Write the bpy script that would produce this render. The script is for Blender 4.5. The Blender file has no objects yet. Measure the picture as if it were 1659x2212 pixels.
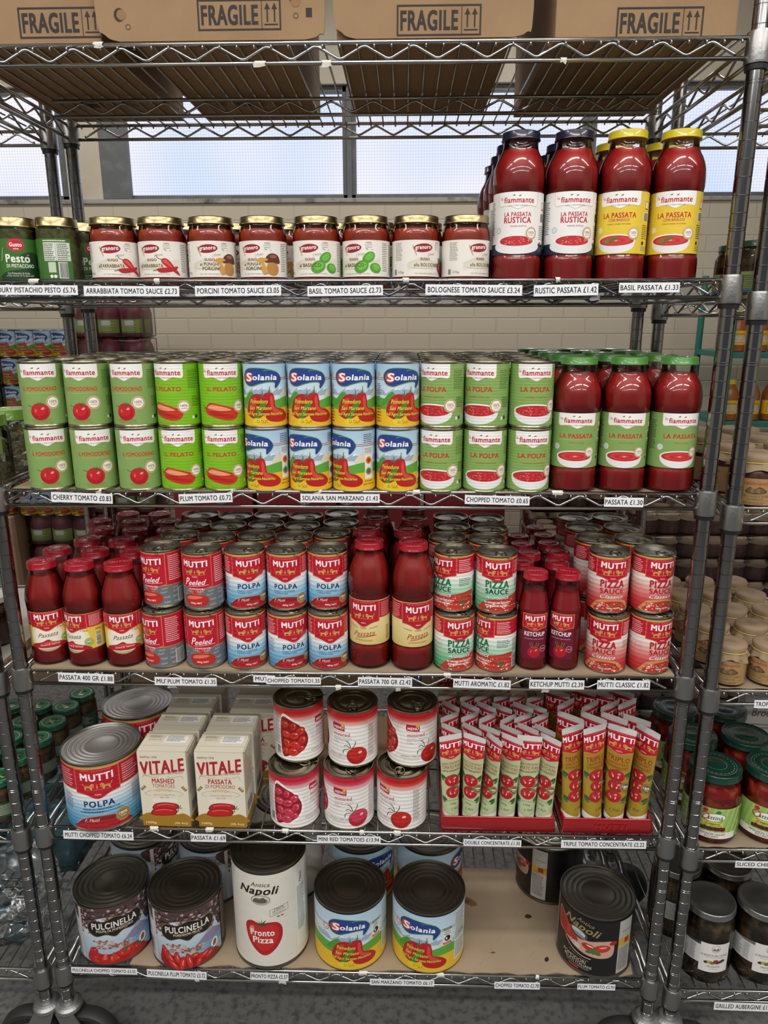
import bpy, bmesh, math, random
from math import sin, cos, pi, radians as R
from mathutils import Vector, Matrix
random.seed(7)
SC = bpy.context.scene
COL = SC.collection
# ------------------------------------------------------------------ camera, light, exposure
cam = bpy.data.cameras.new('camera'); cam_o = bpy.data.objects.new('camera', cam); COL.objects.link(cam_o)
cam.sensor_fit = 'HORIZONTAL'; cam.sensor_width = 36.0; cam.lens = 36.0*1565.13/1659.0; cam.clip_start = .05; cam.clip_end = 60
yaw, pit, rol = -.0279, -.2590, -.0013
f_ = Vector((sin(yaw)*cos(pit), cos(yaw)*cos(pit), sin(pit))); r_ = Vector((cos(yaw), -sin(yaw), 0)); u_ = r_.cross(f_)
r2 = cos(rol)*r_+sin(rol)*u_; u2 = -sin(rol)*r_+cos(rol)*u_
cam_o.matrix_world = Matrix(((r2.x, u2.x, -f_.x, .0982), (r2.y, u2.y, -f_.y, -1.2111), (r2.z, u2.z, -f_.z, 1.5523), (0, 0, 0, 1)))
SC.camera = cam_o
SC.view_settings.view_transform = 'Standard'; SC.view_settings.look = 'None'; SC.view_settings.gamma = 1
SC.view_settings.use_curve_mapping = False
SC.view_settings.exposure = 0.0
wd = bpy.data.worlds.new('world'); SC.world = wd; wd.use_nodes = True
bgn = wd.node_tree.nodes['Background']; bgn.inputs[0].default_value = (.80, .88, 1, 1); bgn.inputs[1].default_value = .13
def tube_light(x, y, z, lx, ly, e, col=(1, .97, .92), tilt=0):
    l = bpy.data.lights.new('ceiling_tube', 'AREA'); l.shape = 'RECTANGLE'; l.size = lx; l.size_y = ly; l.energy = e; l.color = col
    o = bpy.data.objects.new('ceiling_tube', l); o.location = (x, y, z); o.rotation_euler = (tilt, 0, 0); COL.objects.link(o)
for y, e in ((-.95, 17), (-2.2, 26), (-3.6, 26)):
    for x in (-1.7, .1, 1.9): tube_light(x, y, 3.15, 1.5, .16, e)
for x in (-1.4, .6): tube_light(x, 1.7, 3.15, 1.5, .16, 17)
# ------------------------------------------------------------------ materials
MATS = {}
def mat(name, col=(.5, .5, .5), rough=.5, metal=0, spec=.5, coat=0, bump=None, mix=None):
    if name in MATS: return MATS[name]
    m = bpy.data.materials.new(name); m.use_nodes = True; nt = m.node_tree; b = nt.nodes['Principled BSDF']
    b.inputs['Base Color'].default_value = (*col, 1); b.inputs['Roughness'].default_value = rough; b.inputs['Metallic'].default_value = metal
    b.inputs['Specular IOR Level'].default_value = spec; b.inputs['Coat Weight'].default_value = coat
    if mix or bump:
        tc = nt.nodes.new('ShaderNodeTexCoord')
    if mix:
        c2, scale, lo, hi = mix
        n = nt.nodes.new('ShaderNodeTexNoise'); n.inputs['Scale'].default_value = scale; n.inputs['Detail'].default_value = 6
        nt.links.new(tc.outputs['Object'], n.inputs['Vector'])
        rp = nt.nodes.new('ShaderNodeValToRGB'); rp.color_ramp.elements[0].position = lo; rp.color_ramp.elements[1].position = hi
        rp.color_ramp.elements[0].color = (*col, 1); rp.color_ramp.elements[1].color = (*c2, 1)
        nt.links.new(n.outputs['Fac'], rp.inputs['Fac']); nt.links.new(rp.outputs['Color'], b.inputs['Base Color'])
    if bump:
        kind, scale, st, dist = bump
        if kind == 'noise':
            n = nt.nodes.new('ShaderNodeTexNoise'); n.inputs['Scale'].default_value = scale; n.inputs['Detail'].default_value = 4; out = n.outputs['Fac']
        else:
            n = nt.nodes.new('ShaderNodeTexWave'); n.bands_direction = kind; n.inputs['Scale'].default_value = scale; out = n.outputs['Fac']
        nt.links.new(tc.outputs['Object'], n.inputs['Vector'])
        bp = nt.nodes.new('ShaderNodeBump'); bp.inputs['Strength'].default_value = st; bp.inputs['Distance'].default_value = dist
        nt.links.new(out, bp.inputs['Height']); nt.links.new(bp.outputs['Normal'], b.inputs['Normal'])
    MATS[name] = m
    return m
def attr_mat(name, rough, coat=0, ribs=None, metal=0, noise=None):
    m = mat(name, rough=rough, coat=coat, metal=metal, bump=('Z', ribs, .45 if ribs < 50 else .2, .0009) if ribs else (('noise', noise, .5, .002) if noise else None))
    nt = m.node_tree; a = nt.nodes.new('ShaderNodeAttribute'); a.attribute_name = 'Col'
    nt.links.new(a.outputs['Color'], nt.nodes['Principled BSDF'].inputs['Base Color'])
    return m
def glass_mat(name, tint=(1, 1, 1), rough=.03, base=.04):
    m = bpy.data.materials.new(name); m.use_nodes = True; nt = m.node_tree; nt.nodes.clear()
    o = nt.nodes.new('ShaderNodeOutputMaterial'); mx = nt.nodes.new('ShaderNodeMixShader'); tr = nt.nodes.new('ShaderNodeBsdfTransparent'); gl = nt.nodes.new('ShaderNodeBsdfGlossy')
    fr = nt.nodes.new('ShaderNodeFresnel'); fr.inputs['IOR'].default_value = 1.5
    tr.inputs['Color'].default_value = (*tint, 1); gl.inputs['Roughness'].default_value = rough
    nt.links.new(fr.outputs[0], mx.inputs[0]); nt.links.new(tr.outputs[0], mx.inputs[1]); nt.links.new(gl.outputs[0], mx.inputs[2]); nt.links.new(mx.outputs[0], o.inputs[0])
    MATS[name] = m; return m
PAPER = attr_mat('printed_label', .42, .1)
PAPER_RIB = attr_mat('printed_label_on_ribs', .36, .15, ribs=38)
PAPER_SOFT = attr_mat('printed_label_on_soft_ribs', .40, .12, ribs=62)
PAPER_WRINKLE = attr_mat('printed_label_wrinkled', .5, .1, noise=38)
FOIL = attr_mat('printed_tube', .33, .2, noise=55)
TAG = attr_mat('printed_paper', .7)
GLASS = glass_mat('clear_glass')
FILM = glass_mat('shrink_film', (.93, .94, .97), .12)
chrome = mat('chrome_wire', (.46, .46, .45), .2, 1)
chrome_dark = mat('chrome_post', (.27, .27, .27), .16, 1, bump=None)
cast = mat('cast_collar', (.36, .36, .355), .36, 1, bump=('noise', 160, .35, .001))
blackp = mat('black_plastic', (.012, .012, .013), .4)
tin = mat('tin_side', (.42, .41, .38), .28, 1)
tin_lid = mat('tin_lid', (.80, .79, .76), .40, 1)
brass_lid = mat('lacquered_lid', (.36, .33, .24), .27, 1)
dark_lid = mat('dark_olive_lid', (.21, .20, .165), .36, 1)
cardboard = mat('cardboard', (.34, .215, .115), .85, mix=((.29, .18, .095), 9, .35, .7), bump=('X', 90, .12, .0006))
liner_m = mat('liner_board', (.36, .275, .185), .88, mix=((.28, .21, .14), 6, .35, .7), bump=('X', 60, .2, .0008))
white_tape = mat('tape_residue', (.75, .72, .66), .7)
# ------------------------------------------------------------------ object helpers
def link(name, me, m, parent=None, loc=None):
    o = bpy.data.objects.new(name, me); COL.objects.link(o)
    if m is not None:
        for k in (m if isinstance(m, (list, tuple)) else [m]): me.materials.append(k)
    if parent: o.parent = parent
    if loc: o.location = loc
    return o
def empty(name, loc=(0, 0, 0), rz=0, label=None, cat=None, group=None):
    o = bpy.data.objects.new(name, None); COL.objects.link(o); o.location = loc; o.rotation_euler = (0, 0, rz); o.empty_display_size = .02
    if label: o['label'] = label; o['category'] = cat
    if group: o['group'] = group
    return o
def tag(o, label, cat, group=None):
    o['label'] = label; o['category'] = cat
    if group: o['group'] = group
    return o
KIDS = {}
def copy_tree(root, loc, rz, label, group=None):
    def rec(o, par):
        c = o.copy(); COL.objects.link(c)
        if par: c.parent = par
        for k in KIDS.get(o.name, []):
            rec(k, c)
        return c
    n = rec(root, None); n.location = loc; n.rotation_euler = (0, 0, rz); n['label'] = label
    if group: n['group'] = group
    return n
def note_kids(root):
    for o in [root]+list(root.children_recursive): KIDS[o.name] = [k for k in COL.objects if k.parent == o]
def mesh_of(bm, smooth=True, name='m'):
    bmesh.ops.recalc_face_normals(bm, faces=bm.faces)
    me = bpy.data.meshes.new(name); bm.to_mesh(me); bm.free()
    if smooth:
        me.polygons.foreach_set('use_smooth', [True]*len(me.polygons))
    return me
def lathe(bm, prof, n=40, cap0=True, cap1=True, mi=0, sharp=35):
    """prof: list of (r,z)"""
    rings = []
    for r, z in prof:
        if r < 1e-6: rings.append([bm.verts.new((0, 0, z))])
        else: rings.append([bm.verts.new((r*cos(2*pi*i/n), r*sin(2*pi*i/n), z)) for i in range(n)])
    for a, b in zip(rings, rings[1:]):
        for i in range(n):
            j = (i+1) % n
            if len(a) == 1 and len(b) == 1: continue
            if len(a) == 1: f = bm.faces.new((a[0], b[i], b[j]))
            elif len(b) == 1: f = bm.faces.new((a[i], a[j], b[0]))
            else: f = bm.faces.new((a[i], a[j], b[j], b[i]))
            f.material_index = mi
    if cap0 and len(rings[0]) > 1: bm.faces.new(rings[0]).material_index = mi
    if cap1 and len(rings[-1]) > 1: bm.faces.new(rings[-1]).material_index = mi
def lathe_mesh(prof, n=40, cap0=True, cap1=True, angle=38):
    bm = bmesh.new(); lathe(bm, prof, n, cap0, cap1)
    for e in bm.edges:
        if len(e.link_faces) == 2:
            pass
    bmesh.ops.recalc_face_normals(bm, faces=bm.faces)
    for e in bm.edges:
        if len(e.link_faces) == 2 and e.calc_face_angle(0) > R(angle): e.smooth = False
    me = bpy.data.meshes.new('m'); bm.to_mesh(me); bm.free()
    me.polygons.foreach_set('use_smooth', [True]*len(me.polygons))
    return me
def smooth_prof(pts, n=5):
    out = []
    P = [pts[0]]+list(pts)+[pts[-1]]
    for i in range(1, len(P)-2):
        for k in range(n):
            t = k/n
            out.append(tuple(.5*((2*P[i][j])+(-P[i-1][j]+P[i+1][j])*t+(2*P[i-1][j]-5*P[i][j]+4*P[i+1][j]-P[i+2][j])*t*t+(-P[i-1][j]+3*P[i][j]-3*P[i+1][j]+P[i+2][j])*t**3) for j in range(2)))
    out.append(pts[-1]); return out
def tube_path(bm, pts, r, n=8, closed=False):
    pts = [Vector(p) for p in pts]; m = len(pts); rings = []
    up = Vector((0, 0, 1)); prev = None
    for i, p in enumerate(pts):
        if closed: d = pts[(i+1) % m]-pts[i-1]
        else: d = pts[min(i+1, m-1)]-pts[max(i-1, 0)]
        d.normalize()
        a = prev - d*prev.dot(d) if prev else (up-d*up.dot(d) if abs(d.z) < .95 else Vector((1, 0, 0))-d*d.x)
        a.normalize(); prev = a; b = d.cross(a)
        rings.append([bm.verts.new(p+r*(cos(2*pi*k/n)*a+sin(2*pi*k/n)*b)) for k in range(n)])
    for i in range(m if closed else m-1):
        A, B = rings[i], rings[(i+1) % m]
        for k in range(n): bm.faces.new((A[k], A[(k+1) % n], B[(k+1) % n], B[k]))
    if not closed: bm.faces.new(rings[0]); bm.faces.new(rings[-1][::-1])
def box(bm, x0, y0, z0, x1, y1, z1, bev=0):
    r = bmesh.ops.create_cube(bm, size=1, matrix=Matrix.Translation(((x0+x1)/2, (y0+y1)/2, (z0+z1)/2)) @ Matrix.Diagonal((x1-x0, y1-y0, z1-z0, 1)))
    if bev:
        es = {e for v in r['verts'] for e in v.link_edges}
        bmesh.ops.bevel(bm, geom=list(es), offset=bev, segments=2, affect='EDGES', profile=.6)
# ------------------------------------------------------------------ printed artwork: 2D shapes in millimetres, laid on a surface
_TX = {}
def glyphs(s, bold, slant, sp):
    k = (s, bold, slant, sp)
    if k in _TX: return _TX[k]
    c = bpy.data.curves.new('t', 'FONT'); c.body = s; c.shear = slant; c.space_character = sp; c.resolution_u = 3
    o = bpy.data.objects.new('t', c); COL.objects.link(o); bpy.context.view_layer.update()
    me = o.to_mesh(); vs = [(v.co.x, v.co.y) for v in me.vertices]; fs = [tuple(p.vertices) for p in me.polygons]
    o.to_mesh_clear(); bpy.data.objects.remove(o); bpy.data.curves.remove(c)
    x0 = min(v[0] for v in vs); x1 = max(v[0] for v in vs); y0 = min(v[1] for v in vs); y1 = max(v[1] for v in vs)
    vs = [((x-x0)/(x1-x0)-.5, (y-y0)/(y1-y0)-.5) for x, y in vs]
    _TX[k] = (vs, fs, (x1-x0)/(y1-y0), x1-x0, y1-y0); return _TX[k]
def cr(pts, n=6, closed=True):
    m = len(pts); out = []
    for i in range(m if closed else m-1):
        g = (lambda k: pts[k % m]) if closed else (lambda k: pts[max(0, min(m-1, k))])
        p0, p1, p2, p3 = g(i-1), g(i), g(i+1), g(i+2)
        for k in range(n):
            t = k/n
            out.append(tuple(.5*(2*p1[j]+(-p0[j]+p2[j])*t+(2*p0[j]-5*p1[j]+4*p2[j]-p3[j])*t*t+(-p0[j]+3*p1[j]-3*p2[j]+p3[j])*t**3) for j in range(2)))
    if not closed: out.append(pts[-1])
    return out
def hx(h): 
    v = [int(h[i:i+2], 16)/255 for i in (0, 2, 4)]
    return tuple(x/12.92 if x < .04045 else ((x+.055)/1.055)**2.4 for x in v)
class Art:
    def __init__(s): s.items = []; s.clip = None
    def add(s, polys, col):
        if isinstance(col, str): col = hx(col)
        xs = [p[0] for q in polys for p in q]; ys = [p[1] for q in polys for p in q]
        if not xs: return
        bb = (min(xs), min(ys), max(xs), max(ys)); ly = 0
        for (_, _, b2, l2) in s.items:
            if bb[0] < b2[2] and bb[2] > b2[0] and bb[1] < b2[3] and bb[3] > b2[1]: ly = max(ly, l2+1)
        s.items.append((polys, col, bb, ly))
    def rect(s, x0, y0, x1, y1, col): s.add([[(x0, y0), (x1, y0), (x1, y1), (x0, y1)]], col)
    def grad(s, x0, y0, x1, y1, stops, n=14):
        """stops: [(y fraction, hex)...] bottom to top"""
        st = [(f, hx(c)) for f, c in stops]
        def cf(x, y):
            t = (y-y0)/(y1-y0)
            for (a, ca), (b, cb) in zip(st, st[1:]):
                if t <= b+1e-9:
                    k = max(0, min(1, (t-a)/(b-a+1e-9))); return tuple(ca[i]*(1-k)+cb[i]*k for i in range(3))
            return st[-1][1]
        s.add([[(x0, y0+(y1-y0)*i/n), (x1, y0+(y1-y0)*i/n), (x1, y0+(y1-y0)*(i+1)/n), (x0, y0+(y1-y0)*(i+1)/n)] for i in range(n)], cf)
    def poly(s, pts, col):
        bm = bmesh.new(); f = bm.faces.new([bm.verts.new((x, y, 0)) for x, y in pts])
        bmesh.ops.triangulate(bm, faces=[f]); P = [[(v.co.x, v.co.y) for v in f.verts] for f in bm.faces]; bm.free(); s.add(P, col)
    def blob(s, pts, col, n=5): s.poly(cr(pts, n), col)
    def ell(s, cx, cy, rx, ry, col, rot=0, n=22):
        a = R(rot); s.add([[(cx+rx*cos(t)*cos(a)-ry*sin(t)*sin(a), cy+rx*cos(t)*sin(a)+ry*sin(t)*cos(a)) for t in [2*pi*i/n for i in range(n)]]], col)
    def ring(s, cx, cy, r0, r1, col, n=28):
        s.add([[(cx+r*cos(t), cy+r*sin(t)) for r, t in ((r0, 2*pi*i/n), (r1, 2*pi*i/n), (r1, 2*pi*(i+1)/n), (r0, 2*pi*(i+1)/n))] for i in range(n)], col)
    def line(s, pts, w, col):
        P = []
        for (a, b) in zip(pts, pts[1:]):
            dx, dy = b[0]-a[0], b[1]-a[1]; l = math.hypot(dx, dy) or 1; nx, ny = -dy/l*w/2, dx/l*w/2
            P.append([(a[0]+nx, a[1]+ny), (a[0]-nx, a[1]-ny), (b[0]-nx, b[1]-ny), (b[0]+nx, b[1]+ny)])
        s.add(P, col)
    def text(s, t, cx, cy, w, h=None, col='FFFFFF', bold=.02, slant=0, rot=0, sp=None, bend=None):
        vs, fs, asp, fw, fh = glyphs(t, bold, slant, sp or 1+bold*3.2)
        if h is None: h = w/asp
        a = R(rot); V = [(cx+x*w*cos(a)-y*h*sin(a), cy+x*w*sin(a)+y*h*cos(a)) for x, y in vs]
        if bend: V = [(x, y+bend((x-cx)/(w/2))) for x, y in V]
        b = bold*.95; ox, oy = b*w/fw, b*.6*h/fh; n0 = len(s.items)   # heavier strokes: the same outlines laid a little apart
        for q, (dx, dy) in enumerate([(-ox, -oy), (ox, -oy), (-ox, oy), (ox, oy)] if bold > .012 else ([(-ox, 0), (ox, 0)] if bold > .004 else [(0, 0)])):
            s.add([[(V[i][0]+dx, V[i][1]+dy) for i in f] for f in fs], col)
            if q:
                it = s.items[-1]; s.items[-1] = (it[0], it[1], it[2], s.items[n0][3]+q*.25)
    def micro(s, x0, y0, x1, y1, rows, col, fill=.45):
        rnd = random.Random(int(x0*7+y0*13)); P = []; dy = (y1-y0)/rows
        for i in range(rows):
            x = x0; e = x1-rnd.random()*.25*(x1-x0); y = y1-(i+.8)*dy
            while x < e:
                w = rnd.uniform(.8, 3.2); P.append([(x, y), (min(x+w, e), y), (min(x+w, e), y+dy*fill), (x, y+dy*fill)]); x += w+.5
        s.add(P, col)
    def barcode(s, x0, y0, x1, y1, horiz=False):
        s.rect(x0, y0, x1, y1, 'F4F4F2'); rnd = random.Random(3); P = []
        if horiz:
            y = y0+1
            while y < y1-1: w = rnd.choice((.3, .5, .8)); P.append([(x0+.8, y), (x1-.8, y), (x1-.8, y+w), (x0+.8, y+w)]); y += w+rnd.choice((.3, .5))
        else:
            x = x0+1
            while x < x1-1: w = rnd.choice((.3, .5, .8)); P.append([(x, y0+.8), (x+w, y0+.8), (x+w, y1-.8), (x, y1-.8)]); x += w+rnd.choice((.3, .5))
        s.add(P, '1A1A1A')
    # ---- laying on a surface
    def mesh(s, fn, step=3.0, lay=.045, clipx=None):
        """fn(u,v,off)->(pos,normal), u,v,off in mm"""
        V = []; F = []; C = []; N = []
        for polys, col, bb, ly in s.items:
            off = .12+lay*ly; idx = {}
            for q in polys:
                x0 = min(p[0] for p in q); x1 = max(p[0] for p in q)
                if clipx and (x1 < clipx[0] or x0 > clipx[1]): continue
                k0 = math.floor(x0/step+1e-6); k1 = math.ceil(x1/step-1e-6)
                for k in range(k0, max(k1, k0+1)):
                    p = q
                    if k1-k0 > 1:
                        p = _clip(p, k*step, 1); p = _clip(p, (k+1)*step, -1)
                    if len(p) < 3: continue
                    ar = sum(p[i-1][0]*p[i][1]-p[i][0]*p[i-1][1] for i in range(len(p)))
                    if abs(ar) < 1e-5: continue
                    if ar < 0: p = p[::-1]
                    ids = []
                    for (x, y) in p:
                        key = (round(x, 3), round(y, 3))
                        if key not in idx:
                            idx[key] = len(V); po, no = fn(x, y, off); V.append(po); N.append(no)
                            C.append(col(x, y) if callable(col) else col)
                        if idx[key] not in ids: ids.append(idx[key])
                    if len(ids) > 2: F.append(ids)
        me = bpy.data.meshes.new('label'); me.from_pydata(V, [], F)
        ca = me.color_attributes.new('Col', 'FLOAT_COLOR', 'POINT')
        ca.data.foreach_set('color', [c for q in C for c in (*q, 1)])
        me.polygons.foreach_set('use_smooth', [True]*len(me.polygons))
        me.validate(); 
        if len(me.vertices) == len(N): me.normals_split_custom_set_from_vertices(N)
        return me
def _clip(p, a, s):
    out = []
    for i in range(len(p)):
        A, B = p[i-1], p[i]; da, db = s*(A[0]-a), s*(B[0]-a)
        if (da >= 0) != (db >= 0):
            t = da/(da-db); out.append((a, A[1]+t*(B[1]-A[1])))
        if db >= 0: out.append(B)
    return out
def cyl_map(r, z0=0, rfn=None):
    rm = r*1000
    def f(u, v, off):
        a = u/rm; q = (rfn(v) if rfn else rm)+off
        return (q*sin(a)/1000, -q*cos(a)/1000, z0+v/1000), (sin(a), -cos(a), 0)
    return f
def flat_map(origin=(0, 0, 0), xa=(1, 0, 0), ya=(0, 0, 1)):
    o = Vector(origin); X = Vector(xa); Y = Vector(ya); Nn = X.cross(Y)
    return lambda u, v, off: (tuple(o+X*u*.001+Y*v*.001+Nn*off*.001), tuple(Nn))
# ------------------------------------------------------------------ artwork pieces
def tomato(a, cx, cy, r, c='C8202A', sq=1.0):
    a.ell(cx, cy, r, r*sq, c); a.ell(cx-r*.05, cy-r*.12*sq, r*.86, r*.82*sq, 'B2141F'); a.ell(cx-.1*r, cy+r*.1, r*.7, r*.6*sq, c)
    a.ell(cx+r*.3, cy+r*.35*sq, r*.2, r*.12, 'F09A90', 30); a.ell(cx-r*.45, cy+r*.1, r*.09, r*.2, 'E56A62')
    for k in (-60, -25, 10, 45, 80):
        t = R(90+k); a.poly([(cx, cy+r*.78*sq), (cx+r*.55*cos(t)+r*.05, cy+r*.8*sq+r*.4*sin(t)), (cx+r*.12, cy+r*.7*sq)], '2F6B26')
def badge(a, cx, cy, r, gold='B08A3C'):
    a.ell(cx, cy, r, r, gold, n=30); a.ell(cx, cy, r*.95, r*.95, 'F3ECD8', n=30); a.ring(cx, cy, r*.76, r*.9, gold)
    for k in range(24):
        t = 2*pi*k/24; a.line([(cx+r*.78*cos(t), cy+r*.78*sin(t)), (cx+r*.88*cos(t), cy+r*.88*sin(t))], .35, 'F3ECD8')
    a.ell(cx, cy, r*.72, r*.72, 'FAF8F2', n=26); a.text('100%', cx, cy+r*.12, r*1.05, r*.4, '9E2030', .01); a.text('ITALIANO', cx, cy-r*.28, r*.9, r*.17, '9E2030', .01)
def fiam_cap(a, W, top, depth, cx=0):
    g = 'C9B26A'
    for d, c in ((.7, g), (0, 'F7F7F5')):
        a.poly([(cx-W-d*1, top), (cx-W-d, top-depth*.75)]+cr([(cx-W-d, top-depth*.75), (cx-W+3, top-depth*.95-d), (cx-W*.55, top-depth*.9-d), (cx-W*.28, top-depth*.98-d), (cx, top-depth*1.13-d), (cx+W*.28, top-depth*.98-d), (cx+W*.55, top-depth*.9-d), (cx+W-3, top-depth*.95-d), (cx+W+d, top-depth*.75)], 4, False)+[(cx+W+d, top)], c)
def fiam_logo(a, cx, cy, w):
    a.text('fiammante', cx+w*.03, cy, w, w*.17, 'C41E3A', .03); a.text('la', cx-w*.56, cy+w*.06, w*.08, w*.1, 'D43040', .01)
    a.poly([(cx-w*.17, cy+w*.15), (cx-w*.1, cy+w*.17), (cx-w*.1, cy+w*.13), (cx-w*.18, cy+w*.12)], '3E7D3A'); a.poly([(cx+w*.02, cy+w*.13), (cx+w*.09, cy+w*.16), (cx+w*.09, cy+w*.12), (cx+w*.01, cy+w*.1)], 'C41E2A')
    a.text('SANI E MEDITERRANEI', cx, cy-w*.17, w*.62, w*.035, '404048', .015, sp=1.3)
def bowl(a, cx, cy, rx, chunky, leaf=False):
    a.poly([(cx-rx, cy)]+[(cx+rx*cos(t)*(1 if t < .3 or 1 else 1), cy-rx*.62*sin(t)**.75) for t in [pi-pi*i/18 for i in range(19)]][1:-1]+[(cx+rx, cy)], 'EDEEF0')
    a.ell(cx, cy, rx, rx*.3, 'F4F4F4', n=30); a.ell(cx, cy-.4, rx*.92, rx*.25, 'C22A30', n=30)
    rnd = random.Random(int(rx*10))
    if chunky:
        for _ in range(70):
            t = rnd.uniform(0, 2*pi); q = rnd.random()**.5*.84
            a.items.append(([[(cx+rx*q*cos(t)+1.6*cos(k)*rnd.uniform(.6, 1.1), cy-.4+rx*.25*q*sin(t)+.7*sin(k)) for k in (0, 1, 2, 3, 4, 5)]], hx(rnd.choice(['D8434A', 'E4666A', 'A81820', 'EE9A98', 'CC2A32'])), (cx-rx, cy-rx*.3, cx+rx, cy+rx*.3), a.items[-1][3]+ (1 if _ == 0 else 0)))
    else:
        for q in (.75, .5, .28): a.ell(cx, cy-.4, rx*q, rx*.25*q, 'D6423C' if q != .5 else 'C22A30', n=26)
        a.ell(cx, cy-.2, rx*.1, rx*.03, 'F0A090')
    if leaf:
        a.ell(cx-rx*.1, cy+rx*.06, rx*.22, rx*.08, '4E7A24', 12); a.ell(cx-rx*.42, cy-rx*.03, rx*.14, rx*.1, '5E8A2C', 30)
def lions(a, cx, cy, w, c='D0A24A'):
    for s in (-1, 1):
        q = lambda pts: [(cx+s*x*w, cy+y*w) for x, y in pts]
        a.blob(q([(-.06-.05, .02), (-.12, .10), (-.2, .11), (-.24, .05), (-.36, .05), (-.42, .02), (-.41, -.09), (-.37, -.09), (-.36, -.03), (-.26, -.03), (-.22, -.1), (-.17, -.1), (-.17, -.02), (-.12, -.03)]), c, 3)
        a.line(q([(-.41, .02), (-.47, .06), (-.46, .12), (-.5, .13)]), w*.018, c); a.ell(cx-s*.15*w, cy+.06*w, w*.055, w*.065, c); a.ell(cx-s*.14*w, cy+.05*w, w*.02, w*.02, 'B01822')
    a.ell(cx, cy, w*.03, w*.045, c); a.ell(cx, cy+.075*w, w*.015, w*.02, c); a.ell(cx, cy-.07*w, w*.02, w*.012, c); a.line([(cx-.46*w, cy-.12*w), (cx+.46*w, cy-.12*w)], w*.012, c)
def mutti_panel(a, cx, W, ybot, ytop, depth, side=True, red='C4122F', w=None):
    """red panel with V-shaped lower edge, half width W"""
    gold = 'D2A85A'
    def shape(W, d, yb): return [(cx-W, ytop-d), (cx-W, yb)]+cr([(cx-W, yb), (cx-W*.55, yb-depth*.25), (cx, yb-depth), (cx+W*.55, yb-depth*.25), (cx+W, yb)], 4, False)[1:]+[(cx+W, ytop-d)]
    a.poly(shape(W, 0, ybot), gold); a.poly(shape(W-.7, .7, ybot+.7), red); 
    a.poly(shape(W-1.4, 1.4, ybot+1.4), 'E0605A'); a.poly(shape(W-1.7, 1.7, ybot+1.7), red)
    H = ytop-ybot; w = w or W*1.5
    a.text('MUTTI', cx, ytop-H*.36, w, w*.24, 'FFFFFF', .04, bend=lambda t: w*.03*t*t)
    a.text('SOLO POMODORO', cx, ytop-H*.1, w*.92, w*.04, 'E8A0A0', .01, sp=1.5, bend=lambda t: w*.02*t*t)
    lions(a, cx, ytop-H*.74, w*.95, gold); a.text('PARMA', cx, ybot-depth*.25, w*.2, w*.055, 'F4DADA', .015)
def badge2(a, cx, cy, r, txt='8A6A30'):
    a.ell(cx, cy, r, r, 'E9E2D0', n=28); a.ring(cx, cy, r*.8, r*.97, '9A7A44'); a.ell(cx, cy, r*.78, r*.78, 'A8812F', n=26); a.text('100%', cx, cy+r*.15, r*1.1, r*.4, 'FFFFFF', .02); a.text('ITALIAN', cx, cy-r*.3, r*.7, r*.17, 'FFFFFF', .01)
def script_T(a, t, cx, cy, w, h, col, rot=0): a.text(t, cx, cy, w, h, col, .004, .45, rot)
# ---- whole labels (u across, v up, millimetres; u=0 is the front)
def art_fiam_can(kind):
    a = Art(); g = {'pomodorino': '86A860', 'pelato': '7FBE1E', 'polpa_green': '86AC5E'}[kind]
    a.rect(-114, 0, 114, 101, g); fiam_cap(a, 31, 101, 24); fiam_logo(a, 0, 87, 50)
    t = {'pomodorino': 'IL POMODORINO', 'pelato': 'IL PELATO', 'polpa_green': 'LA POLPA'}[kind]
    w = {'pomodorino': 56, 'pelato': 52, 'polpa_green': 50}[kind]
    for dx, c, bo in ((.25, 'E0B060', .03), (0, 'C2261A', .022)): a.text(t, dx, 60-dx*.6, w, 6.6 if kind != 'polpa_green' else 8, c, bo)
    a.line([(-24, 53), (24, 53)], .4, 'D8C878')
    if kind == 'pomodorino':
        a.ell(-2, 8, 17, 3, '7A9852'); tomato(a, -2, 22, 15.5, sq=.95); badge(a, 20, 37, 11.5); a.text('CHERRY TOMATOES', 0, 3.5, 32, 2, 'B0502A', .01)
        a.line([(-14, 30), (-22, 33)], .7, '2A3A1A')
    elif kind == 'pelato':
        a.blob([(-32, 26), (-22, 37), (2, 33), (22, 26), (27, 18), (20, 9), (4, 8), (-18, 14), (-29, 19)], 'C9341F'); a.blob([(-27, 29), (-18, 34), (2, 30), (14, 25), (0, 24), (-18, 26)], 'EFA07A'); a.blob([(-26, 20), (-8, 15), (12, 12), (20, 14), (6, 18), (-14, 23)], 'B0241A')
        for k in (-6, -1, 4): a.line([(-31, 29), (-37, 29+k)], .8, '31481A')
        badge(a, 29, 31, 11); a.text('PEELED TOMATOES', -4, 3.5, 34, 2, 'A05A1A', .01)
    else:
        a.text('CHOPPED TOMATOES', 2, 47, 38, 2.4, 'B0502A', .015); bowl(a, 0, 25, 37, True); badge(a, 33, 33, 11.5)
    a.micro(38, 60, 60, 92, 11, '4A6A2A'); a.micro(44, 30, 62, 48, 6, '4A6A2A'); a.rect(72, 52, 84, 64, 'B02A2A'); a.rect(73, 54, 79, 62, 'F2F2EE')
    a.ell(45, 12, 2.5, 2.5, 'F0F0EA'); a.ell(51, 13, 3, 3.5, '24421A'); a.micro(-100, 20, -64, 90, 20, '4A6A2A'); a.barcode(66, 10, 84, 40)
    return a
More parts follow.
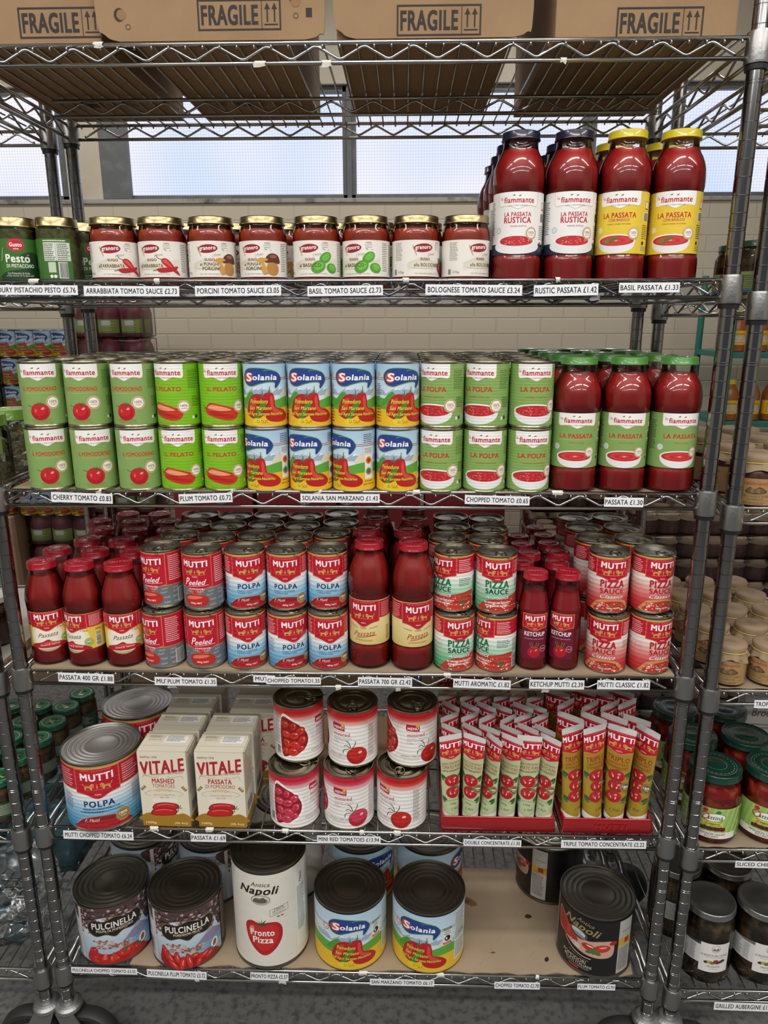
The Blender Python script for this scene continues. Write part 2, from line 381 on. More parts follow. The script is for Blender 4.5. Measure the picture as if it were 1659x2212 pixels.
def solania_core(a, k=1, vera=False):
    S = lambda pts: [(x*k, y*k) for x, y in pts]
    a.line([(-114*k, 78*k), (114*k, 78*k)], 1.2*k, 'C23048'); a.line([(-114*k, 76.8*k), (114*k, 76.8*k)], 1.2*k, 'F4F4F4'); a.line([(-114*k, 75.6*k), (114*k, 75.6*k)], 1.1*k, '2F7A4A')
    # mountains
    for x in (-100, -55, -10, 35, 80):
        a.poly(S([(x-26, 50), (x-14, 58), (x-6, 63), (x+3, 59), (x+12, 64), (x+24, 50)]), '9DB6CC'); a.poly(S([(x-6, 63), (x-9, 58), (x-3, 60), (x+3, 59)]), 'F2F5F8'); a.poly(S([(x+12, 64), (x+8, 59), (x+13, 61), (x+17, 57)]), 'EDF1F5')
    for x in (-75, 42, 100): a.blob(S([(x-12, 46), (x-6, 58), (x+2, 61), (x+10, 57), (x+14, 46)]), 'E4D9BE', 3)
    a.blob(S([(-114, 38), (-70, 47), (-30, 44), (10, 40), (45, 47), (80, 44), (114, 38), (114, 25), (-114, 25)]), '5FA83C', 4)
    a.blob(S([(-114, 22), (-60, 28), (0, 24), (50, 30), (114, 22), (114, 1), (-114, 1)]), 'EBC02C', 4)
    a.blob(S([(-42, 34), (-34, 46), (-22, 56), (-16, 50), (-24, 44), (-30, 36)]), '4C9A34')
    # tomatoes
    a.blob(S([(-32, 22), (-26, 42), (-14, 52), (0, 50), (8, 40), (4, 22), (-8, 12), (-22, 12)]), 'B21B22'); a.blob(S([(-27, 24), (-20, 42), (-12, 46), (-14, 30), (-20, 20)]), 'D2423A')
    a.blob(S([(0, 50), (8, 55), (16, 53), (19, 42), (21, 30), (34, 26), (44, 16), (40, 8), (26, 5), (8, 8), (2, 18), (4, 34)]), 'BC1A22'); a.blob(S([(13, 50), (16, 44), (17, 32), (24, 26), (32, 22), (22, 20), (14, 26), (11, 40)]), 'D94A3E')
    for (x, y) in ((-2, 50), (10, 56)):
        for t in (20, 70, 120, 170, 230, 300): a.poly(S([(x-1, y), (x+7*cos(R(t)), y+7*sin(R(t))*.8), (x+1, y-.6)]), '2E8038')
        a.line(S([(x, y), (x+1, y+9)]), 1*k, '2E8038')
    a.blob(S([(-20, 4), (-12, 22), (-2, 38), (6, 40), (2, 30), (-6, 18), (-10, 6)]), '3E8E30'); a.ell(-12*k, 6*k, 9*k, 6*k, 'F0CE2E')
    for t, x, y, w, h in (('Pomodoro', -8, 40, 30, 7), ('San Marzano', -6, 29, 38, 6), ("dell'Agro Sarnese-Nocerino", 1, 18.5, 66, 7), ('D.O.P.', -4, 7.5, 18, 5.4)):
        a.text(t, (x+.5)*k, (y-.5)*k, w*k, h*k, '5A1410', .03, .25); a.text(t, x*k, y*k, w*k, h*k, 'F5E03A', .02, .25)
    # swoosh logo
    for e, c in ((1.4, '2F7A3E'), (0, '24408E')):
        a.poly(cr(S([(-36-e, 80), (-33, 88+e), (-22, 93+e), (0, 93+e), (22, 88+e), (30+e, 80), (30+e, 72), (22, 62-e*.5), (20, 64), (20, 72-e), (8, 73-e), (-6, 70-e), (-20, 66-e), (-32, 70-e)]), 5), c)
    a.ell(-25*k, 79*k, 8.5*k, 8.5*k, 'D8452C'); a.line(S([(-30, 84), (-20, 76)]), .5*k, 'F0B0A0')
    a.text('S', -24*k, 79.5*k, 11*k, 13*k, 'FFFFFF', .03, .1); a.text('olania', 3.5*k, 79.5*k, 40*k, 9*k, 'FFFFFF', .03, .1)
    a.line(S([(2, 90), (8, 91.5), (16, 91), (22, 88.5)]), .8*k, '6FB04A')
def art_solania():
    a = Art(); a.grad(-114, 0, 114, 101, [(0, 'D8E6EE'), (.45, 'DDEAF2'), (.75, 'BFD9EC'), (1, 'A9CCE6')]); solania_core(a)
    a.rect(47, 62, 66, 73, 'EFEFEA'); a.micro(48, 63, 65, 72, 4, '555555'); a.rect(48, 18, 66, 60, 'F3F1EC'); a.ell(56, 50, 6.5, 6.5, 'E0942C'); a.ell(56, 50, 4, 4, 'C8241E'); a.ell(56, 31, 6.5, 6.5, '8A9A92'); a.ell(56, 31, 4.2, 4.2, '3E7A3E'); a.ell(56, 29.5, 3, 2, 'C2302A')
    a.text('N 543567', 64, 38, 24, 2.6, '333333', .01, rot=90); a.text('100% ITALIANO', 57, 9, 24, 2.6, '5A3A10', .02); a.micro(48, 13, 66, 16, 1, '5A3A10')
    a.micro(46, 80, 68, 96, 5, '333A44'); a.micro(72, 12, 90, 90, 26, '4A5560'); a.barcode(92, 10, 106, 40); a.ell(-50, 84, 4, 4, 'D9C83C'); a.ring(-50, 84, 3, 3.6, '2E7A2E'); a.micro(-56, 40, -43, 70, 10, '5A6670'); a.micro(-56, 4, -42, 34, 6, '6A5A20')
    return a
def art_solania_big():
    a = Art(); k = 1.28; a.grad(-240, 0, 240, 134, [(0, 'D8E6EE'), (.5, 'D5E6F2'), (1, 'B7D5EA')])
    a.blob([(-240, 50), (-160, 60), (-100, 52), (100, 52), (160, 62), (240, 50), (240, 0), (-240, 0)], 'EBC02C', 4); solania_core(a, k)
    a.rect(48, 62, 67, 102, 'F2F2F0'); a.rect(48, 96, 67, 102, '2F7A4A'); a.rect(48, 62, 67, 67, 'C22A30'); a.text('VERA', 57.5, 92, 15, 4, '222222', .02); a.text('PIZZA', 57.5, 86.5, 15, 4, '222222', .02); a.ell(57.5, 76, 7, 7, '1A1A1A'); a.ell(55, 76, 2, 4, 'D8D8D8', 20)
    a.text('APPROVED', 57.5, 99, 14, 1.8, 'FFFFFF', .01); a.text('APPROVED', 57.5, 64.5, 14, 1.8, 'FFFFFF', .01)
    a.ell(-56, 92, 8, 8, 'B83040'); a.ell(-56, 92, 6.6, 6.6, 'F2E6E4'); a.ring(-56, 92, 3.4, 4.6, 'B83040')
    a.rect(76, 10, 116, 130, 'DCE4E4'); a.micro(78, 60, 112, 128, 18, '4A5058'); a.micro(78, 14, 112, 56, 12, '6A6040'); a.text('2550g', 98, 70, 22, 5, '333333', .02)
    return a
def art_passata_bottle(kind):
    a = Art(); H = 92; bgc = {'passata_green': '86A860', 'rustica': 'F1F0EE', 'basilico': 'EACB3C'}[kind]
    a.rect(-122, 0, 122, H, bgc)
    if kind == 'rustica': a.rect(-122, 0, 122, 16, '232C44'); a.ell(0, 12, 40, 12, 'F1F0EE', n=30)
    fiam_cap(a, 33, H, 22); fiam_logo(a, 0, H-12, 48)
    if kind == 'passata_green':
        for dx, c, bo in ((.25, 'E0B060', .03), (0, 'C2261A', .022)): a.text('LA PASSATA', dx, 54-dx*.6, 58, 7.4, c, bo)
        a.line([(-27, 48), (27, 48)], .4, 'D8C878'); a.text('TOMATO PUREE', 0, 42.5, 26, 2.2, 'B0502A', .01); bowl(a, -1, 20, 32, False); badge(a, 24, 27, 9)
        a.ell(-34, 35, 5, 5, 'EDEFEA'); a.ell(-34, 35, 4, 4, 'C8D4DC')
    elif kind == 'rustica':
        a.text('LA PASSATA', 0, 59, 43, 6.4, 'C2223A', .03); a.text('RUSTICA', 0, 50.5, 43, 8.4, 'C2223A', .035); a.text('MASHED RUSTICA', 2, 41.5, 26, 2.2, 'B03040', .02); bowl(a, -1, 20, 30, True); badge(a, 23, 31, 9.5); a.ell(-32, 36, 4.6, 4.6, 'DDE2E4'); a.ring(-32, 36, 4, 4.5, '6A7A84')
    else:
        a.text('LA PASSATA', 0, 57, 52, 7.6, 'C2223A', .03); a.text('CON BASILICO', 0, 50, 32, 4, 'B03030', .02); a.text('TOMATO PUREE WITH BASIL', 0, 44, 37, 2.2, 'B04030', .015); bowl(a, -3, 20, 31, False, True); badge(a, 24, 30, 9.5); a.ell(-32, 36, 4.6, 4.6, 'F2E8C0')
    a.rect(45, 66, 55, 78, 'B83040'); a.rect(46, 68, 53, 77, 'EDEDED'); a.barcode(42, 48, 55, 62); a.micro(40, 22, 58, 44, 8, '3A3A30'); a.ell(44, 16, 3, 3, '2A2A2A'); a.micro(40, 4, 58, 12, 3, '808078'); a.micro(-58, 30, -43, 80, 18, '3A3A34'); a.micro(60, 4, 110, 88, 24, '4A4A42'); a.micro(-112, 4, -64, 88, 24, '4A4A42')
    return a
def granoro(kind):
    a = Art(); H = 55; a.rect(-120, 0, 92, H, 'EDE9E2')
    for i in range(9): a.line(cr([(-34, 8+i*1.5), (-10, 14+i*1.8), (14, 10+i*1.6), (40, 15+i*1.6)], 4, False), .35, 'DDD6BE')
    a.blob([(-28, 14), (-20, 21), (-10, 19), (0, 24), (10, 20), (10, 14), (-10, 12)], 'E4DEC6')
    a.ell(-8, 43, 16.5, 6.6, 'A2203C', 4, n=30); a.ell(-8, 43, 15.6, 5.8, '96142F', 4, n=30); a.text('granoro', -8, 42.4, 26, 6, 'F6EEE6', .035, bend=lambda t: .7*t)
    for i in range(9): a.ell(-25+i*.7, 46-i*1.6, 1.3, .6, 'B89A5A', 60+i*6)
    script_T(a, 'il Primo', 6, 33.5, 14, 4.4, '8A7A50', 12); a.text('100%', 20, 51, 9, 2.8, '444030', .01); a.text('pomodoro', 20, 47.6, 12, 2.2, '555040', .01); a.text('italiano', 20, 44.6, 10, 1.9, '555040', .01)
    a.poly([(14, 43), (17, 41), (20, 39.8), (18, 42)], '3E7A3A'); a.poly([(23, 40.5), (27, 41), (26, 39.9)], 'C22A2A')
    a.text('SUGO', -5, 26.5, 16, 3.8, 'A03028', .015)
    col = '5C4A24'
    if kind == 'arrabbiata':
        a.blob([(10, 26), (15, 29), (22, 26), (30, 16), (38, 7), (39, 3), (33, 6), (22, 13), (13, 20)], 'C41420'); a.blob([(12, 25), (18, 26), (26, 17), (33, 9), (22, 17)], 'E2504C'); a.blob([(2, 12), (10, 14), (26, 15), (36, 17), (34, 12), (22, 8), (8, 7)], 'B81822'); a.line([(11, 27), (5, 29), (2, 34)], .8, '4A5A24'); a.line([(3, 11), (-4, 10)], 1, '4E7A2A')
        a.text("all'ARRABBIATA", -8, 17.5, 41, 5.6, col, .02)
    elif kind == 'porcini':
        a.blob([(20, 6), (18, 14), (22, 22), (32, 22), (38, 14), (36, 5), (28, 2)], 'B9853E'); a.blob([(16, 22), (18, 31), (27, 36), (37, 33), (41, 24), (38, 20), (28, 22)], '5E2E1E'); a.ell(29, 31, 6, 2.6, '9A5A44'); a.blob([(2, 24), (8, 29), (18, 28), (20, 25), (14, 22), (20, 8), (14, 3), (10, 10), (10, 20)], 'D29A48')
        a.text('ai FUNGHI', -6, 19.5, 30, 4.8, col, .02); a.text('PORCINI', -3.5, 13, 27, 5, col, .02)
    elif kind == 'basil':
        for x, y, rx, ry, ro in ((20, 29, 11, 7.5, 35), (8, 15, 12, 9, 25), (31, 13, 9.5, 7.5, -20)): a.ell(x, y, rx, ry, '4EA02C', ro); a.ell(x+1, y+1, rx*.7, ry*.6, '74BE48', ro); a.line([(x-rx*.8*cos(R(ro)), y-rx*.8*sin(R(ro))), (x+rx*.8*cos(R(ro)), y+rx*.8*sin(R(ro)))], .4, '2E7A1E')
        a.text('al BASILICO', -6, 17.5, 36, 5.4, col, .02)
    else:
        a.blob([(22, 10), (21, 18), (27, 24), (35, 24), (42, 18), (42, 8), (32, 3)], '8E2238'); a.blob([(26, 12), (27, 20), (33, 21), (32, 12)], 'B44A5C'); a.blob([(26, 24), (24, 29), (30, 27), (34, 31), (36, 26), (40, 27), (34, 22)], '3E7A30')
        a.text('alla BOLOGNESE', 0, 17.5, 46, 5.2, col, .02)
    a.text('con olio extravergine di oliva', 0, 4.5, 44, 2.6, '9A947E', .0); a.text('370g', -46, 6, 11, 4, '4A463A', .01); a.micro(44, 8, 56, 52, 16, '6A6458'); a.micro(-58, 24, -42, 52, 12, '8A8474'); a.micro(60, 4, 88, 50, 16, '7A7468'); a.barcode(-62, 2, -54, 12)
    return a
def art_pesto():
    a = Art(); H = 62; a.rect(-38, 0, 100, H, '3C6E2A')
    a.blob([(-30, 0), (-26, 10), (0, 15), (20, 20), (34, 38), (34, 0)], '1C3E20'); a.blob([(2, 36), (16, 42), (30, 38), (30, 20), (14, 24)], '1E4422')
    a.rect(-12, 52, 6, 62, 'C42238'); a.ell(-3, 52, 13, 9, 'D8384A', n=26); a.ell(-3, 52, 12, 8, 'C01E34', n=26); a.text('Gusto', -3, 53, 18, 6, 'FFFFFF', .03); a.text('etna', -3, 46.8, 8, 2.4, 'FFFFFF', .01)
    a.text('Pesto', -2, 32, 36, 12, 'F2F2E4', .035); a.text('DI PISTACCHIO', 1, 20.5, 42, 5.4, 'F0F0E0', .02); a.ell(14, 37, 2, 1.2, 'B06A80', 30)
    a.text('Con Pistacchio di Sicilia', -3, 9, 34, 2.8, 'EDEDE0', .01); a.text('e Sale marino di Trapani IGP', -1, 5, 42, 2.6, 'EDEDE0', .01)
    for i in range(5): a.ell(-28+i, 30+i*4, 2.6, 1, '8AA070', 40+i*12)
    a.rect(56, 28, 98, 56, 'DDE2D6'); a.line([(76, 28), (76, 56)], .4, '3A4A34'); a.micro(57, 29, 75, 55, 9, '3A4A34'); a.micro(78, 29, 97, 55, 9, '3A4A34'); a.micro(56, 57, 96, 61, 1, 'E8ECE0'); a.rect(62, 10, 74, 26, 'C8D0BC'); a.barcode(78, 1, 92, 26); a.ell(66, 4, 2.6, 2.6, 'E8ECE0'); a.ell(72, 4, 2.6, 2.6, 'E8ECE0')
    return a
def art_m400():
    a = Art(); H = 70; a.rect(-108, 0, 108, H, 'EBC94E'); a.ell(0, 22, 33, 30, 'F5E9C0', n=30); a.ell(0, 22, 26, 24, 'F8F2E0', n=30)
    a.rect(-108, 42, 108, H, 'D2A85A'); a.rect(-108, 43, 108, H-1, 'C4122F'); mutti_panel(a, 0, 30, 41, H, 9, w=42); a.rect(31.5, 43, 62, 69, 'C4122F'); a.micro(34, 45, 60, 67, 9, 'F0C0C0'); a.micro(-60, 45, -34, 67, 9, 'F0C0C0')
    script_T(a, 'Passata', 0, 25, 36, 8.4, '2A1A18', 4); a.blob([(-30, 0), (-28, 7), (-12, 11), (0, 16), (8, 11), (22, 9), (30, 6), (32, 0)], 'B81E2A'); a.ell(2, 9, 12, 3, 'D0484A'); script_T(a, 'Good & Velvety', 3, 5.5, 36, 5, 'FFF0E8', 3)
    a.ell(31, 14, 8, 8, '8FB04A', n=26); a.ring(31, 14, 5.6, 6.2, 'E8F0D0'); a.text('100%', 31, 15, 8, 2.8, 'FFFFFF', .02); script_T(a, 'F. Mutti', 24, 37, 14, 3.4, '8A6A20'); a.barcode(44, 3, 56, 31, True); a.text('400g', 50, 36, 12, 4, '6A4A18', .02); a.micro(60, 4, 84, 38, 10, '7A5A20')
    return a
def art_m700():
    a = Art(); H = 86; a.grad(-120, 0, 120, H, [(0, 'DCC37A'), (.5, 'EBDCA0'), (1, 'E6D492')]); a.rect(-120, 50, 120, H, 'E9D9A6'); a.rect(-120, 51.5, 120, H-1.5, 'B8172C')
    mutti_panel(a, 0, 30, 45, H-.5, 11, red='BC142C', w=44); a.micro(34, 54, 58, 82, 8, 'E8A0A0'); a.micro(-58, 54, -34, 82, 8, 'E8A0A0')
    a.text('POMODORO', -19, 34, 16, 2, '8A4020', .01, rot=-14); a.text('100%', 0, 32, 11, 4, '9A2A20', .01); a.text('ITALIANO', 19, 34, 16, 2, '8A4020', .01, rot=14)
    script_T(a, 'Passata', 0, 21, 42, 10, '9C1E26', 6); a.line([(-14, 12), (0, 14.5), (24, 19)], 1.2, '9C1E26'); a.text('DI POMODORO', 0, 8, 34, 3, '8A3A20', .01); a.micro(46, 6, 54, 34, 8, '3A2A18'); a.micro(62, 4, 110, 44, 14, '8A7040')
    return a
def mutti_can(kind):
    a = Art(); H = 101; W = 114; sideR = 31
    if kind == 'peeled':
        a.rect(-W, 0, W, H, '6E747A'); a.rect(-W, 38, W, H, 'CFA256'); a.rect(-W, 39.2, W, H-1, 'C4122F'); mutti_panel(a, 0, 31, 40, H-1, 14, w=0.1)
        a.text('MUTTI', 0, 84, 46, 11, 'FFFFFF', .04, bend=lambda t: 1.6*t*t); a.text('SOLO POMODORO', 0, 93, 42, 1.8, 'E8A0A0', .01, sp=1.5); lions(a, 0, 69, 42); a.text('PARMA', 0, 60.5, 10, 2.6, 'F4DADA', .015)
        a.text('P', -16, 51, 10, 14, 'FFFFFF', .014, .4); a.text('eeled', 3.5, 49.8, 33, 10, 'FFFFFF', .014, .45, 3); a.line([(-16, 41.5), (24, 44.5)], .6, 'FFFFFF'); a.text('POMODORI', 1, 37, 28, 3, 'FFFFFF', .02); a.text('100% ITALIANI', 1, 32, 26, 2.6, 'E8B060', .01)
        rnd = random.Random(5)
        for y in (6, 16, 26, 33):
            for x in range(-105, 112, 22):
                if abs(x) > 24 or y > 24: script_T(a, rnd.choice(('Pelati', 'Peeled', 'Pelati', 'Pelées')), x+rnd.uniform(-4, 4), y, 12, 4, 'C4C8CA', 10)
        a.blob([(-25, 15), (-20, 25), (-4, 27), (14, 25), (23, 16), (18, 6), (0, 3), (-18, 5)], 'C02A22'); a.blob([(-20, 17), (-14, 23), (4, 24), (12, 21), (0, 18), (-12, 17)], 'E87A60'); a.line([(22, 15), (27, 18)], .8, '9AA84A'); a.text('400g NET', -1, 9.5, 22, 4, 'FFFFFF', .015)
        a.rect(33, 45, 66, 98, 'C4122F'); a.ring(0, -200, .1, .2, 'C4122F'); a.micro(36, 47, 63, 96, 13, 'F0C8C8'); a.barcode(52, 3, 74, 30); a.micro(-64, 47, -36, 96, 13, 'F0C8C8')
    elif kind in ('polpa', 'bigpolpa'):
        k = 1 if kind == 'polpa' else 1.37; 
        if kind == 'bigpolpa': W = 240/k; sideR = 31
        st = [(0, '3F8FC0'), (.12, '4FA0D0'), (.34, '9CCBE4'), (.5, 'E6EFF5'), (.62, 'F4F6F8'), (1, 'F4F6F8')]
        b = Art(); b.grad(-W, 0, W, H, st, 18); b.rect(-W, 63, W, H, 'CFA256'); b.rect(-W, 64.2, W, H-3, 'C4122F'); mutti_panel(b, 0, 31, 59, H-3, 10, w=44)
        b.micro(35, 67, 62, 95, 8, 'F0B8B8'); b.micro(-62, 67, -35, 95, 8, 'F0B8B8')
        b.text('POLPA', 0, 41, 42, 9.4, '16235A', .03, sp=1.18)
        b.text('FINELY CHOPPED', -3, 32.5, 38, 3, '24407A', .02, sp=1.2); b.text('TOMATOES', -9, 28, 26, 3, '24407A', .02, sp=1.2)
        if kind == 'bigpolpa': b.text('FEINSTES TOMATENFRUCHTFLEISCH', 2, 28, 60, 2.6, '24407A', .02); b.text('FINELY CHOPPED TOMATOES', 2, 32.5, 52, 2.8, '24407A', .02)
        b.blob([(-38, 0), (-36, 9), (-22, 19), (0, 22), (22, 20), (37, 12), (42, 0), (20, -.4), (-20, -.4)], 'C8A070', 4); b.blob([(-36.5, .6), (-34, 9), (-21, 18), (0, 21), (22, 19), (35, 11.5), (40, .6)], '8A1E22', 4)
        b.blob([(-34, .8), (-28, 10), (0, 14.5), (28, 11), (37, .8)], 'B01C26', 4)
        rnd = random.Random(2)
        P1 = []; P2 = []
        for _ in range(60):
            x = rnd.uniform(-28, 30); y = rnd.uniform(1.5, 10.5); s = rnd.uniform(.5, 1.4); (P1 if _ % 2 else P2).append([(x+s*cos(t), y+s*.7*sin(t)) for t in (0, 1.2, 2.5, 3.8, 5)])
        b.add(P1, 'CC3A42'); b.add(P2, '8E1420')
        script_T(b, 'F. Mutti', -12, 15, 22, 5, 'FFF0F0', 4); b.text('400g NET' if k == 1 else '2500g', 4, 5.5, 22, 3.8, 'FFFFFF', .02) if k == 1 else None; badge2(b, 31, 16, 10.5)
        b.micro(-56, 30, -38, 56, 9, '4A6A9A'); b.micro(48, 30, 66, 56, 9, '4A6A9A'); b.micro(72, 4, 104, 56, 16, '4A6A9A')
        if k == 1: return b
        for p, c, bb, ly in b.items: 
            a.items.append(([[(x*k, y*k) for x, y in q] for q in p], (lambda x, y, c=c: c(x/k, y/k)) if callable(c) else c, bb, ly))
    else:
        green = kind == 'aromatica'; dk = '16784A' if green else 'B41E2C'
        st = [(0, '2E9A5C'), (.2, '6FBE8C'), (.45, 'C6E2CE'), (.6, 'F2F4F2'), (1, 'F2F4F2')] if green else [(0, 'B41824'), (.22, 'D0484C'), (.42, 'E6A09A'), (.6, 'F0E8E4'), (1, 'F4F0EE')]
        a.grad(-W, 0, W, H, st, 20); a.rect(-W, 68, W, H, 'CFA256'); a.rect(-W, 69.2, W, H-3, 'C4122F'); mutti_panel(a, 0, 31, 64, H-3, 9, w=44); a.micro(35, 71, 64, 95, 7, 'F0C0C0'); a.micro(-62, 71, -35, 95, 7, 'F0C0C0')
        a.text('PIZZA', 0, 51, 42, 13, dk, .045, bend=lambda t: 1.2*t*t); a.text('SAUCE', 0, 38, 42, 9.6, '0E4A3C' if green else 'A81C28', .035)
        if green: a.blob([(-30, 0), (-28, 14), (-14, 22), (10, 26), (40, 31), (70, 32), (70, 0)], 'C23A30', 4)
        else: a.blob([(-34, 0), (-33, 10), (-24, 19), (-6, 23), (14, 23), (30, 16), (38, 6), (38, 0)], 'D2905A', 4); a.blob([(-28, 0), (-26, 9), (-16, 16), (2, 19), (18, 17), (28, 9), (30, 0)], 'C22E26', 4)
        rnd = random.Random(9); G = {}
        for _ in range(150 if green else 110):
            x = rnd.uniform(-22, 66) if green else rnd.uniform(-26, 28); y = rnd.uniform(1, 24 if green and x > 0 else 15); s = rnd.uniform(.6, 2.2)
            G.setdefault(rnd.choice(['F4E4D8', 'F8F0E8', 'E0685A', 'A8201C', 'E49A5A', 'D84A3E']), []).append([(x+s*1.2*cos(t)*rnd.uniform(.7, 1.2), y+s*.6*sin(t)) for t in (0, 1, 2, 3, 4, 5)])
        for c, P in G.items(): a.add(P, c)
        for x, y, ro in ((40, 14, 30), (46, 17, -30), (44, 10, 80), (-18, 4, 10)) if green else ((0, 10, 10), (14, 11, -30), (-4, 3, 40)): a.ell(x, y, 4.4 if green else 3, 2, '1E5E34', ro); a.ell(x, y+.4, 3 if green else 2, .8, '5A9A5E', ro)
        script_T(a, 'Aromatica' if green else 'Classica', 1, 27, 42, 7, '1E5A44' if green else '7A1A1A'); script_T(a, 'Aromatica' if green else 'Classica', .6, 27.5, 42, 7, 'FFFFFF')
        if green: a.text('MIT OREGANO UND BASILIKUM', 0, 17, 46, 3.2, 'FFFFFF', .03); a.text('WITH OREGANO AND BASIL', 0, 11.5, 42, 3.2, 'FFFFFF', .03)
        else: a.text('400g NET', 3, 5, 17, 3.2, 'FFFFFF', .03)
        a.ring(-42, 46, 8, 8.5, '9AA89A' if green else 'C88A84'); a.text('100%', -42, 46, 12, 4, '9AA89A' if green else 'C88A84', .0); a.micro(36, 44, 62, 60, 5, '3E6A5A' if green else '9A4A44'); a.barcode(68, 3, 82, 30) ; a.micro(68, 34, 90, 60, 8, '5A6A62'); a.micro(-100, 10, -60, 60, 12, '8A8A84')
    return a
def art_ketchup():
    a = Art(); a.rect(-24, 0, 24, 70, '6E1030'); mutti_panel(a, 0, 24, 61, 88, 6, w=36); a.text('KETCHUP', 0, 49, 38, 8, 'F6EEEE', .03, sp=1.05); a.text('POMODORO 100% ITALIANO', 0, 39.5, 36, 2, 'D8B0B8', .01)
    tomato(a, 0, 14, 12, 'B8182A', .9)
    for x, t in ((-9, 1), (-4, -1), (4, 1), (9, -1)): a.line(cr([(x*.5, 23), (x*.8, 28), (x+t, 33)], 3, False), .9, '7A8A3A')
    a.ring(17, 20, 5.4, 6, 'E8C0C8'); a.text('100%', 17, 20, 8, 2.6, 'E8C0C8', .01)
    return a
def art_minired(pink):
    a = Art(); W = 156; H = 112; red = 'C81838' if pink else 'C4141C'; mid = 'D85A74' if pink else 'DC5A4A'
    a.grad(-W, 0, W, H, [(0, 'EFEDEA'), (.74, 'EFEDEA'), (.86, mid), (.9, red), (1, red)], 24)
    a.poly([(-16, 76), (10, 74), (10, 88), (-16, 90), (-17, 83)], 'B01430'); a.text('MENÙ', -3, 81.5, 21, 7, 'FFFFFF', .03); a.ell(5, 88, 3.2, 2.2, 'E2BE3A'); a.ell(8, 89, 2.8, 2, 'E2BE3A'); a.rect(4, 84.5, 8.5, 87.5, 'E2BE3A')
    a.text('minired', 3, 67, 34, 8, 'C03A54', .015); a.text('pomodori "Pizzutello"', 6, 59, 40, 4, '7A7672', .0); a.text('pelati semisecchi', 2, 54, 33, 4, '7A7672', .0); a.text('in Olio', -9, 49, 13, 3.4, '7A7672', .0)
    rc = 'D03A58' if pink else 'C4261E'
    a.ell(34, 22, 21, 19, rc, 10, 30); a.ell(32, 18, 17, 13, 'B01C2A' if pink else 'A81A16', 10); a.ell(34, 24, 16, 12, rc, 10); a.ell(40, 29, 4, 2.6, 'F4C8B8', 20)
    for pts in ([(20, 38), (14, 44), (8, 42)], [(22, 38), (18, 50), (12, 54)], [(24, 38), (30, 46), (31, 54)], [(18, 36), (8, 34), (6, 26)]): a.line(cr(pts, 4, False), 1.5, '2E4A2A')
    a.text('pomodoro 100% italiano', -4, 20, 46, 3, '5A4A4A', .02); a.line([(-28, 17), (30, 17)], .4, '8A6A6A'); a.text('lavorato dal fresco', -6, 13, 30, 2.6, 'C08A90', .0)
    # picture of peeled tomatoes on the left
    a.blob([(-88, 96), (-60, 90), (-40, 76), (-29, 55), (-31, 32), (-46, 14), (-66, 7), (-88, 8)], 'FAFAF8', 5); a.blob([(-88, 90), (-62, 86), (-44, 72), (-34, 54), (-36, 34), (-50, 18), (-68, 12), (-88, 12)], '8E1626' if pink else '8A120E', 5)
    rnd = random.Random(4); base = ['C83048', 'BE2440', 'D24458'] if pink else ['C0241C', 'B41C16', 'CC3026']
    for x, y, r, ro in ((-80, 78, 10, 20), (-62, 76, 9, 80), (-48, 66, 10, 50), (-78, 58, 10, 0), (-60, 56, 11, 30), (-45, 46, 10, 60), (-76, 38, 10, 110), (-60, 36, 11, 0), (-80, 20, 9, 60), (-64, 20, 12, 10), (-49, 28, 9, 20)):
        c = rnd.choice(base); a.ell(x, y, r, r*.78, c, ro); a.ell(x, y, r*.7, r*.5, 'DA5648' if not pink else 'E0667A', ro); a.ell(x-.5, y-.5, r*.6, r*.36, c, ro); a.ell(x+r*.3, y+r*.3, r*.2, r*.1, 'F6C0B0', ro)
    a.micro(-110, 30, -92, 100, 20, '9A8A8A'); a.barcode(-104, 8, -92, 28); a.micro(58, 16, 74, 86, 26, '6A6260'); a.micro(100, 10, 140, 90, 20, '8A8280')
    return a
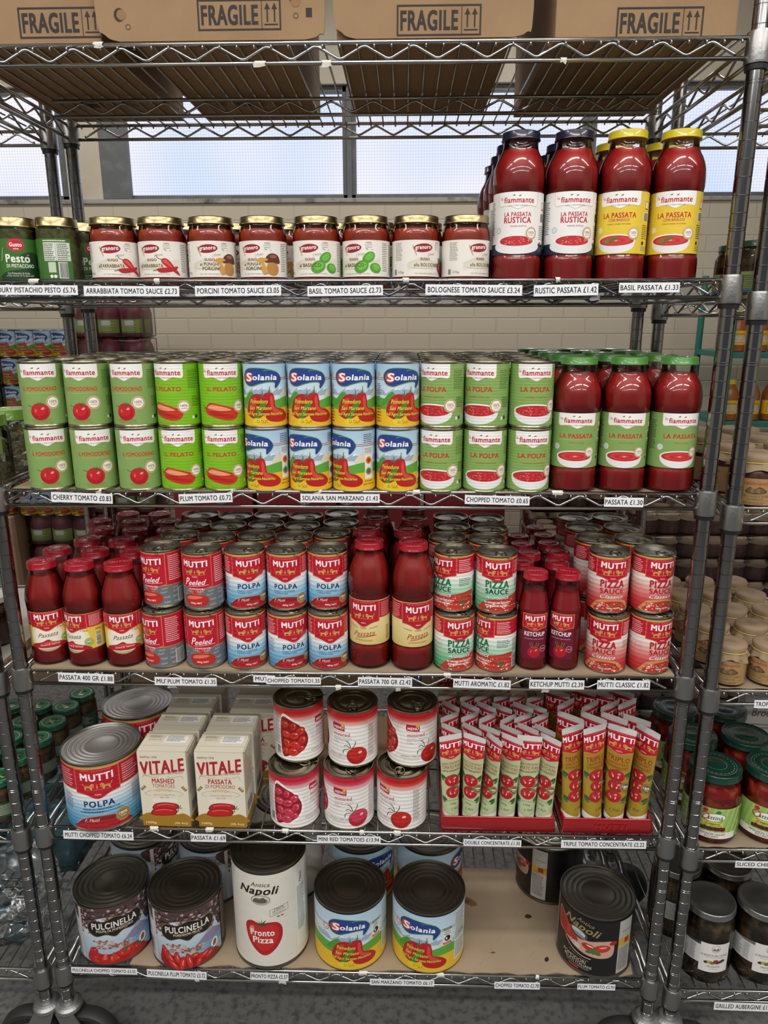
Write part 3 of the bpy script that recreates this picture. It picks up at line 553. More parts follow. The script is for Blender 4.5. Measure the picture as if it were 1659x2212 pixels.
def carton_art(kind):
    a = Art(); W = 95; H = 166; a.rect(0, 0, W, H, 'E6DFCC'); a.blob([(0, 12), (0, 24), (14, 30), (30, 28), (48, 42), (66, 28), (82, 30), (W, 22), (W, 12)], 'A57A1E', 4); a.rect(0, 0, W, 18, 'A57A1E')
    a.ell(48, 58, 26, 6, 'EFE8D4')
    a.text('NAPOLI 1978', 22, 154, 32, 4.4, 'A8232A', .02)
    a.text('VITALE', 47, 133, 85, 27, 'B4182A', .04, bend=lambda t: 5*t+1.5*t*t); a.line([(8, 114), (40, 117), (88, 128)], .5, '8A7040')
    a.text('POMODORI 100% ITALIANI', 56, 118.5, 62, 3.2, 'A8443A', .01, rot=6)
    if kind == 'mashed': a.text('MASHED', 47, 102, 44, 10.5, 'B4182A', .03); a.text('TOMATOES', 47, 91, 44, 8, 'A83A3A', .008)
    else: a.text('PASSATA', 47, 102, 46, 10.5, 'B4182A', .03); a.text('DI POMODORO', 47, 91, 58, 8, 'A83A3A', .008)
    a.ell(47, 82, 18, 3, 'D8C89A'); a.text('QUALITÀ GARANTITA', 47, 71, 42, 3.6, 'A8443A', .01); a.text('DAL 1978', 47, 65, 17, 3, 'A8443A', .01)
    for s in (-1, 1):
        a.line(cr([(47+s*8, 112), (47+s*20, 110), (47+s*36, 114), (47+s*40, 108)], 4, False), .5, '8A7040'); a.line(cr([(47+s*8, 79), (47+s*24, 80), (47+s*38, 74), (47+s*28, 68)], 4, False), .5, '8A7040')
        for k in range(3): a.blob([(47+s*(34+k*3), 88-k*3), (47+s*(40+k*3), 92-k*3), (47+s*(38+k*3), 86-k*3)], '9A7A2E', 3)
    for cx, cy in ((49, 46), (45, 34)):
        a.blob([(cx-28, cy-6), (cx-22, cy+4), (cx-6, cy+8), (cx+14, cy+7), (cx+25, cy+2), (cx+20, cy-7), (cx, cy-10), (cx-18, cy-10)], '6A1014', 4); a.blob([(cx-26, cy-6), (cx-21, cy+3), (cx-6, cy+7), (cx+14, cy+6), (cx+23, cy+1), (cx+18, cy-6), (cx, cy-9), (cx-17, cy-9)], 'C4181E', 4); a.line(cr([(cx-18, cy+1), (cx, cy+4), (cx+16, cy+2)], 3, False), 1, 'E89A94')
    for k in (0, 50, 100, 200, 260): a.line([(73, 42), (73+8*cos(R(k)), 42+8*sin(R(k)))], 1.4, '4A5A1E')
    a.text('1000g', 16, 7, 20, 5.6, 'F4ECD8', .01); a.text('(2lb 4oz)', 76, 7, 26, 5.6, 'F4ECD8', .01)
    return a
def carton_top_art():
    a = Art(); a.rect(0, 0, 94, 69, 'D9D2C0'); a.rect(0, 18, 94, 20, 'C2BBA8'); a.rect(8, 34, 38, 60, 'D2CAB6'); a.micro(9, 46, 36, 58, 5, '6A6252'); a.text('10-04-2026 10-20', 22, 40, 26, 2.6, '3A342A', .01); a.rect(42, 30, 86, 60, 'EAEAE8'); a.micro(45, 34, 82, 57, 5, '4A4A4A'); a.line([(0, 62), (94, 62)], .8, 'C6BEA8')
    return a
def art_pulc(kind):
    a = Art(); W = 240; H = 134; a.grad(-W, 0, W, H, [(0, '9AB4CC'), (.4, 'B8CEDF'), (.7, 'D8E2EA'), (1, 'A9BCCE')])
    rnd = random.Random(11); a.blob([(-90, 100), (-60, 92), (-50, 106), (-20, 114), (10, 110), (40, 112), (56, 96), (72, 60), (90, 90), (90, 133), (-90, 133)], '4E3C3A', 5)
    for lo, hi in ((-66, 66),):
        G = {}
        for _ in range(330):
            x = rnd.uniform(lo-8, hi+14); y = rnd.uniform(96, 133) if _ < 220 else rnd.uniform(70, 132)
            if _ >= 220: x = rnd.choice((-1, 1))*rnd.uniform(48, 78)
            s = rnd.uniform(1.5, 5); G.setdefault(rnd.choice(['3A2A26', '6A4848', '2A1E1E', '8A6468', '54403A', 'B8A0A4']), []).append([(x+s*cos(t)*rnd.uniform(.6, 1.2), y+s*.7*sin(t)) for t in (0, 1, 2, 3, 4, 5)])
        for c, P in G.items(): a.add(P, c)
    a.poly([(8, 44), (30, 62), (44, 76), (54, 68), (76, 52), (76, 40)], '8A86A6'); a.poly([(30, 62), (44, 76), (54, 68), (46, 66)], 'A8A2BA')
    a.blob([(6, 36), (40, 42), (78, 46), (78, 30), (30, 26)], '7FA6C8', 4)
    G = {}
    for _ in range(170):
        x = rnd.uniform(-48, 26); y = 38+rnd.uniform(0, 1)*(20 if x < -10 else 11)-(x+48)*.06; s = rnd.uniform(1, 2.8); G.setdefault(rnd.choice(['C8A898', '9A6A5E', 'E2CCBC', '7A5048', 'B08478', 'D8B8A8']), []).append([(x-s, y-s*.7), (x+s, y-s*.7), (x+s, y+s*.7), (x-s, y+s*.7)])
    for c, P in G.items(): a.add(P, c)
    if kind == 'chopped':
        a.blob([(-58, 0), (-60, 30), (-50, 36), (-40, 26), (-20, 22), (0, 26), (24, 30), (46, 26), (58, 10), (58, 0)], 'B8201E', 4)
        for _ in range(26): a.ell(rnd.uniform(-50, 0), rnd.uniform(4, 22), 5, 2.6, rnd.choice(['CC3A30', 'A81A18', 'E06A58']), rnd.uniform(0, 90))
        tomato(a, 14, 17, 17, 'CC2C22', .85); tomato(a, 42, 16, 13, 'C4241E', .8); tomato(a, -50, 30, 9, 'C2241E', 1.1)
        for k in (20, 70, 130, 190, 250, 310): a.poly([(14, 22), (14+13*cos(R(k)), 22+9*sin(R(k))), (16, 20)], '3E6E2A')
    else:
        a.blob([(-58, 0), (-62, 40), (-54, 44), (-40, 30), (0, 22), (40, 24), (58, 12), (58, 0)], '9A1616', 4)
        for x, y, l, ro in ((-52, 32, 20, 110), (-42, 20, 22, 115), (-28, 24, 14, 100), (-18, 10, 18, 80), (-4, 14, 20, 100), (8, 24, 9, 0), (16, 10, 16, 70), (28, 18, 16, 20), (40, 14, 14, 30), (-36, 6, 16, 130), (48, 22, 8, 60)):
            a.ell(x, y, l, 6.4, 'B41C1A', ro); a.ell(x, y, l*.88, 4.6, 'CE342C', ro); a.ell(x+1, y+1, l*.4, 1.1, 'F2A090', ro)
    ov = [(x*1.3, 88+(y-88)*1.2) for x, y in [(-46, 92), (-36, 104), (-18, 102), (0, 109), (18, 104), (34, 107), (42, 96), (38, 80), (26, 74), (10, 76), (-2, 68), (-16, 74), (-32, 70), (-44, 78)]]
    a.blob(ov, '8A6A3A', 5); a.blob([(x*.97-.03, 88+(y-88)*.93) for x, y in ov], '14100E', 5); a.blob([(x*.88, 88+(y-88)*.82) for x, y in ov], '1E1814', 5)
    a.text('PULCINELLA', -3, 94, 92, 15, 'F4EEE4', .025, bend=lambda t: 2*t); a.text('POLPA DI POMODORO' if kind == 'chopped' else 'POMODORI PELATI', -3, 81.5, 74 if kind == 'chopped' else 58, 5.6, 'E8DECC', .015, bend=lambda t: 1.4*t)
    for s in (-1, 1): a.line(cr([(s*6, 77), (s*14, 79), (s*22, 77), (s*16, 75)], 3, False), .6, 'B89A5A')
    a.ell(52, 30, 9, 12, 'F0EEE6', -15); a.ell(52, 30, 4, 8, '3E7A3E', -15); a.ell(54, 30, 2.6, 7, 'C22A2A', -15); a.rect(40, 16, 48, 24, '2E7A4A')
    a.rect(76, 2, 120, 130, '1A1512'); a.micro(80, 10, 116, 126, 22, 'B8A890'); a.barcode(-118, 10, -90, 50)
    a.rect(-84, 2, -76, 130, 'D8CCC8'); a.micro(-140, 60, -90, 126, 14, '5A4A48')
    return a
def art_pronto():
    a = Art(); W = 246; H = 225; a.rect(-W, 0, W, H, 'E4E0D6')
    a.text('Antica', 2, 202, 40, 10, '3A342E', .008, .25, 0); a.text('Napoli', -2, 184, 84, 24, '1E1A16', .03, .3)
    a.ell(2, 165, 20, 12, '6A665E', n=26); a.ell(2, 165, 18.5, 10.6, 'DAD6CA', n=26); a.ell(2, 163, 15, 7, '8A867C'); a.blob([(-14, 160), (-8, 170), (0, 166), (8, 172), (14, 160)], '5E5A52', 3)
    a.line([(20, 140), (58, 148), (58, 132), (20, 124), (20, 140)], .8, '4E6A50'); a.text('100%', 39, 142, 20, 6, '4E5A50', .01, rot=10); a.text('PRODOTTO', 39, 136.5, 28, 3.4, '4E5A50', .01, rot=10); a.text('ITALIANO', 39, 131.5, 26, 3.4, '4E5A50', .01, rot=10); a.rect(34, 120, 40, 123, '3E7A4A'); a.rect(42, 121, 48, 124, 'C22A30')
    a.blob([(-34, 98), (-22, 112), (-4, 108), (4, 106), (14, 110), (34, 108), (44, 92), (42, 66), (28, 42), (8, 28), (-10, 36), (-28, 62)], 'B81A22', 6); a.blob([(-28, 92), (-18, 104), (0, 100), (24, 104), (36, 90), (34, 66), (20, 48), (4, 38), (-10, 48), (-24, 70)], 'C62A2E', 6); a.blob([(-26, 88), (-22, 98), (-14, 96), (-20, 76)], 'E4807A', 4)
    for k in (10, 50, 95, 140, 175, 215, 320): a.poly([(2, 108), (2+15*cos(R(k)), 107+13*sin(R(k))), (5, 103)], '3A5A24')
    a.text('Pronto', 2, 84, 50, 15, 'F4F0EA', .03); a.text('Pizza', 3, 66, 42, 15, 'F4F0EA', .03)
    a.rect(78, 20, 110, 215, 'E9E9E6'); a.micro(82, 60, 108, 170, 26, '6A6A72'); a.text('Napoli', 94, 188, 24, 9, '2A2622', .02, .3, 80); a.micro(114, 20, 200, 200, 30, '9A968C')
    return a
def art_black():
    a = Art(); W = 240; H = 134; a.rect(-W, 0, W, H, '141110')
    a.blob([(-62, 74), (-40, 66), (-16, 54), (10, 46), (40, 44), (64, 52), (64, 84), (40, 86), (10, 80), (-20, 88), (-62, 118)], 'C8A494', 5)
    a.blob([(-62, 78), (-62, 114), (-42, 104), (-24, 88), (-20, 70), (-34, 66), (-50, 70)], 'B0241E', 5); a.ell(-30, 82, 13, 8, 'C8342A', -50); a.ell(-18, 74, 12, 8, 'B82820', -40); a.ell(-44, 88, 12, 8, 'A81E1A', -60)
    a.ell(16, 66, 15, 8, 'B82A22', -10); a.ell(42, 68, 17, 9, 'C2342A', 12); a.ell(44, 71, 8, 2, 'EFA894', 12); a.ell(18, 69, 8, 1.6, 'F4D8CC', -10); a.ell(64, 82, 8, 5, 'A8201E', 20)
    for x, y, ro in ((18, 56, 20), (32, 56, -20), (26, 60, 80)): a.ell(x, y, 9, 4.4, '4E7030', ro)
    for i in range(8): a.ell(-16+i*1.2, 62-i*.4, 7, 5, 'D8C8BC' if i % 2 else 'B8A498', i*24)
    a.text('Napoli', -2, 106, 78, 22, '9A8A5E', .02, .3, -12); a.text('Antica', 6, 121, 36, 9, '9A8A5E', .005, .25, -12)
    a.ell(-8, 90, 20, 12, '6A6250', -14); a.ell(-8, 90, 18, 10.4, '2A2824', -14); a.ell(-8, 92, 16, 7, 'C8CACC', -14); a.ell(-6, 86, 14, 4, '8A8C8E', -14)
    a.line(cr([(-38, 62), (-22, 48), (0, 40), (22, 38)], 4, False), 1.2, 'E8E4DC'); a.line(cr([(-38, 60.6), (-22, 46.6), (0, 38.8), (22, 36.8)], 4, False), .8, 'A82A2A')
    a.text('PRODOTTO ITALIANO', -4, 35, 44, 2.6, 'B09A60', .01, rot=-12); a.text('POMODORI', -14, 27, 52, 8, 'C8C2B4', .01, rot=-4); a.text('PELATI ITALIANI', -6, 18, 60, 7, 'C8C2B4', .01, rot=-4); a.text('SUCCO DI POMODORO', -6, 11, 50, 3.6, 'A8A294', .01, rot=-4); a.rect(-24, 4, -2, 8, 'B82A34')
    a.rect(76, 2, 112, 132, 'B4B2AE'); a.rect(76, 70, 112, 88, 'C8A23A'); a.rect(92, 74, 104, 86, 'B02A22'); a.micro(79, 10, 108, 66, 14, '4A4846'); a.text('Antica Napoli', 96, 104, 26, 5, '5A5650', .01, .3); a.rect(-112, 2, -76, 132, 'B4B2AE'); a.micro(-110, 40, -79, 126, 18, '4A4846'); a.barcode(-96, 4, -80, 34)
    return a
def tube_art(kind):
    """v 0..H, u -1..1 scaled later by tube map (u in mm, half width 25)"""
    a = Art(); H = 168; dbl = kind == 'double'; bgc = 'B9C79A' if dbl else 'A58B2A'
    a.grad(-50, 0, 50, H, [(0, bgc), (1, bgc)], 28); a.poly([(-25, 14), (0, 5), (25, 14), (25, 0), (-25, 0)], 'E9E9E4'); a.rect(-50, 0, -25, 14, 'E9E9E4'); a.rect(25, 0, 50, 14, 'E9E9E4')
    a.rect(-50, H-42, -25, H, 'C4122F'); a.rect(25, H-42, 50, H, 'C4122F'); a.micro(27, H-38, 46, H-14, 7, 'F0B8B8'); a.micro(-46, H-38, -27, H-14, 7, 'F0B8B8')
    mutti_panel(a, 0, 25, H-40, H-7, 7, w=39); a.rect(-50, H-8, 50, H+2, 'D8D8D6'); a.text('L 202 16-05-2027', 4, H-3, 20, 2, '5A5A5A', .0)
    if dbl:
        for t, y, w, h in (('DOUBLE CONCENTRATE', H-55, 37, 4.6), ('TOMATO PUREE', H-62.5, 37, 6.6), ('DOPPIO CONCENTRATO', H-70, 37, 4.6)): a.text(t, 0, y, w, h, 'A8442A', .02, bend=lambda q: 1.5*q*q)
        yy = (78, 54); rr = 14
    else:
        for t, y, w, h in (('TRIPLO', H-56, 32, 8.6), ('CONCENTRATO', H-65, 32, 5), ('DI POMODORO', H-72, 32, 5)): a.text(t, 0, y, w, h, 'A8341E', .03, bend=lambda q: 1.5*q*q)
        yy = (82, 63, 44); rr = 12.5
    for s in (-1, 1):
        for y in (88, 42): a.ell(s*17, y, 7, 3, '2E5A30', s*35); a.ell(s*19, y-4, 6, 2.6, '3E6E3A', s*50)
    for i, y in enumerate(yy): 
        tomato(a, (0, 1.5, -1)[i], y, rr, 'B8242E', .86); a.ell(-4, y-2, 1, 2.4, 'F4C8C0', 10); a.ell(3, y-2, 1, 2.4, 'F4C8C0', -10)
    a.line(cr([(-16, 100), (0, 97), (16, 101)], 3, False), .5, '3A4A2A'); a.line(cr([(-16, 35), (0, 38), (16, 34)], 3, False), .5, '3A4A2A')
    a.ell(16, 64, 9.5, 9.5, '8A7A44', n=26); a.ell(16, 64, 7, 7, 'B4A06A', n=24) ; a.ell(16, 64, 6.8, 6.8, '6E5A2C', n=24); a.text('100%', 16, 65, 11, 4, 'FFFFFF', .02); a.text('ITALIAN', 16, 61, 7, 1.8, 'FFFFFF', .01)
    if dbl: a.text('130g', 0, 30, 12, 5, '4A4A34', .01)
    script_T(a, 'F. Mutti', 4, 20, 17, 5, '2A2A20', 6); a.text('PARMA ITALIA', 0, 3, 16, 1.8, '3A3A3A', .0)
    a.micro(28, 30, 46, 110, 26, '5A5020'); a.micro(-46, 30, -28, 110, 26, '5A5020')
    return a
def art_chilli():
    a = Art(); H = 66; a.rect(-160, 0, 160, H, '9CC060'); 
    for x in range(-150, 160, 12): a.poly([(x, 0), (x+6, 0), (x+24, H), (x+18, H)], 'A8CA70')
    a.rect(-46, 0, 46, 14, 'F0EEE6'); a.text('PEPERONCINI TAGLIATI', 0, 9.6, 50, 4.6, '1E1E1A', .02); a.text('PICCANTI', 0, 4, 24, 4.4, '1E1E1A', .02)
    a.ell(2, 46, 21, 9, '2E7A4A', 6, 28); a.ell(2, 46, 20, 8.2, 'F6F4EE', 6, 28); a.text('attinà', 3, 45.5, 28, 8, '2E6A44', .02, .2); a.ring(-15, 48, 6, 8, 'C2263A'); a.ell(-15, 60, 5, 4, 'C2263A'); a.poly([(2, 57), (8, 62), (14, 60), (12, 55)], '2E7A4A')
    a.poly([(-20, 29), (0, 32), (20, 29), (18, 35), (0, 37), (-18, 35)], 'E2C82E'); a.text('iContorni', 0, 32.6, 26, 4, '4A2A10', .02); a.rect(-22, 17, 24, 25, '5A2A1E')
    for i in range(14): a.ell(-20+i*3.2, 21+(i % 3)*2-1, 3, 1.8, '7A2018' if i % 2 else '5A1612', i*40)
    a.micro(-110, 14, -54, 60, 14, '4A6A2E'); a.barcode(-70, 2, -56, 20); a.micro(56, 4, 100, 60, 12, '4A6A2E')
    return a
def art_aubergine():
    a = Art(); H = 66; a.poly([(-92, 18), (-28, 18), (-28, 0), (32, 0), (32, 70), (-28, 70), (-28, 62), (-92, 62)], 'DADAD7'); a.micro(-88, 21, -52, 60, 13, '4A4A4A'); a.line([(-50, 20), (-50, 60)], .4, '5A5A5A'); a.micro(-48, 21, -36, 60, 13, '5A5A5A')
    a.rect(-28, 0, 32, 70, 'E6E5E2'); a.ring(2, 58, 8, 8.8, '6A6A6A'); a.blob([(-4, 54), (-2, 60), (2, 57), (6, 61), (8, 54)], '7A7A7A', 3)
    a.text('LE BONTÀ DEL CASALE', 1, 42, 54, 6, '3A3A38', .01); a.text('DA OLTRE 30 ANNI', 1, 36, 34, 2, '5A5A58', .0)
    for x, y, c in ((-14, 24, '3A2A2A'), (-8, 25, 'C2A02E'), (-2, 23, '5A7A2E'), (4, 28, 'B02A22'), (8, 24, '7A2A3A'), (14, 26, '3A4A22'), (18, 28, '3A2A3A')): a.ell(x, y, 5.5, 3.4, c, 10)
    a.text('MELANZANE', 1, 14, 26, 4, '3A3A38', .01); a.text('grigliate', 1, 8, 16, 2.4, '5A5A58', .0)
    return a
def art_onion():
    a = Art(); H = 46; a.rect(-108, 0, 108, H, 'A88458'); a.text('calabriamia', 0, 38, 40, 6, 'A02A1E', .01, .25); a.blob([(-16, 22), (-10, 31), (-2, 28), (6, 32), (14, 28), (18, 22), (0, 19)], '5A4A34', 4)
    for i in range(5): a.ell(-10+i*5, 25, 3.4, 4, '8A7048' if i % 2 else '6E5A3C', 20)
    a.line([(-24, 8), (24, 8), (24, 18), (-24, 18), (-24, 8)], .5, '3A5A2A'); a.text('CIPOLLA ROSSA DI TROPEA', 0, 15, 44, 3, '3A4A22', .01); a.text('CALABRIA IGP', 0, 10.6, 26, 3, '3A4A22', .01); a.micro(-24, 1, 24, 6, 2, '4A3A22'); a.micro(-70, 4, -34, 42, 13, '4A3A22'); a.micro(36, 4, 80, 42, 13, '4A3A22')
    return a
def art_simple(W, H, base, lines, blocks=()):
    a = Art(); a.rect(-W, 0, W, H, base)
    for b in blocks: a.rect(*b)
    a.micro(-W*.6, H*.15, W*.6, H*.85, 7, lines); return a
# ------------------------------------------------------------------ placements (x, y, z, turn, row, label)
ITEMS = {
 ('pesto', 'B'): [
 (-0.5412, 0.0400, 1.6104, 0.47, 0, 'green pistachio pesto jar, front row, left'),
 (-0.4724, 0.0400, 1.6104, -1.95, 0, 'green pistachio pesto jar, front row, right'),
 (-0.5292, 0.1110, 1.6104, 0.90, 1, 'green pistachio pesto jar, second row back, left'),
 (-0.5172, 0.1820, 1.6104, 0.90, 2, 'green pistachio pesto jar, third row back, left'),
 (-0.4604, 0.1110, 1.6104, 0.90, 1, 'green pistachio pesto jar, second row back, right'),
 (-0.4484, 0.1820, 1.6104, 0.90, 2, 'green pistachio pesto jar, third row back, right'),
 ],
 ('arrabbiata', 'B'): [
 (-0.3813, 0.0450, 1.6104, 0.37, 0, 'arrabbiata sauce jar with printed red chillies, front row, left'),
 (-0.3015, 0.0450, 1.6104, -0.05, 0, 'arrabbiata sauce jar with printed red chillies, front row, right'),
 (-0.3633, 0.1280, 1.6104, 0.20, 1, 'arrabbiata sauce jar with printed red chillies, second row back, left'),
 (-0.3633, 0.2110, 1.6104, 0.20, 2, 'arrabbiata sauce jar with printed red chillies, third row back, left'),
 (-0.2835, 0.1280, 1.6104, 0.20, 1, 'arrabbiata sauce jar with printed red chillies, second row back, right'),
 (-0.2835, 0.2110, 1.6104, 0.20, 2, 'arrabbiata sauce jar with printed red chillies, third row back, right'),
 ],
 ('porcini', 'B'): [
 (-0.2194, 0.0450, 1.6104, 0.25, 0, 'porcini sauce jar with printed brown mushrooms, front row, left'),
 (-0.1348, 0.0450, 1.6104, -0.17, 0, 'porcini sauce jar with printed brown mushrooms, front row, right'),
 (-0.2014, 0.1280, 1.6104, 0.20, 1, 'porcini sauce jar with printed brown mushrooms, second row back, left'),
 (-0.2014, 0.2110, 1.6104, 0.20, 2, 'porcini sauce jar with printed brown mushrooms, third row back, left'),
 (-0.1168, 0.1280, 1.6104, 0.20, 1, 'porcini sauce jar with printed brown mushrooms, second row back, right'),
 (-0.1168, 0.2110, 1.6104, 0.20, 2, 'porcini sauce jar with printed brown mushrooms, third row back, right'),
 ],
 ('basil', 'B'): [
 (-0.0468, 0.0450, 1.6104, -0.04, 0, 'basil sauce jar with printed basil leaves, front row, left'),
 (0.0345, 0.0450, 1.6104, -0.36, 0, 'basil sauce jar with printed basil leaves, front row, right'),
 (-0.0301, 0.1280, 1.6104, 0.20, 1, 'basil sauce jar with printed basil leaves, second row back, left'),
 (-0.0298, 0.2110, 1.6104, 0.20, 2, 'basil sauce jar with printed basil leaves, third row back, left'),
 (0.0475, 0.1280, 1.6104, 0.20, 1, 'basil sauce jar with printed basil leaves, second row back, right'),
 (0.0478, 0.2110, 1.6104, 0.20, 2, 'basil sauce jar with printed basil leaves, third row back, right'),
 ],
 ('bolognese', 'B'): [
 (0.1158, 0.0450, 1.6104, 0.51, 0, 'bolognese sauce jar with printed red onion, front row, left'),
 (0.1969, 0.0450, 1.6104, 0.72, 0, 'bolognese sauce jar with printed red onion, front row, right'),
 (0.1252, 0.1281, 1.6104, 0.20, 1, 'bolognese sauce jar with printed red onion, second row back, left'),
 (0.1255, 0.2111, 1.6104, 0.20, 2, 'bolognese sauce jar with printed red onion, third row back, left'),
 (0.2028, 0.1268, 1.6104, 0.20, 1, 'bolognese sauce jar with printed red onion, second row back, right'),
 (0.2031, 0.2096, 1.6104, 0.20, 2, 'bolognese sauce jar with printed red onion, third row back, right'),
 ],
 ('rustica', 'B'): [
 (0.2802, 0.0500, 1.6104, -0.15, 0, 'tall rustic passata bottle with navy cap, front row, left'),
 (0.3638, 0.0500, 1.6104, -0.01, 0, 'tall rustic passata bottle with navy cap, front row, right'),
 (0.2826, 0.1377, 1.6104, 0.20, 1, 'tall rustic passata bottle with navy cap, second row back, left'),
 (0.2823, 0.2244, 1.6104, 0.20, 2, 'tall rustic passata bottle with navy cap, third row back, left'),
 (0.2802, 0.3095, 1.6104, 0.20, 3, 'tall rustic passata bottle with navy cap, fourth row back, left'),
 (0.3661, 0.1364, 1.6104, 0.20, 1, 'tall rustic passata bottle with navy cap, second row back, right'),
 (0.3658, 0.2229, 1.6104, 0.20, 2, 'tall rustic passata bottle with navy cap, third row back, right'),
 (0.3638, 0.3095, 1.6104, 0.20, 3, 'tall rustic passata bottle with navy cap, fourth row back, right'),
 ],
 ('basilico', 'B'): [
 (0.4474, 0.0500, 1.6104, -0.37, 0, 'tall basil passata bottle with yellow cap, front row, left'),
 (0.5310, 0.0500, 1.6104, -0.33, 0, 'tall basil passata bottle with yellow cap, front row, right'),
 (0.4496, 0.1365, 1.6104, 0.20, 1, 'tall basil passata bottle with yellow cap, second row back, left'),
 (0.4493, 0.2230, 1.6104, 0.20, 2, 'tall basil passata bottle with yellow cap, third row back, left'),
 (0.4474, 0.3095, 1.6104, 0.20, 3, 'tall basil passata bottle with yellow cap, fourth row back, left'),
 (0.5331, 0.1365, 1.6104, 0.20, 1, 'tall basil passata bottle with yellow cap, second row back, right'),
 (0.5328, 0.2230, 1.6104, 0.20, 2, 'tall basil passata bottle with yellow cap, third row back, right'),
 (0.5310, 0.3095, 1.6104, 0.20, 3, 'tall basil passata bottle with yellow cap, fourth row back, right'),
 ],
 ('pomodorino', 'C'): [
 (-0.5243, 0.0300, 1.2671, 0.41, 0, 'soft green cherry tomato can, bottom tier, front row, leftmost'),
 (-0.4447, 0.0300, 1.2671, 0.42, 0, 'soft green cherry tomato can, bottom tier, front row, second from left'),
 (-0.3654, 0.0300, 1.2671, 0.32, 0, 'soft green cherry tomato can, bottom tier, front row, rightmost'),
 (-0.5229, 0.0320, 1.3771, 0.27, 0, 'soft green cherry tomato can, top tier, front row, leftmost'),
 (-0.4454, 0.0320, 1.3771, 0.06, 0, 'soft green cherry tomato can, top tier, front row, second from left'),
 (-0.3654, 0.0320, 1.3771, -0.05, 0, 'soft green cherry tomato can, top tier, front row, rightmost'),
 (-0.5151, 0.1106, 1.2671, -0.78, 1, 'soft green cherry tomato can, bottom tier, second row back, leftmost'),
 (-0.5152, 0.1106, 1.3771, 0.62, 1, 'soft green cherry tomato can, top tier, second row back, leftmost'),
 (-0.5155, 0.1882, 1.2671, -2.92, 2, 'soft green cherry tomato can, bottom tier, third row back, leftmost'),
 (-0.5156, 0.1882, 1.3771, 2.02, 2, 'soft green cherry tomato can, top tier, third row back, leftmost'),
 (-0.5152, 0.2646, 1.2671, 2.97, 3, 'soft green cherry tomato can, bottom tier, fourth row back, leftmost'),
 (-0.5153, 0.2646, 1.3771, -0.18, 3, 'soft green cherry tomato can, top tier, fourth row back, leftmost'),
 (-0.5159, 0.3425, 1.2671, 0.83, 4, 'soft green cherry tomato can, bottom tier, fifth row back, leftmost'),
 (-0.5160, 0.3425, 1.3771, -2.10, 4, 'soft green cherry tomato can, top tier, fifth row back, leftmost'),
 (-0.4399, 0.1112, 1.2671, 0.14, 1, 'soft green cherry tomato can, bottom tier, second row back, second from left'),
 (-0.4399, 0.1113, 1.3771, 1.45, 1, 'soft green cherry tomato can, top tier, second row back, second from left'),
 (-0.4402, 0.1883, 1.2671, 1.55, 2, 'soft green cherry tomato can, bottom tier, third row back, second from left'),
 (-0.4403, 0.1883, 1.3771, 0.55, 2, 'soft green cherry tomato can, top tier, third row back, second from left'),
 (-0.4399, 0.2646, 1.2671, 2.19, 3, 'soft green cherry tomato can, bottom tier, fourth row back, second from left'),
 (-0.4400, 0.2646, 1.3771, -0.16, 3, 'soft green cherry tomato can, top tier, fourth row back, second from left'),
 (-0.4406, 0.3424, 1.2671, 1.28, 4, 'soft green cherry tomato can, bottom tier, fifth row back, second from left'),
 (-0.4407, 0.3424, 1.3771, 2.53, 4, 'soft green cherry tomato can, top tier, fifth row back, second from left'),
 (-0.3646, 0.1107, 1.2671, -0.33, 1, 'soft green cherry tomato can, bottom tier, second row back, rightmost'),
 (-0.3646, 0.1107, 1.3771, 2.61, 1, 'soft green cherry tomato can, top tier, second row back, rightmost'),
 (-0.3649, 0.1886, 1.2671, -2.18, 2, 'soft green cherry tomato can, bottom tier, third row back, rightmost'),
 (-0.3650, 0.1886, 1.3771, -1.70, 2, 'soft green cherry tomato can, top tier, third row back, rightmost'),
 (-0.3646, 0.2658, 1.2671, 0.76, 3, 'soft green cherry tomato can, bottom tier, fourth row back, rightmost'),
 (-0.3647, 0.2658, 1.3771, -1.19, 3, 'soft green cherry tomato can, top tier, fourth row back, rightmost'),
 (-0.3654, 0.3419, 1.2671, -0.89, 4, 'soft green cherry tomato can, bottom tier, fifth row back, rightmost'),
 (-0.3655, 0.3419, 1.3771, 0.51, 4, 'soft green cherry tomato can, top tier, fifth row back, rightmost'),
 ],
 ('pelato', 'C'): [
 (-0.2900, 0.0300, 1.2671, 0.14, 0, 'bright green plum tomato can, bottom tier, front row, left'),
 (-0.2146, 0.0300, 1.2671, 0.07, 0, 'bright green plum tomato can, bottom tier, front row, right'),
 (-0.2892, 0.0320, 1.3771, -0.28, 0, 'bright green plum tomato can, top tier, front row, left'),
 (-0.2139, 0.0320, 1.3771, 0.25, 0, 'bright green plum tomato can, top tier, front row, right'),
 (-0.2893, 0.1114, 1.2671, 1.09, 1, 'bright green plum tomato can, bottom tier, second row back, left'),
 (-0.2894, 0.1114, 1.3771, 2.57, 1, 'bright green plum tomato can, top tier, second row back, left'),
 (-0.2896, 0.1890, 1.2671, 1.03, 2, 'bright green plum tomato can, bottom tier, third row back, left'),
 (-0.2897, 0.1891, 1.3771, -2.02, 2, 'bright green plum tomato can, top tier, third row back, left'),
 (-0.2894, 0.2658, 1.2671, 2.43, 3, 'bright green plum tomato can, bottom tier, fourth row back, left'),
 (-0.2894, 0.2658, 1.3771, 0.41, 3, 'bright green plum tomato can, top tier, fourth row back, left'),
 (-0.2901, 0.3424, 1.2671, 1.99, 4, 'bright green plum tomato can, bottom tier, fifth row back, left'),
 (-0.2902, 0.3424, 1.3771, 0.44, 4, 'bright green plum tomato can, top tier, fifth row back, left'),
 (-0.2140, 0.1101, 1.2671, 2.12, 1, 'bright green plum tomato can, bottom tier, second row back, right'),
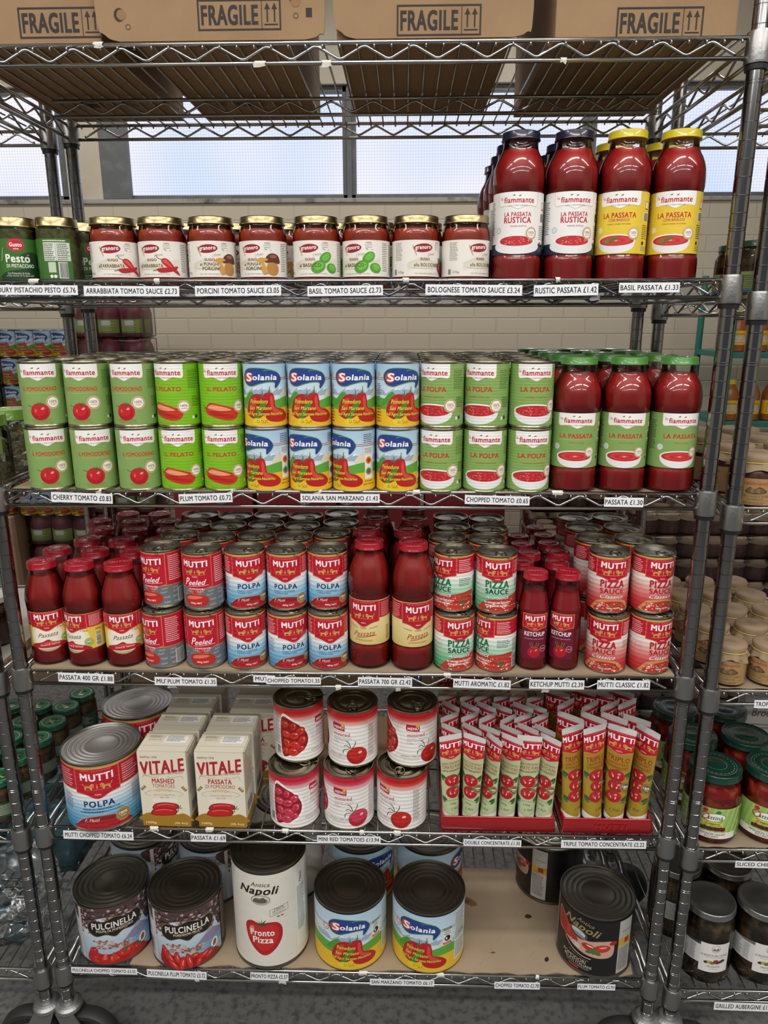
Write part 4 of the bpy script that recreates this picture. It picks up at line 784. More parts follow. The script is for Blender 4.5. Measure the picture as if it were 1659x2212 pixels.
 (-0.2141, 0.1101, 1.3771, 2.94, 1, 'bright green plum tomato can, top tier, second row back, right'),
 (-0.2144, 0.1867, 1.2671, -0.54, 2, 'bright green plum tomato can, bottom tier, third row back, right'),
 (-0.2145, 0.1867, 1.3771, -2.10, 2, 'bright green plum tomato can, top tier, third row back, right'),
 (-0.2141, 0.2646, 1.2671, 2.24, 3, 'bright green plum tomato can, bottom tier, fourth row back, right'),
 (-0.2141, 0.2646, 1.3771, -2.73, 3, 'bright green plum tomato can, top tier, fourth row back, right'),
 (-0.2149, 0.3427, 1.2671, 1.31, 4, 'bright green plum tomato can, bottom tier, fifth row back, right'),
 (-0.2149, 0.3427, 1.3771, -1.01, 4, 'bright green plum tomato can, top tier, fifth row back, right'),
 ],
 ('solania', 'C'): [
 (-0.1392, 0.0300, 1.2671, -0.43, 0, 'pale blue San Marzano tomato can, bottom tier, front row, leftmost'),
 (-0.0638, 0.0300, 1.2671, -0.21, 0, 'pale blue San Marzano tomato can, bottom tier, front row, second from left'),
 (0.0116, 0.0300, 1.2671, -0.73, 0, 'pale blue San Marzano tomato can, bottom tier, front row, third from left'),
 (0.0870, 0.0300, 1.2671, -0.12, 0, 'pale blue San Marzano tomato can, bottom tier, front row, rightmost'),
 (-0.1387, 0.0320, 1.3771, 0.07, 0, 'pale blue San Marzano tomato can, top tier, front row, leftmost'),
 (-0.0634, 0.0320, 1.3771, 0.05, 0, 'pale blue San Marzano tomato can, top tier, front row, second from left'),
 (0.0119, 0.0320, 1.3771, 0.19, 0, 'pale blue San Marzano tomato can, top tier, front row, third from left'),
 (0.0872, 0.0320, 1.3771, 0.34, 0, 'pale blue San Marzano tomato can, top tier, front row, rightmost'),
 (-0.1388, 0.1120, 1.2671, 0.03, 1, 'pale blue San Marzano tomato can, bottom tier, second row back, leftmost'),
 (-0.1388, 0.1120, 1.3771, 2.99, 1, 'pale blue San Marzano tomato can, top tier, second row back, leftmost'),
 (-0.1391, 0.1876, 1.2671, 0.60, 2, 'pale blue San Marzano tomato can, bottom tier, third row back, leftmost'),
 (-0.1392, 0.1876, 1.3771, -2.81, 2, 'pale blue San Marzano tomato can, top tier, third row back, leftmost'),
 (-0.1388, 0.2638, 1.2671, 0.66, 3, 'pale blue San Marzano tomato can, bottom tier, fourth row back, leftmost'),
 (-0.1388, 0.2638, 1.3771, -2.06, 3, 'pale blue San Marzano tomato can, top tier, fourth row back, leftmost'),
 (-0.1396, 0.3407, 1.2671, -1.12, 4, 'pale blue San Marzano tomato can, bottom tier, fifth row back, leftmost'),
 (-0.1397, 0.3406, 1.3771, 2.75, 4, 'pale blue San Marzano tomato can, top tier, fifth row back, leftmost'),
 (-0.0635, 0.1118, 1.2671, -0.24, 1, 'pale blue San Marzano tomato can, bottom tier, second row back, second from left'),
 (-0.0635, 0.1118, 1.3771, 0.12, 1, 'pale blue San Marzano tomato can, top tier, second row back, second from left'),
 (-0.0638, 0.1891, 1.2671, 0.36, 2, 'pale blue San Marzano tomato can, bottom tier, third row back, second from left'),
 (-0.0639, 0.1892, 1.3771, 0.72, 2, 'pale blue San Marzano tomato can, top tier, third row back, second from left'),
 (-0.0636, 0.2664, 1.2671, -0.41, 3, 'pale blue San Marzano tomato can, bottom tier, fourth row back, second from left'),
 (-0.0635, 0.2664, 1.3771, 1.32, 3, 'pale blue San Marzano tomato can, top tier, fourth row back, second from left'),
 (-0.0644, 0.3416, 1.2671, 2.87, 4, 'pale blue San Marzano tomato can, bottom tier, fifth row back, second from left'),
 (-0.0644, 0.3417, 1.3771, 0.13, 4, 'pale blue San Marzano tomato can, top tier, fifth row back, second from left'),
 (0.0117, 0.1106, 1.2671, -0.51, 1, 'pale blue San Marzano tomato can, bottom tier, second row back, third from left'),
 (0.0118, 0.1106, 1.3771, 0.48, 1, 'pale blue San Marzano tomato can, top tier, second row back, third from left'),
 (0.0114, 0.1859, 1.2671, 0.79, 2, 'pale blue San Marzano tomato can, bottom tier, third row back, third from left'),
 (0.0113, 0.1859, 1.3771, -2.64, 2, 'pale blue San Marzano tomato can, top tier, third row back, third from left'),
 (0.0117, 0.2650, 1.2671, 1.08, 3, 'pale blue San Marzano tomato can, bottom tier, fourth row back, third from left'),
 (0.0118, 0.2650, 1.3771, -0.88, 3, 'pale blue San Marzano tomato can, top tier, fourth row back, third from left'),
 (0.0108, 0.3427, 1.2671, -2.87, 4, 'pale blue San Marzano tomato can, bottom tier, fifth row back, third from left'),
 (0.0108, 0.3427, 1.3771, -2.64, 4, 'pale blue San Marzano tomato can, top tier, fifth row back, third from left'),
 (0.0870, 0.1118, 1.2671, -1.49, 1, 'pale blue San Marzano tomato can, bottom tier, second row back, rightmost'),
 (0.0871, 0.1118, 1.3771, -0.26, 1, 'pale blue San Marzano tomato can, top tier, second row back, rightmost'),
 (0.0866, 0.1891, 1.2671, -0.82, 2, 'pale blue San Marzano tomato can, bottom tier, third row back, rightmost'),
 (0.0866, 0.1892, 1.3771, -1.12, 2, 'pale blue San Marzano tomato can, top tier, third row back, rightmost'),
 (0.0870, 0.2647, 1.2671, -1.20, 3, 'pale blue San Marzano tomato can, bottom tier, fourth row back, rightmost'),
 (0.0871, 0.2647, 1.3771, -0.74, 3, 'pale blue San Marzano tomato can, top tier, fourth row back, rightmost'),
 (0.0861, 0.3422, 1.2671, 0.42, 4, 'pale blue San Marzano tomato can, bottom tier, fifth row back, rightmost'),
 (0.0861, 0.3422, 1.3771, 1.41, 4, 'pale blue San Marzano tomato can, top tier, fifth row back, rightmost'),
 ],
 ('polpa_green', 'C'): [
 (0.1624, 0.0300, 1.2671, -0.36, 0, 'green chopped tomato can with a printed bowl, bottom tier, front row, leftmost'),
 (0.2378, 0.0300, 1.2671, -0.11, 0, 'green chopped tomato can with a printed bowl, bottom tier, front row, second from left'),
 (0.3132, 0.0300, 1.2671, 0.03, 0, 'green chopped tomato can with a printed bowl, bottom tier, front row, rightmost'),
 (0.1625, 0.0320, 1.3771, -0.56, 0, 'green chopped tomato can with a printed bowl, top tier, front row, leftmost'),
 (0.2378, 0.0320, 1.3771, -0.55, 0, 'green chopped tomato can with a printed bowl, top tier, front row, second from left'),
 (0.3131, 0.0320, 1.3771, 0.03, 0, 'green chopped tomato can with a printed bowl, top tier, front row, rightmost'),
 (0.1623, 0.1100, 1.2671, 1.82, 1, 'green chopped tomato can with a printed bowl, bottom tier, second row back, leftmost'),
 (0.1623, 0.1100, 1.3771, -1.57, 1, 'green chopped tomato can with a printed bowl, top tier, second row back, leftmost'),
 (0.1618, 0.1868, 1.2671, 1.19, 2, 'green chopped tomato can with a printed bowl, bottom tier, third row back, leftmost'),
 (0.1618, 0.1868, 1.3771, -2.39, 2, 'green chopped tomato can with a printed bowl, top tier, third row back, leftmost'),
 (0.1623, 0.2647, 1.2671, 2.00, 3, 'green chopped tomato can with a printed bowl, bottom tier, fourth row back, leftmost'),
 (0.1624, 0.2647, 1.3771, -0.37, 3, 'green chopped tomato can with a printed bowl, top tier, fourth row back, leftmost'),
 (0.1614, 0.3426, 1.2671, -0.98, 4, 'green chopped tomato can with a printed bowl, bottom tier, fifth row back, leftmost'),
 (0.1613, 0.3427, 1.3771, 0.90, 4, 'green chopped tomato can with a printed bowl, top tier, fifth row back, leftmost'),
 (0.2375, 0.1124, 1.2671, -1.65, 1, 'green chopped tomato can with a printed bowl, bottom tier, second row back, second from left'),
 (0.2376, 0.1123, 1.3771, -2.27, 1, 'green chopped tomato can with a printed bowl, top tier, second row back, second from left'),
 (0.2371, 0.1889, 1.2671, 1.84, 2, 'green chopped tomato can with a printed bowl, bottom tier, third row back, second from left'),
 (0.2371, 0.1888, 1.3771, 2.03, 2, 'green chopped tomato can with a printed bowl, top tier, third row back, second from left'),
 (0.2376, 0.2652, 1.2671, 1.84, 3, 'green chopped tomato can with a printed bowl, bottom tier, fourth row back, second from left'),
 (0.2377, 0.2649, 1.3771, 0.85, 3, 'green chopped tomato can with a printed bowl, top tier, fourth row back, second from left'),
 (0.2366, 0.3435, 1.2671, -2.22, 4, 'green chopped tomato can with a printed bowl, bottom tier, fifth row back, second from left'),
 (0.2366, 0.3433, 1.3771, -1.25, 4, 'green chopped tomato can with a printed bowl, top tier, fifth row back, second from left'),
 (0.3127, 0.1079, 1.2671, -0.92, 1, 'green chopped tomato can with a printed bowl, bottom tier, second row back, rightmost'),
 (0.3127, 0.1077, 1.3771, -0.50, 1, 'green chopped tomato can with a printed bowl, top tier, second row back, rightmost'),
 (0.3122, 0.1832, 1.2671, 2.52, 2, 'green chopped tomato can with a printed bowl, bottom tier, third row back, rightmost'),
 (0.3122, 0.1832, 1.3771, -2.06, 2, 'green chopped tomato can with a printed bowl, top tier, third row back, rightmost'),
 (0.3127, 0.2590, 1.2671, 2.28, 3, 'green chopped tomato can with a printed bowl, bottom tier, fourth row back, rightmost'),
 (0.3127, 0.2590, 1.3771, 2.92, 3, 'green chopped tomato can with a printed bowl, top tier, fourth row back, rightmost'),
 (0.3118, 0.3400, 1.2671, 2.56, 4, 'green chopped tomato can with a printed bowl, bottom tier, fifth row back, rightmost'),
 (0.3118, 0.3400, 1.3771, -1.67, 4, 'green chopped tomato can with a printed bowl, top tier, fifth row back, rightmost'),
 ],
 ('passata_green', 'C'): [
 (0.3921, 0.0400, 1.2671, -0.13, 0, 'passata bottle with green cap and green label, front row, leftmost'),
 (0.4757, 0.0400, 1.2671, -0.16, 0, 'passata bottle with green cap and green label, front row, second from left'),
 (0.5593, 0.0400, 1.2671, 0.04, 0, 'passata bottle with green cap and green label, front row, rightmost'),
 (0.3893, 0.1287, 1.2671, 0.49, 1, 'passata bottle with green cap and green label, second row back, leftmost'),
 (0.3841, 0.2168, 1.2671, 0.67, 2, 'passata bottle with green cap and green label, third row back, leftmost'),
 (0.3805, 0.3003, 1.2671, 0.33, 3, 'passata bottle with green cap and green label, fourth row back, leftmost'),
 (0.3711, 0.3928, 1.2671, 0.04, 4, 'passata bottle with green cap and green label, fifth row back, leftmost'),
 (0.4728, 0.1264, 1.2671, -0.42, 1, 'passata bottle with green cap and green label, second row back, second from left'),
 (0.4675, 0.2128, 1.2671, -0.32, 2, 'passata bottle with green cap and green label, third row back, second from left'),
 (0.4640, 0.2993, 1.2671, -0.55, 3, 'passata bottle with green cap and green label, fourth row back, second from left'),
 (0.4543, 0.3858, 1.2671, -0.86, 4, 'passata bottle with green cap and green label, fifth row back, second from left'),
 (0.5563, 0.1265, 1.2671, 0.18, 1, 'passata bottle with green cap and green label, second row back, rightmost'),
 (0.5510, 0.2130, 1.2671, -0.43, 2, 'passata bottle with green cap and green label, third row back, rightmost'),
 (0.5475, 0.2995, 1.2671, 0.62, 3, 'passata bottle with green cap and green label, fourth row back, rightmost'),
 (0.5378, 0.3860, 1.2671, -0.91, 4, 'passata bottle with green cap and green label, fifth row back, rightmost'),
 ],
 ('mutti400', 'D'): [
 (-0.5695, 0.0403, 0.9297, 0.34, 0, 'small passata bottle with red cap and yellow label, front row, leftmost'),
 (-0.4966, 0.0340, 0.9297, -0.40, 0, 'small passata bottle with red cap and yellow label, front row, second from left'),
 (-0.4240, 0.0340, 0.9297, 0.25, 0, 'small passata bottle with red cap and yellow label, front row, rightmost'),
 (-0.5744, 0.1126, 0.9297, 0.00, 1, 'small passata bottle with red cap and yellow label, second row back, leftmost'),
 (-0.4973, 0.1065, 0.9297, 0.00, 1, 'small passata bottle with red cap and yellow label, second row back, second from left'),
 (-0.4230, 0.1065, 0.9297, 0.00, 1, 'small passata bottle with red cap and yellow label, second row back, rightmost'),
 (-0.5432, 0.1781, 0.9297, 0.00, 2, 'small passata bottle with red cap and yellow label, third row back, leftmost'),
 (-0.4709, 0.1740, 0.9297, 0.00, 2, 'small passata bottle with red cap and yellow label, third row back, second from left'),
 (-0.3984, 0.1746, 0.9297, 0.00, 2, 'small passata bottle with red cap and yellow label, third row back, rightmost'),
 (-0.5427, 0.2506, 0.9297, 0.00, 3, 'small passata bottle with red cap and yellow label, fourth row back, leftmost'),
 (-0.4704, 0.2465, 0.9297, 0.00, 3, 'small passata bottle with red cap and yellow label, fourth row back, second from left'),
 (-0.3979, 0.2473, 0.9297, 0.00, 3, 'small passata bottle with red cap and yellow label, fourth row back, rightmost'),
 (-0.5743, 0.3159, 0.9297, 0.00, 4, 'small passata bottle with red cap and yellow label, fifth row back, leftmost'),
 (-0.4970, 0.3139, 0.9297, 0.00, 4, 'small passata bottle with red cap and yellow label, fifth row back, second from left'),
 (-0.4197, 0.3164, 0.9297, 0.00, 4, 'small passata bottle with red cap and yellow label, fifth row back, rightmost'),
 (-0.5339, 0.3763, 0.9297, 0.00, 5, 'small passata bottle with red cap and yellow label, sixth row back, leftmost'),
 (-0.4603, 0.3765, 0.9297, 0.00, 5, 'small passata bottle with red cap and yellow label, sixth row back, second from left'),
 (-0.3856, 0.3804, 0.9297, 0.00, 5, 'small passata bottle with red cap and yellow label, sixth row back, rightmost'),
 ],
 ('peeled', 'D'): [
 (-0.3496, 0.0340, 0.9297, -0.58, 0, 'red and grey peeled tomato can, lower tier, front row, left'),
 (-0.2718, 0.0340, 0.9297, 0.09, 0, 'red and grey peeled tomato can, lower tier, front row, right'),
 (-0.3516, 0.0591, 1.0397, -0.37, 0, 'red and grey peeled tomato can, upper tier, front row, left'),
 (-0.2727, 0.0484, 1.0397, -0.13, 0, 'red and grey peeled tomato can, upper tier, front row, right'),
 (-0.3374, 0.1330, 1.0397, 0.40, 1, 'red and grey peeled tomato can, upper tier, second row back, left'),
 (-0.2628, 0.1230, 1.0397, 0.40, 1, 'red and grey peeled tomato can, upper tier, second row back, right'),
 (-0.3338, 0.2105, 1.0397, 0.40, 2, 'red and grey peeled tomato can, upper tier, third row back, left'),
 (-0.2590, 0.2017, 1.0397, 0.40, 2, 'red and grey peeled tomato can, upper tier, third row back, right'),
 (-0.3353, 0.2866, 1.0397, 0.40, 3, 'red and grey peeled tomato can, upper tier, fourth row back, left'),
 (-0.2605, 0.2783, 1.0397, 0.40, 3, 'red and grey peeled tomato can, upper tier, fourth row back, right'),
 (-0.3473, 0.1194, 0.9297, 0.40, 1, 'red and grey peeled tomato can, lower tier, second row back, left'),
 (-0.2730, 0.1317, 0.9297, 0.40, 1, 'red and grey peeled tomato can, lower tier, second row back, right'),
 (-0.3338, 0.2105, 0.9297, 0.40, 2, 'red and grey peeled tomato can, lower tier, third row back, left'),
 (-0.2587, 0.2069, 0.9297, 0.40, 2, 'red and grey peeled tomato can, lower tier, third row back, right'),
 (-0.3348, 0.2858, 0.9297, 0.40, 3, 'red and grey peeled tomato can, lower tier, fourth row back, left'),
 (-0.2596, 0.2822, 0.9297, 0.40, 3, 'red and grey peeled tomato can, lower tier, fourth row back, right'),
 ],
 ('polpa', 'D'): [
 (-0.1943, 0.0340, 0.9297, 0.31, 0, 'red, white and blue chopped tomato can, lower tier, front row, leftmost'),
 (-0.1164, 0.0340, 0.9297, 0.48, 0, 'red, white and blue chopped tomato can, lower tier, front row, second from left'),
 (-0.0408, 0.0340, 0.9297, 0.21, 0, 'red, white and blue chopped tomato can, lower tier, front row, rightmost'),
 (-0.1941, 0.0530, 1.0397, 0.38, 0, 'red, white and blue chopped tomato can, upper tier, front row, leftmost'),
 (-0.1171, 0.0531, 1.0397, 0.07, 0, 'red, white and blue chopped tomato can, upper tier, front row, second from left'),
 (-0.0416, 0.0573, 1.0397, 0.11, 0, 'red, white and blue chopped tomato can, upper tier, front row, rightmost'),
 (-0.1886, 0.1358, 1.0397, 0.40, 1, 'red, white and blue chopped tomato can, upper tier, second row back, leftmost'),
 (-0.1137, 0.1283, 1.0397, 0.40, 1, 'red, white and blue chopped tomato can, upper tier, second row back, second from left'),
 (-0.0430, 0.1542, 1.0397, 0.40, 1, 'red, white and blue chopped tomato can, upper tier, second row back, rightmost'),
 (-0.1830, 0.2109, 1.0397, 0.40, 2, 'red, white and blue chopped tomato can, upper tier, third row back, leftmost'),
 (-0.1081, 0.2034, 1.0397, 0.40, 2, 'red, white and blue chopped tomato can, upper tier, third row back, second from left'),
 (-0.0311, 0.2285, 1.0397, 0.40, 2, 'red, white and blue chopped tomato can, upper tier, third row back, rightmost'),
 (-0.1854, 0.2862, 1.0397, 0.40, 3, 'red, white and blue chopped tomato can, upper tier, fourth row back, leftmost'),
 (-0.1100, 0.2787, 1.0397, 0.40, 3, 'red, white and blue chopped tomato can, upper tier, fourth row back, second from left'),
 (-0.0357, 0.3037, 1.0397, 0.40, 3, 'red, white and blue chopped tomato can, upper tier, fourth row back, rightmost'),
 (-0.1989, 0.1182, 0.9297, 0.40, 1, 'red, white and blue chopped tomato can, lower tier, second row back, leftmost'),
 (-0.1237, 0.1154, 0.9297, 0.40, 1, 'red, white and blue chopped tomato can, lower tier, second row back, second from left'),
 (-0.0495, 0.1284, 0.9297, 0.40, 1, 'red, white and blue chopped tomato can, lower tier, second row back, rightmost'),
 (-0.1849, 0.1922, 0.9297, 0.40, 2, 'red, white and blue chopped tomato can, lower tier, third row back, leftmost'),
 (-0.1097, 0.1894, 0.9297, 0.40, 2, 'red, white and blue chopped tomato can, lower tier, third row back, second from left'),
 (-0.0356, 0.2032, 0.9297, 0.40, 2, 'red, white and blue chopped tomato can, lower tier, third row back, rightmost'),
 (-0.1851, 0.2709, 0.9297, 0.40, 3, 'red, white and blue chopped tomato can, lower tier, fourth row back, leftmost'),
 (-0.1099, 0.2680, 0.9297, 0.40, 3, 'red, white and blue chopped tomato can, lower tier, fourth row back, second from left'),
 (-0.0353, 0.2785, 0.9297, 0.40, 3, 'red, white and blue chopped tomato can, lower tier, fourth row back, rightmost'),
 ],
 ('aromatica', 'D'): [
 (0.1932, 0.0340, 0.9297, 0.23, 0, 'green aromatic pizza sauce can, lower tier, front row, left'),
 (0.2712, 0.0340, 0.9297, -1.07, 0, 'green aromatic pizza sauce can, lower tier, front row, right'),
 (0.1914, 0.0543, 1.0397, -0.78, 0, 'green aromatic pizza sauce can, upper tier, front row, left'),
 (0.2680, 0.0452, 1.0397, -0.05, 0, 'green aromatic pizza sauce can, upper tier, front row, right'),
 (0.1828, 0.1291, 1.0397, 0.40, 1, 'green aromatic pizza sauce can, upper tier, second row back, left'),
 (0.2575, 0.1198, 1.0397, 0.40, 1, 'green aromatic pizza sauce can, upper tier, second row back, right'),
 (0.1971, 0.2039, 1.0397, 0.40, 2, 'green aromatic pizza sauce can, upper tier, third row back, left'),
 (0.2717, 0.1937, 1.0397, 0.40, 2, 'green aromatic pizza sauce can, upper tier, third row back, right'),
 (0.1982, 0.2792, 1.0397, 0.40, 3, 'green aromatic pizza sauce can, upper tier, fourth row back, left'),
 (0.2730, 0.2691, 1.0397, 0.40, 3, 'green aromatic pizza sauce can, upper tier, fourth row back, right'),
 (0.1841, 0.1144, 0.9297, 0.40, 1, 'green aromatic pizza sauce can, lower tier, second row back, left'),
 (0.2593, 0.1109, 0.9297, 0.40, 1, 'green aromatic pizza sauce can, lower tier, second row back, right'),
 (0.1978, 0.1888, 0.9297, 0.40, 2, 'green aromatic pizza sauce can, lower tier, third row back, left'),
 (0.2730, 0.1849, 0.9297, 0.40, 2, 'green aromatic pizza sauce can, lower tier, third row back, right'),
 (0.1982, 0.2699, 0.9297, 0.40, 3, 'green aromatic pizza sauce can, lower tier, fourth row back, left'),
 (0.2733, 0.2637, 0.9297, 0.40, 3, 'green aromatic pizza sauce can, lower tier, fourth row back, right'),
 ],
 ('classica', 'D'): [
 (0.4744, 0.0340, 0.9297, -0.39, 0, 'red classic pizza sauce can, lower tier, front row, left'),
 (0.5530, 0.0340, 0.9297, 0.29, 0, 'red classic pizza sauce can, lower tier, front row, right'),
 (0.4737, 0.0531, 1.0397, -0.04, 0, 'red classic pizza sauce can, upper tier, front row, left'),
 (0.5538, 0.0544, 1.0397, 0.18, 0, 'red classic pizza sauce can, upper tier, front row, right'),
 (0.4642, 0.1278, 1.0397, 0.40, 1, 'red classic pizza sauce can, upper tier, second row back, left'),
 (0.5395, 0.1283, 1.0397, 0.40, 1, 'red classic pizza sauce can, upper tier, second row back, right'),
 (0.4618, 0.2031, 1.0397, 0.40, 2, 'red classic pizza sauce can, upper tier, third row back, left'),
 (0.5391, 0.2036, 1.0397, 0.40, 2, 'red classic pizza sauce can, upper tier, third row back, right'),
 (0.4605, 0.2811, 1.0397, 0.40, 3, 'red classic pizza sauce can, upper tier, fourth row back, left'),
 (0.5357, 0.2844, 1.0397, 0.40, 3, 'red classic pizza sauce can, upper tier, fourth row back, right'),
 (0.4601, 0.1181, 0.9297, 0.40, 1, 'red classic pizza sauce can, lower tier, second row back, left'),
 (0.5351, 0.1248, 0.9297, 0.40, 1, 'red classic pizza sauce can, lower tier, second row back, right'),
 (0.4618, 0.2007, 0.9297, 0.40, 2, 'red classic pizza sauce can, lower tier, third row back, left'),
 (0.5389, 0.2000, 0.9297, 0.40, 2, 'red classic pizza sauce can, lower tier, third row back, right'),
 (0.4604, 0.2812, 0.9297, 0.40, 3, 'red classic pizza sauce can, lower tier, fourth row back, left'),
 (0.5357, 0.2844, 0.9297, 0.40, 3, 'red classic pizza sauce can, lower tier, fourth row back, right'),
 ],
 ('mutti700', 'D'): [
 (0.0362, 0.0432, 0.9297, -0.26, 0, 'large passata bottle with red cap and cream label, front row, left'),
 (0.1158, 0.0352, 0.9297, 0.27, 0, 'large passata bottle with red cap and cream label, front row, right'),
 (0.0277, 0.1228, 0.9297, 0.20, 1, 'large passata bottle with red cap and cream label, second row back, left'),
 (0.1067, 0.1142, 0.9297, 0.20, 1, 'large passata bottle with red cap and cream label, second row back, right'),
 (0.0417, 0.2023, 0.9297, 0.20, 2, 'large passata bottle with red cap and cream label, third row back, left'),
 (0.1205, 0.1925, 0.9297, 0.20, 2, 'large passata bottle with red cap and cream label, third row back, right'),
 (0.0420, 0.2818, 0.9297, 0.20, 3, 'large passata bottle with red cap and cream label, fourth row back, left'),
 (0.1209, 0.2720, 0.9297, 0.20, 3, 'large passata bottle with red cap and cream label, fourth row back, right'),
 ],
 ('ketchup', 'D'): [
 (0.3379, 0.0340, 0.9297, -0.04, 0, 'slim ketchup bottle with crimson cap, front row, left'),
 (0.3956, 0.0340, 0.9297, -0.44, 0, 'slim ketchup bottle with crimson cap, front row, right'),
 (0.3221, 0.0893, 0.9297, 0.30, 1, 'slim ketchup bottle with crimson cap, second row back, left'),
 (0.3877, 0.0910, 0.9297, 0.30, 1, 'slim ketchup bottle with crimson cap, second row back, right'),
 (0.3442, 0.1423, 0.9297, 0.30, 2, 'slim ketchup bottle with crimson cap, third row back, left'),
 (0.4013, 0.1491, 0.9297, 0.30, 2, 'slim ketchup bottle with crimson cap, third row back, right'),
 (0.3378, 0.1995, 0.9297, 0.30, 3, 'slim ketchup bottle with crimson cap, fourth row back, left'),
 (0.3949, 0.2062, 0.9297, 0.30, 3, 'slim ketchup bottle with crimson cap, fourth row back, right'),
 (0.3393, 0.2569, 0.9297, 0.30, 4, 'slim ketchup bottle with crimson cap, fifth row back, left'),
 (0.3964, 0.2637, 0.9297, 0.30, 4, 'slim ketchup bottle with crimson cap, fifth row back, right'),
 (0.3893, 0.3211, 0.9297, 0.30, 5, 'slim ketchup bottle with crimson cap, sixth row back'),
 ],
 ('bigpolpa', 'E'): [
 (-0.5063, 0.0598, 0.5845, 0.24, 0, 'large red, white and blue chopped tomato tin, front row'),
 (-0.4903, 0.2250, 0.5845, 0.40, 1, 'large red, white and blue chopped tomato tin, second row back'),
 ],
 ('minired_pink', 'E'): [
 (-0.1177, 0.0500, 0.5845, 1.10, 0, 'mini red tomatoes tin with pinkish top band, lower tier, front row, left'),
 (-0.0079, 0.0500, 0.5845, -0.22, 0, 'mini red tomatoes tin with pinkish top band, lower tier, front row, right'),
 ],
 ('minired', 'E'): [
 (0.0981, 0.0500, 0.5845, -0.71, 0, 'mini red tomatoes tin with scarlet top band, lower tier, front row, right end'),
 (-0.1111, 0.0947, 0.7045, 1.17, 0, 'mini red tomatoes tin with scarlet top band, upper tier, front row, leftmost'),
 (-0.0010, 0.0809, 0.7045, -0.45, 0, 'mini red tomatoes tin with scarlet top band, upper tier, front row, second from left'),
 (0.1181, 0.0840, 0.7045, 0.08, 0, 'mini red tomatoes tin with scarlet top band, upper tier, front row, rightmost'),
 ],
 ('pulcinella_chopped', 'F'): [
 (-0.5241, 0.0733, 0.2437, 0.43, 0, 'large landscape-printed tin of chopped tomatoes, front row'),
 ],
 ('pulcinella_plum', 'F'): [
 (-0.3636, 0.0681, 0.2437, 0.35, 0, 'large landscape-printed tin of plum tomatoes, front row'),
 ],
 ('solania_big', 'F'): [
 (-0.0111, 0.0744, 0.2437, 0.08, 0, 'large pale blue San Marzano tin, front row, left'),
 (0.1564, 0.0722, 0.2437, -0.25, 0, 'large pale blue San Marzano tin, front row, right'),
 ],
 ('black_plum', 'F'): [
 (0.5109, 0.0686, 0.2437, -0.62, 0, 'large black tin of plum tomatoes, front row'),
 ],
 ('pronto', 'F'): [
 (-0.1818, 0.0752, 0.2437, -0.09, 0, 'tall cream pizza tomato tin, front row'),
 ],
}
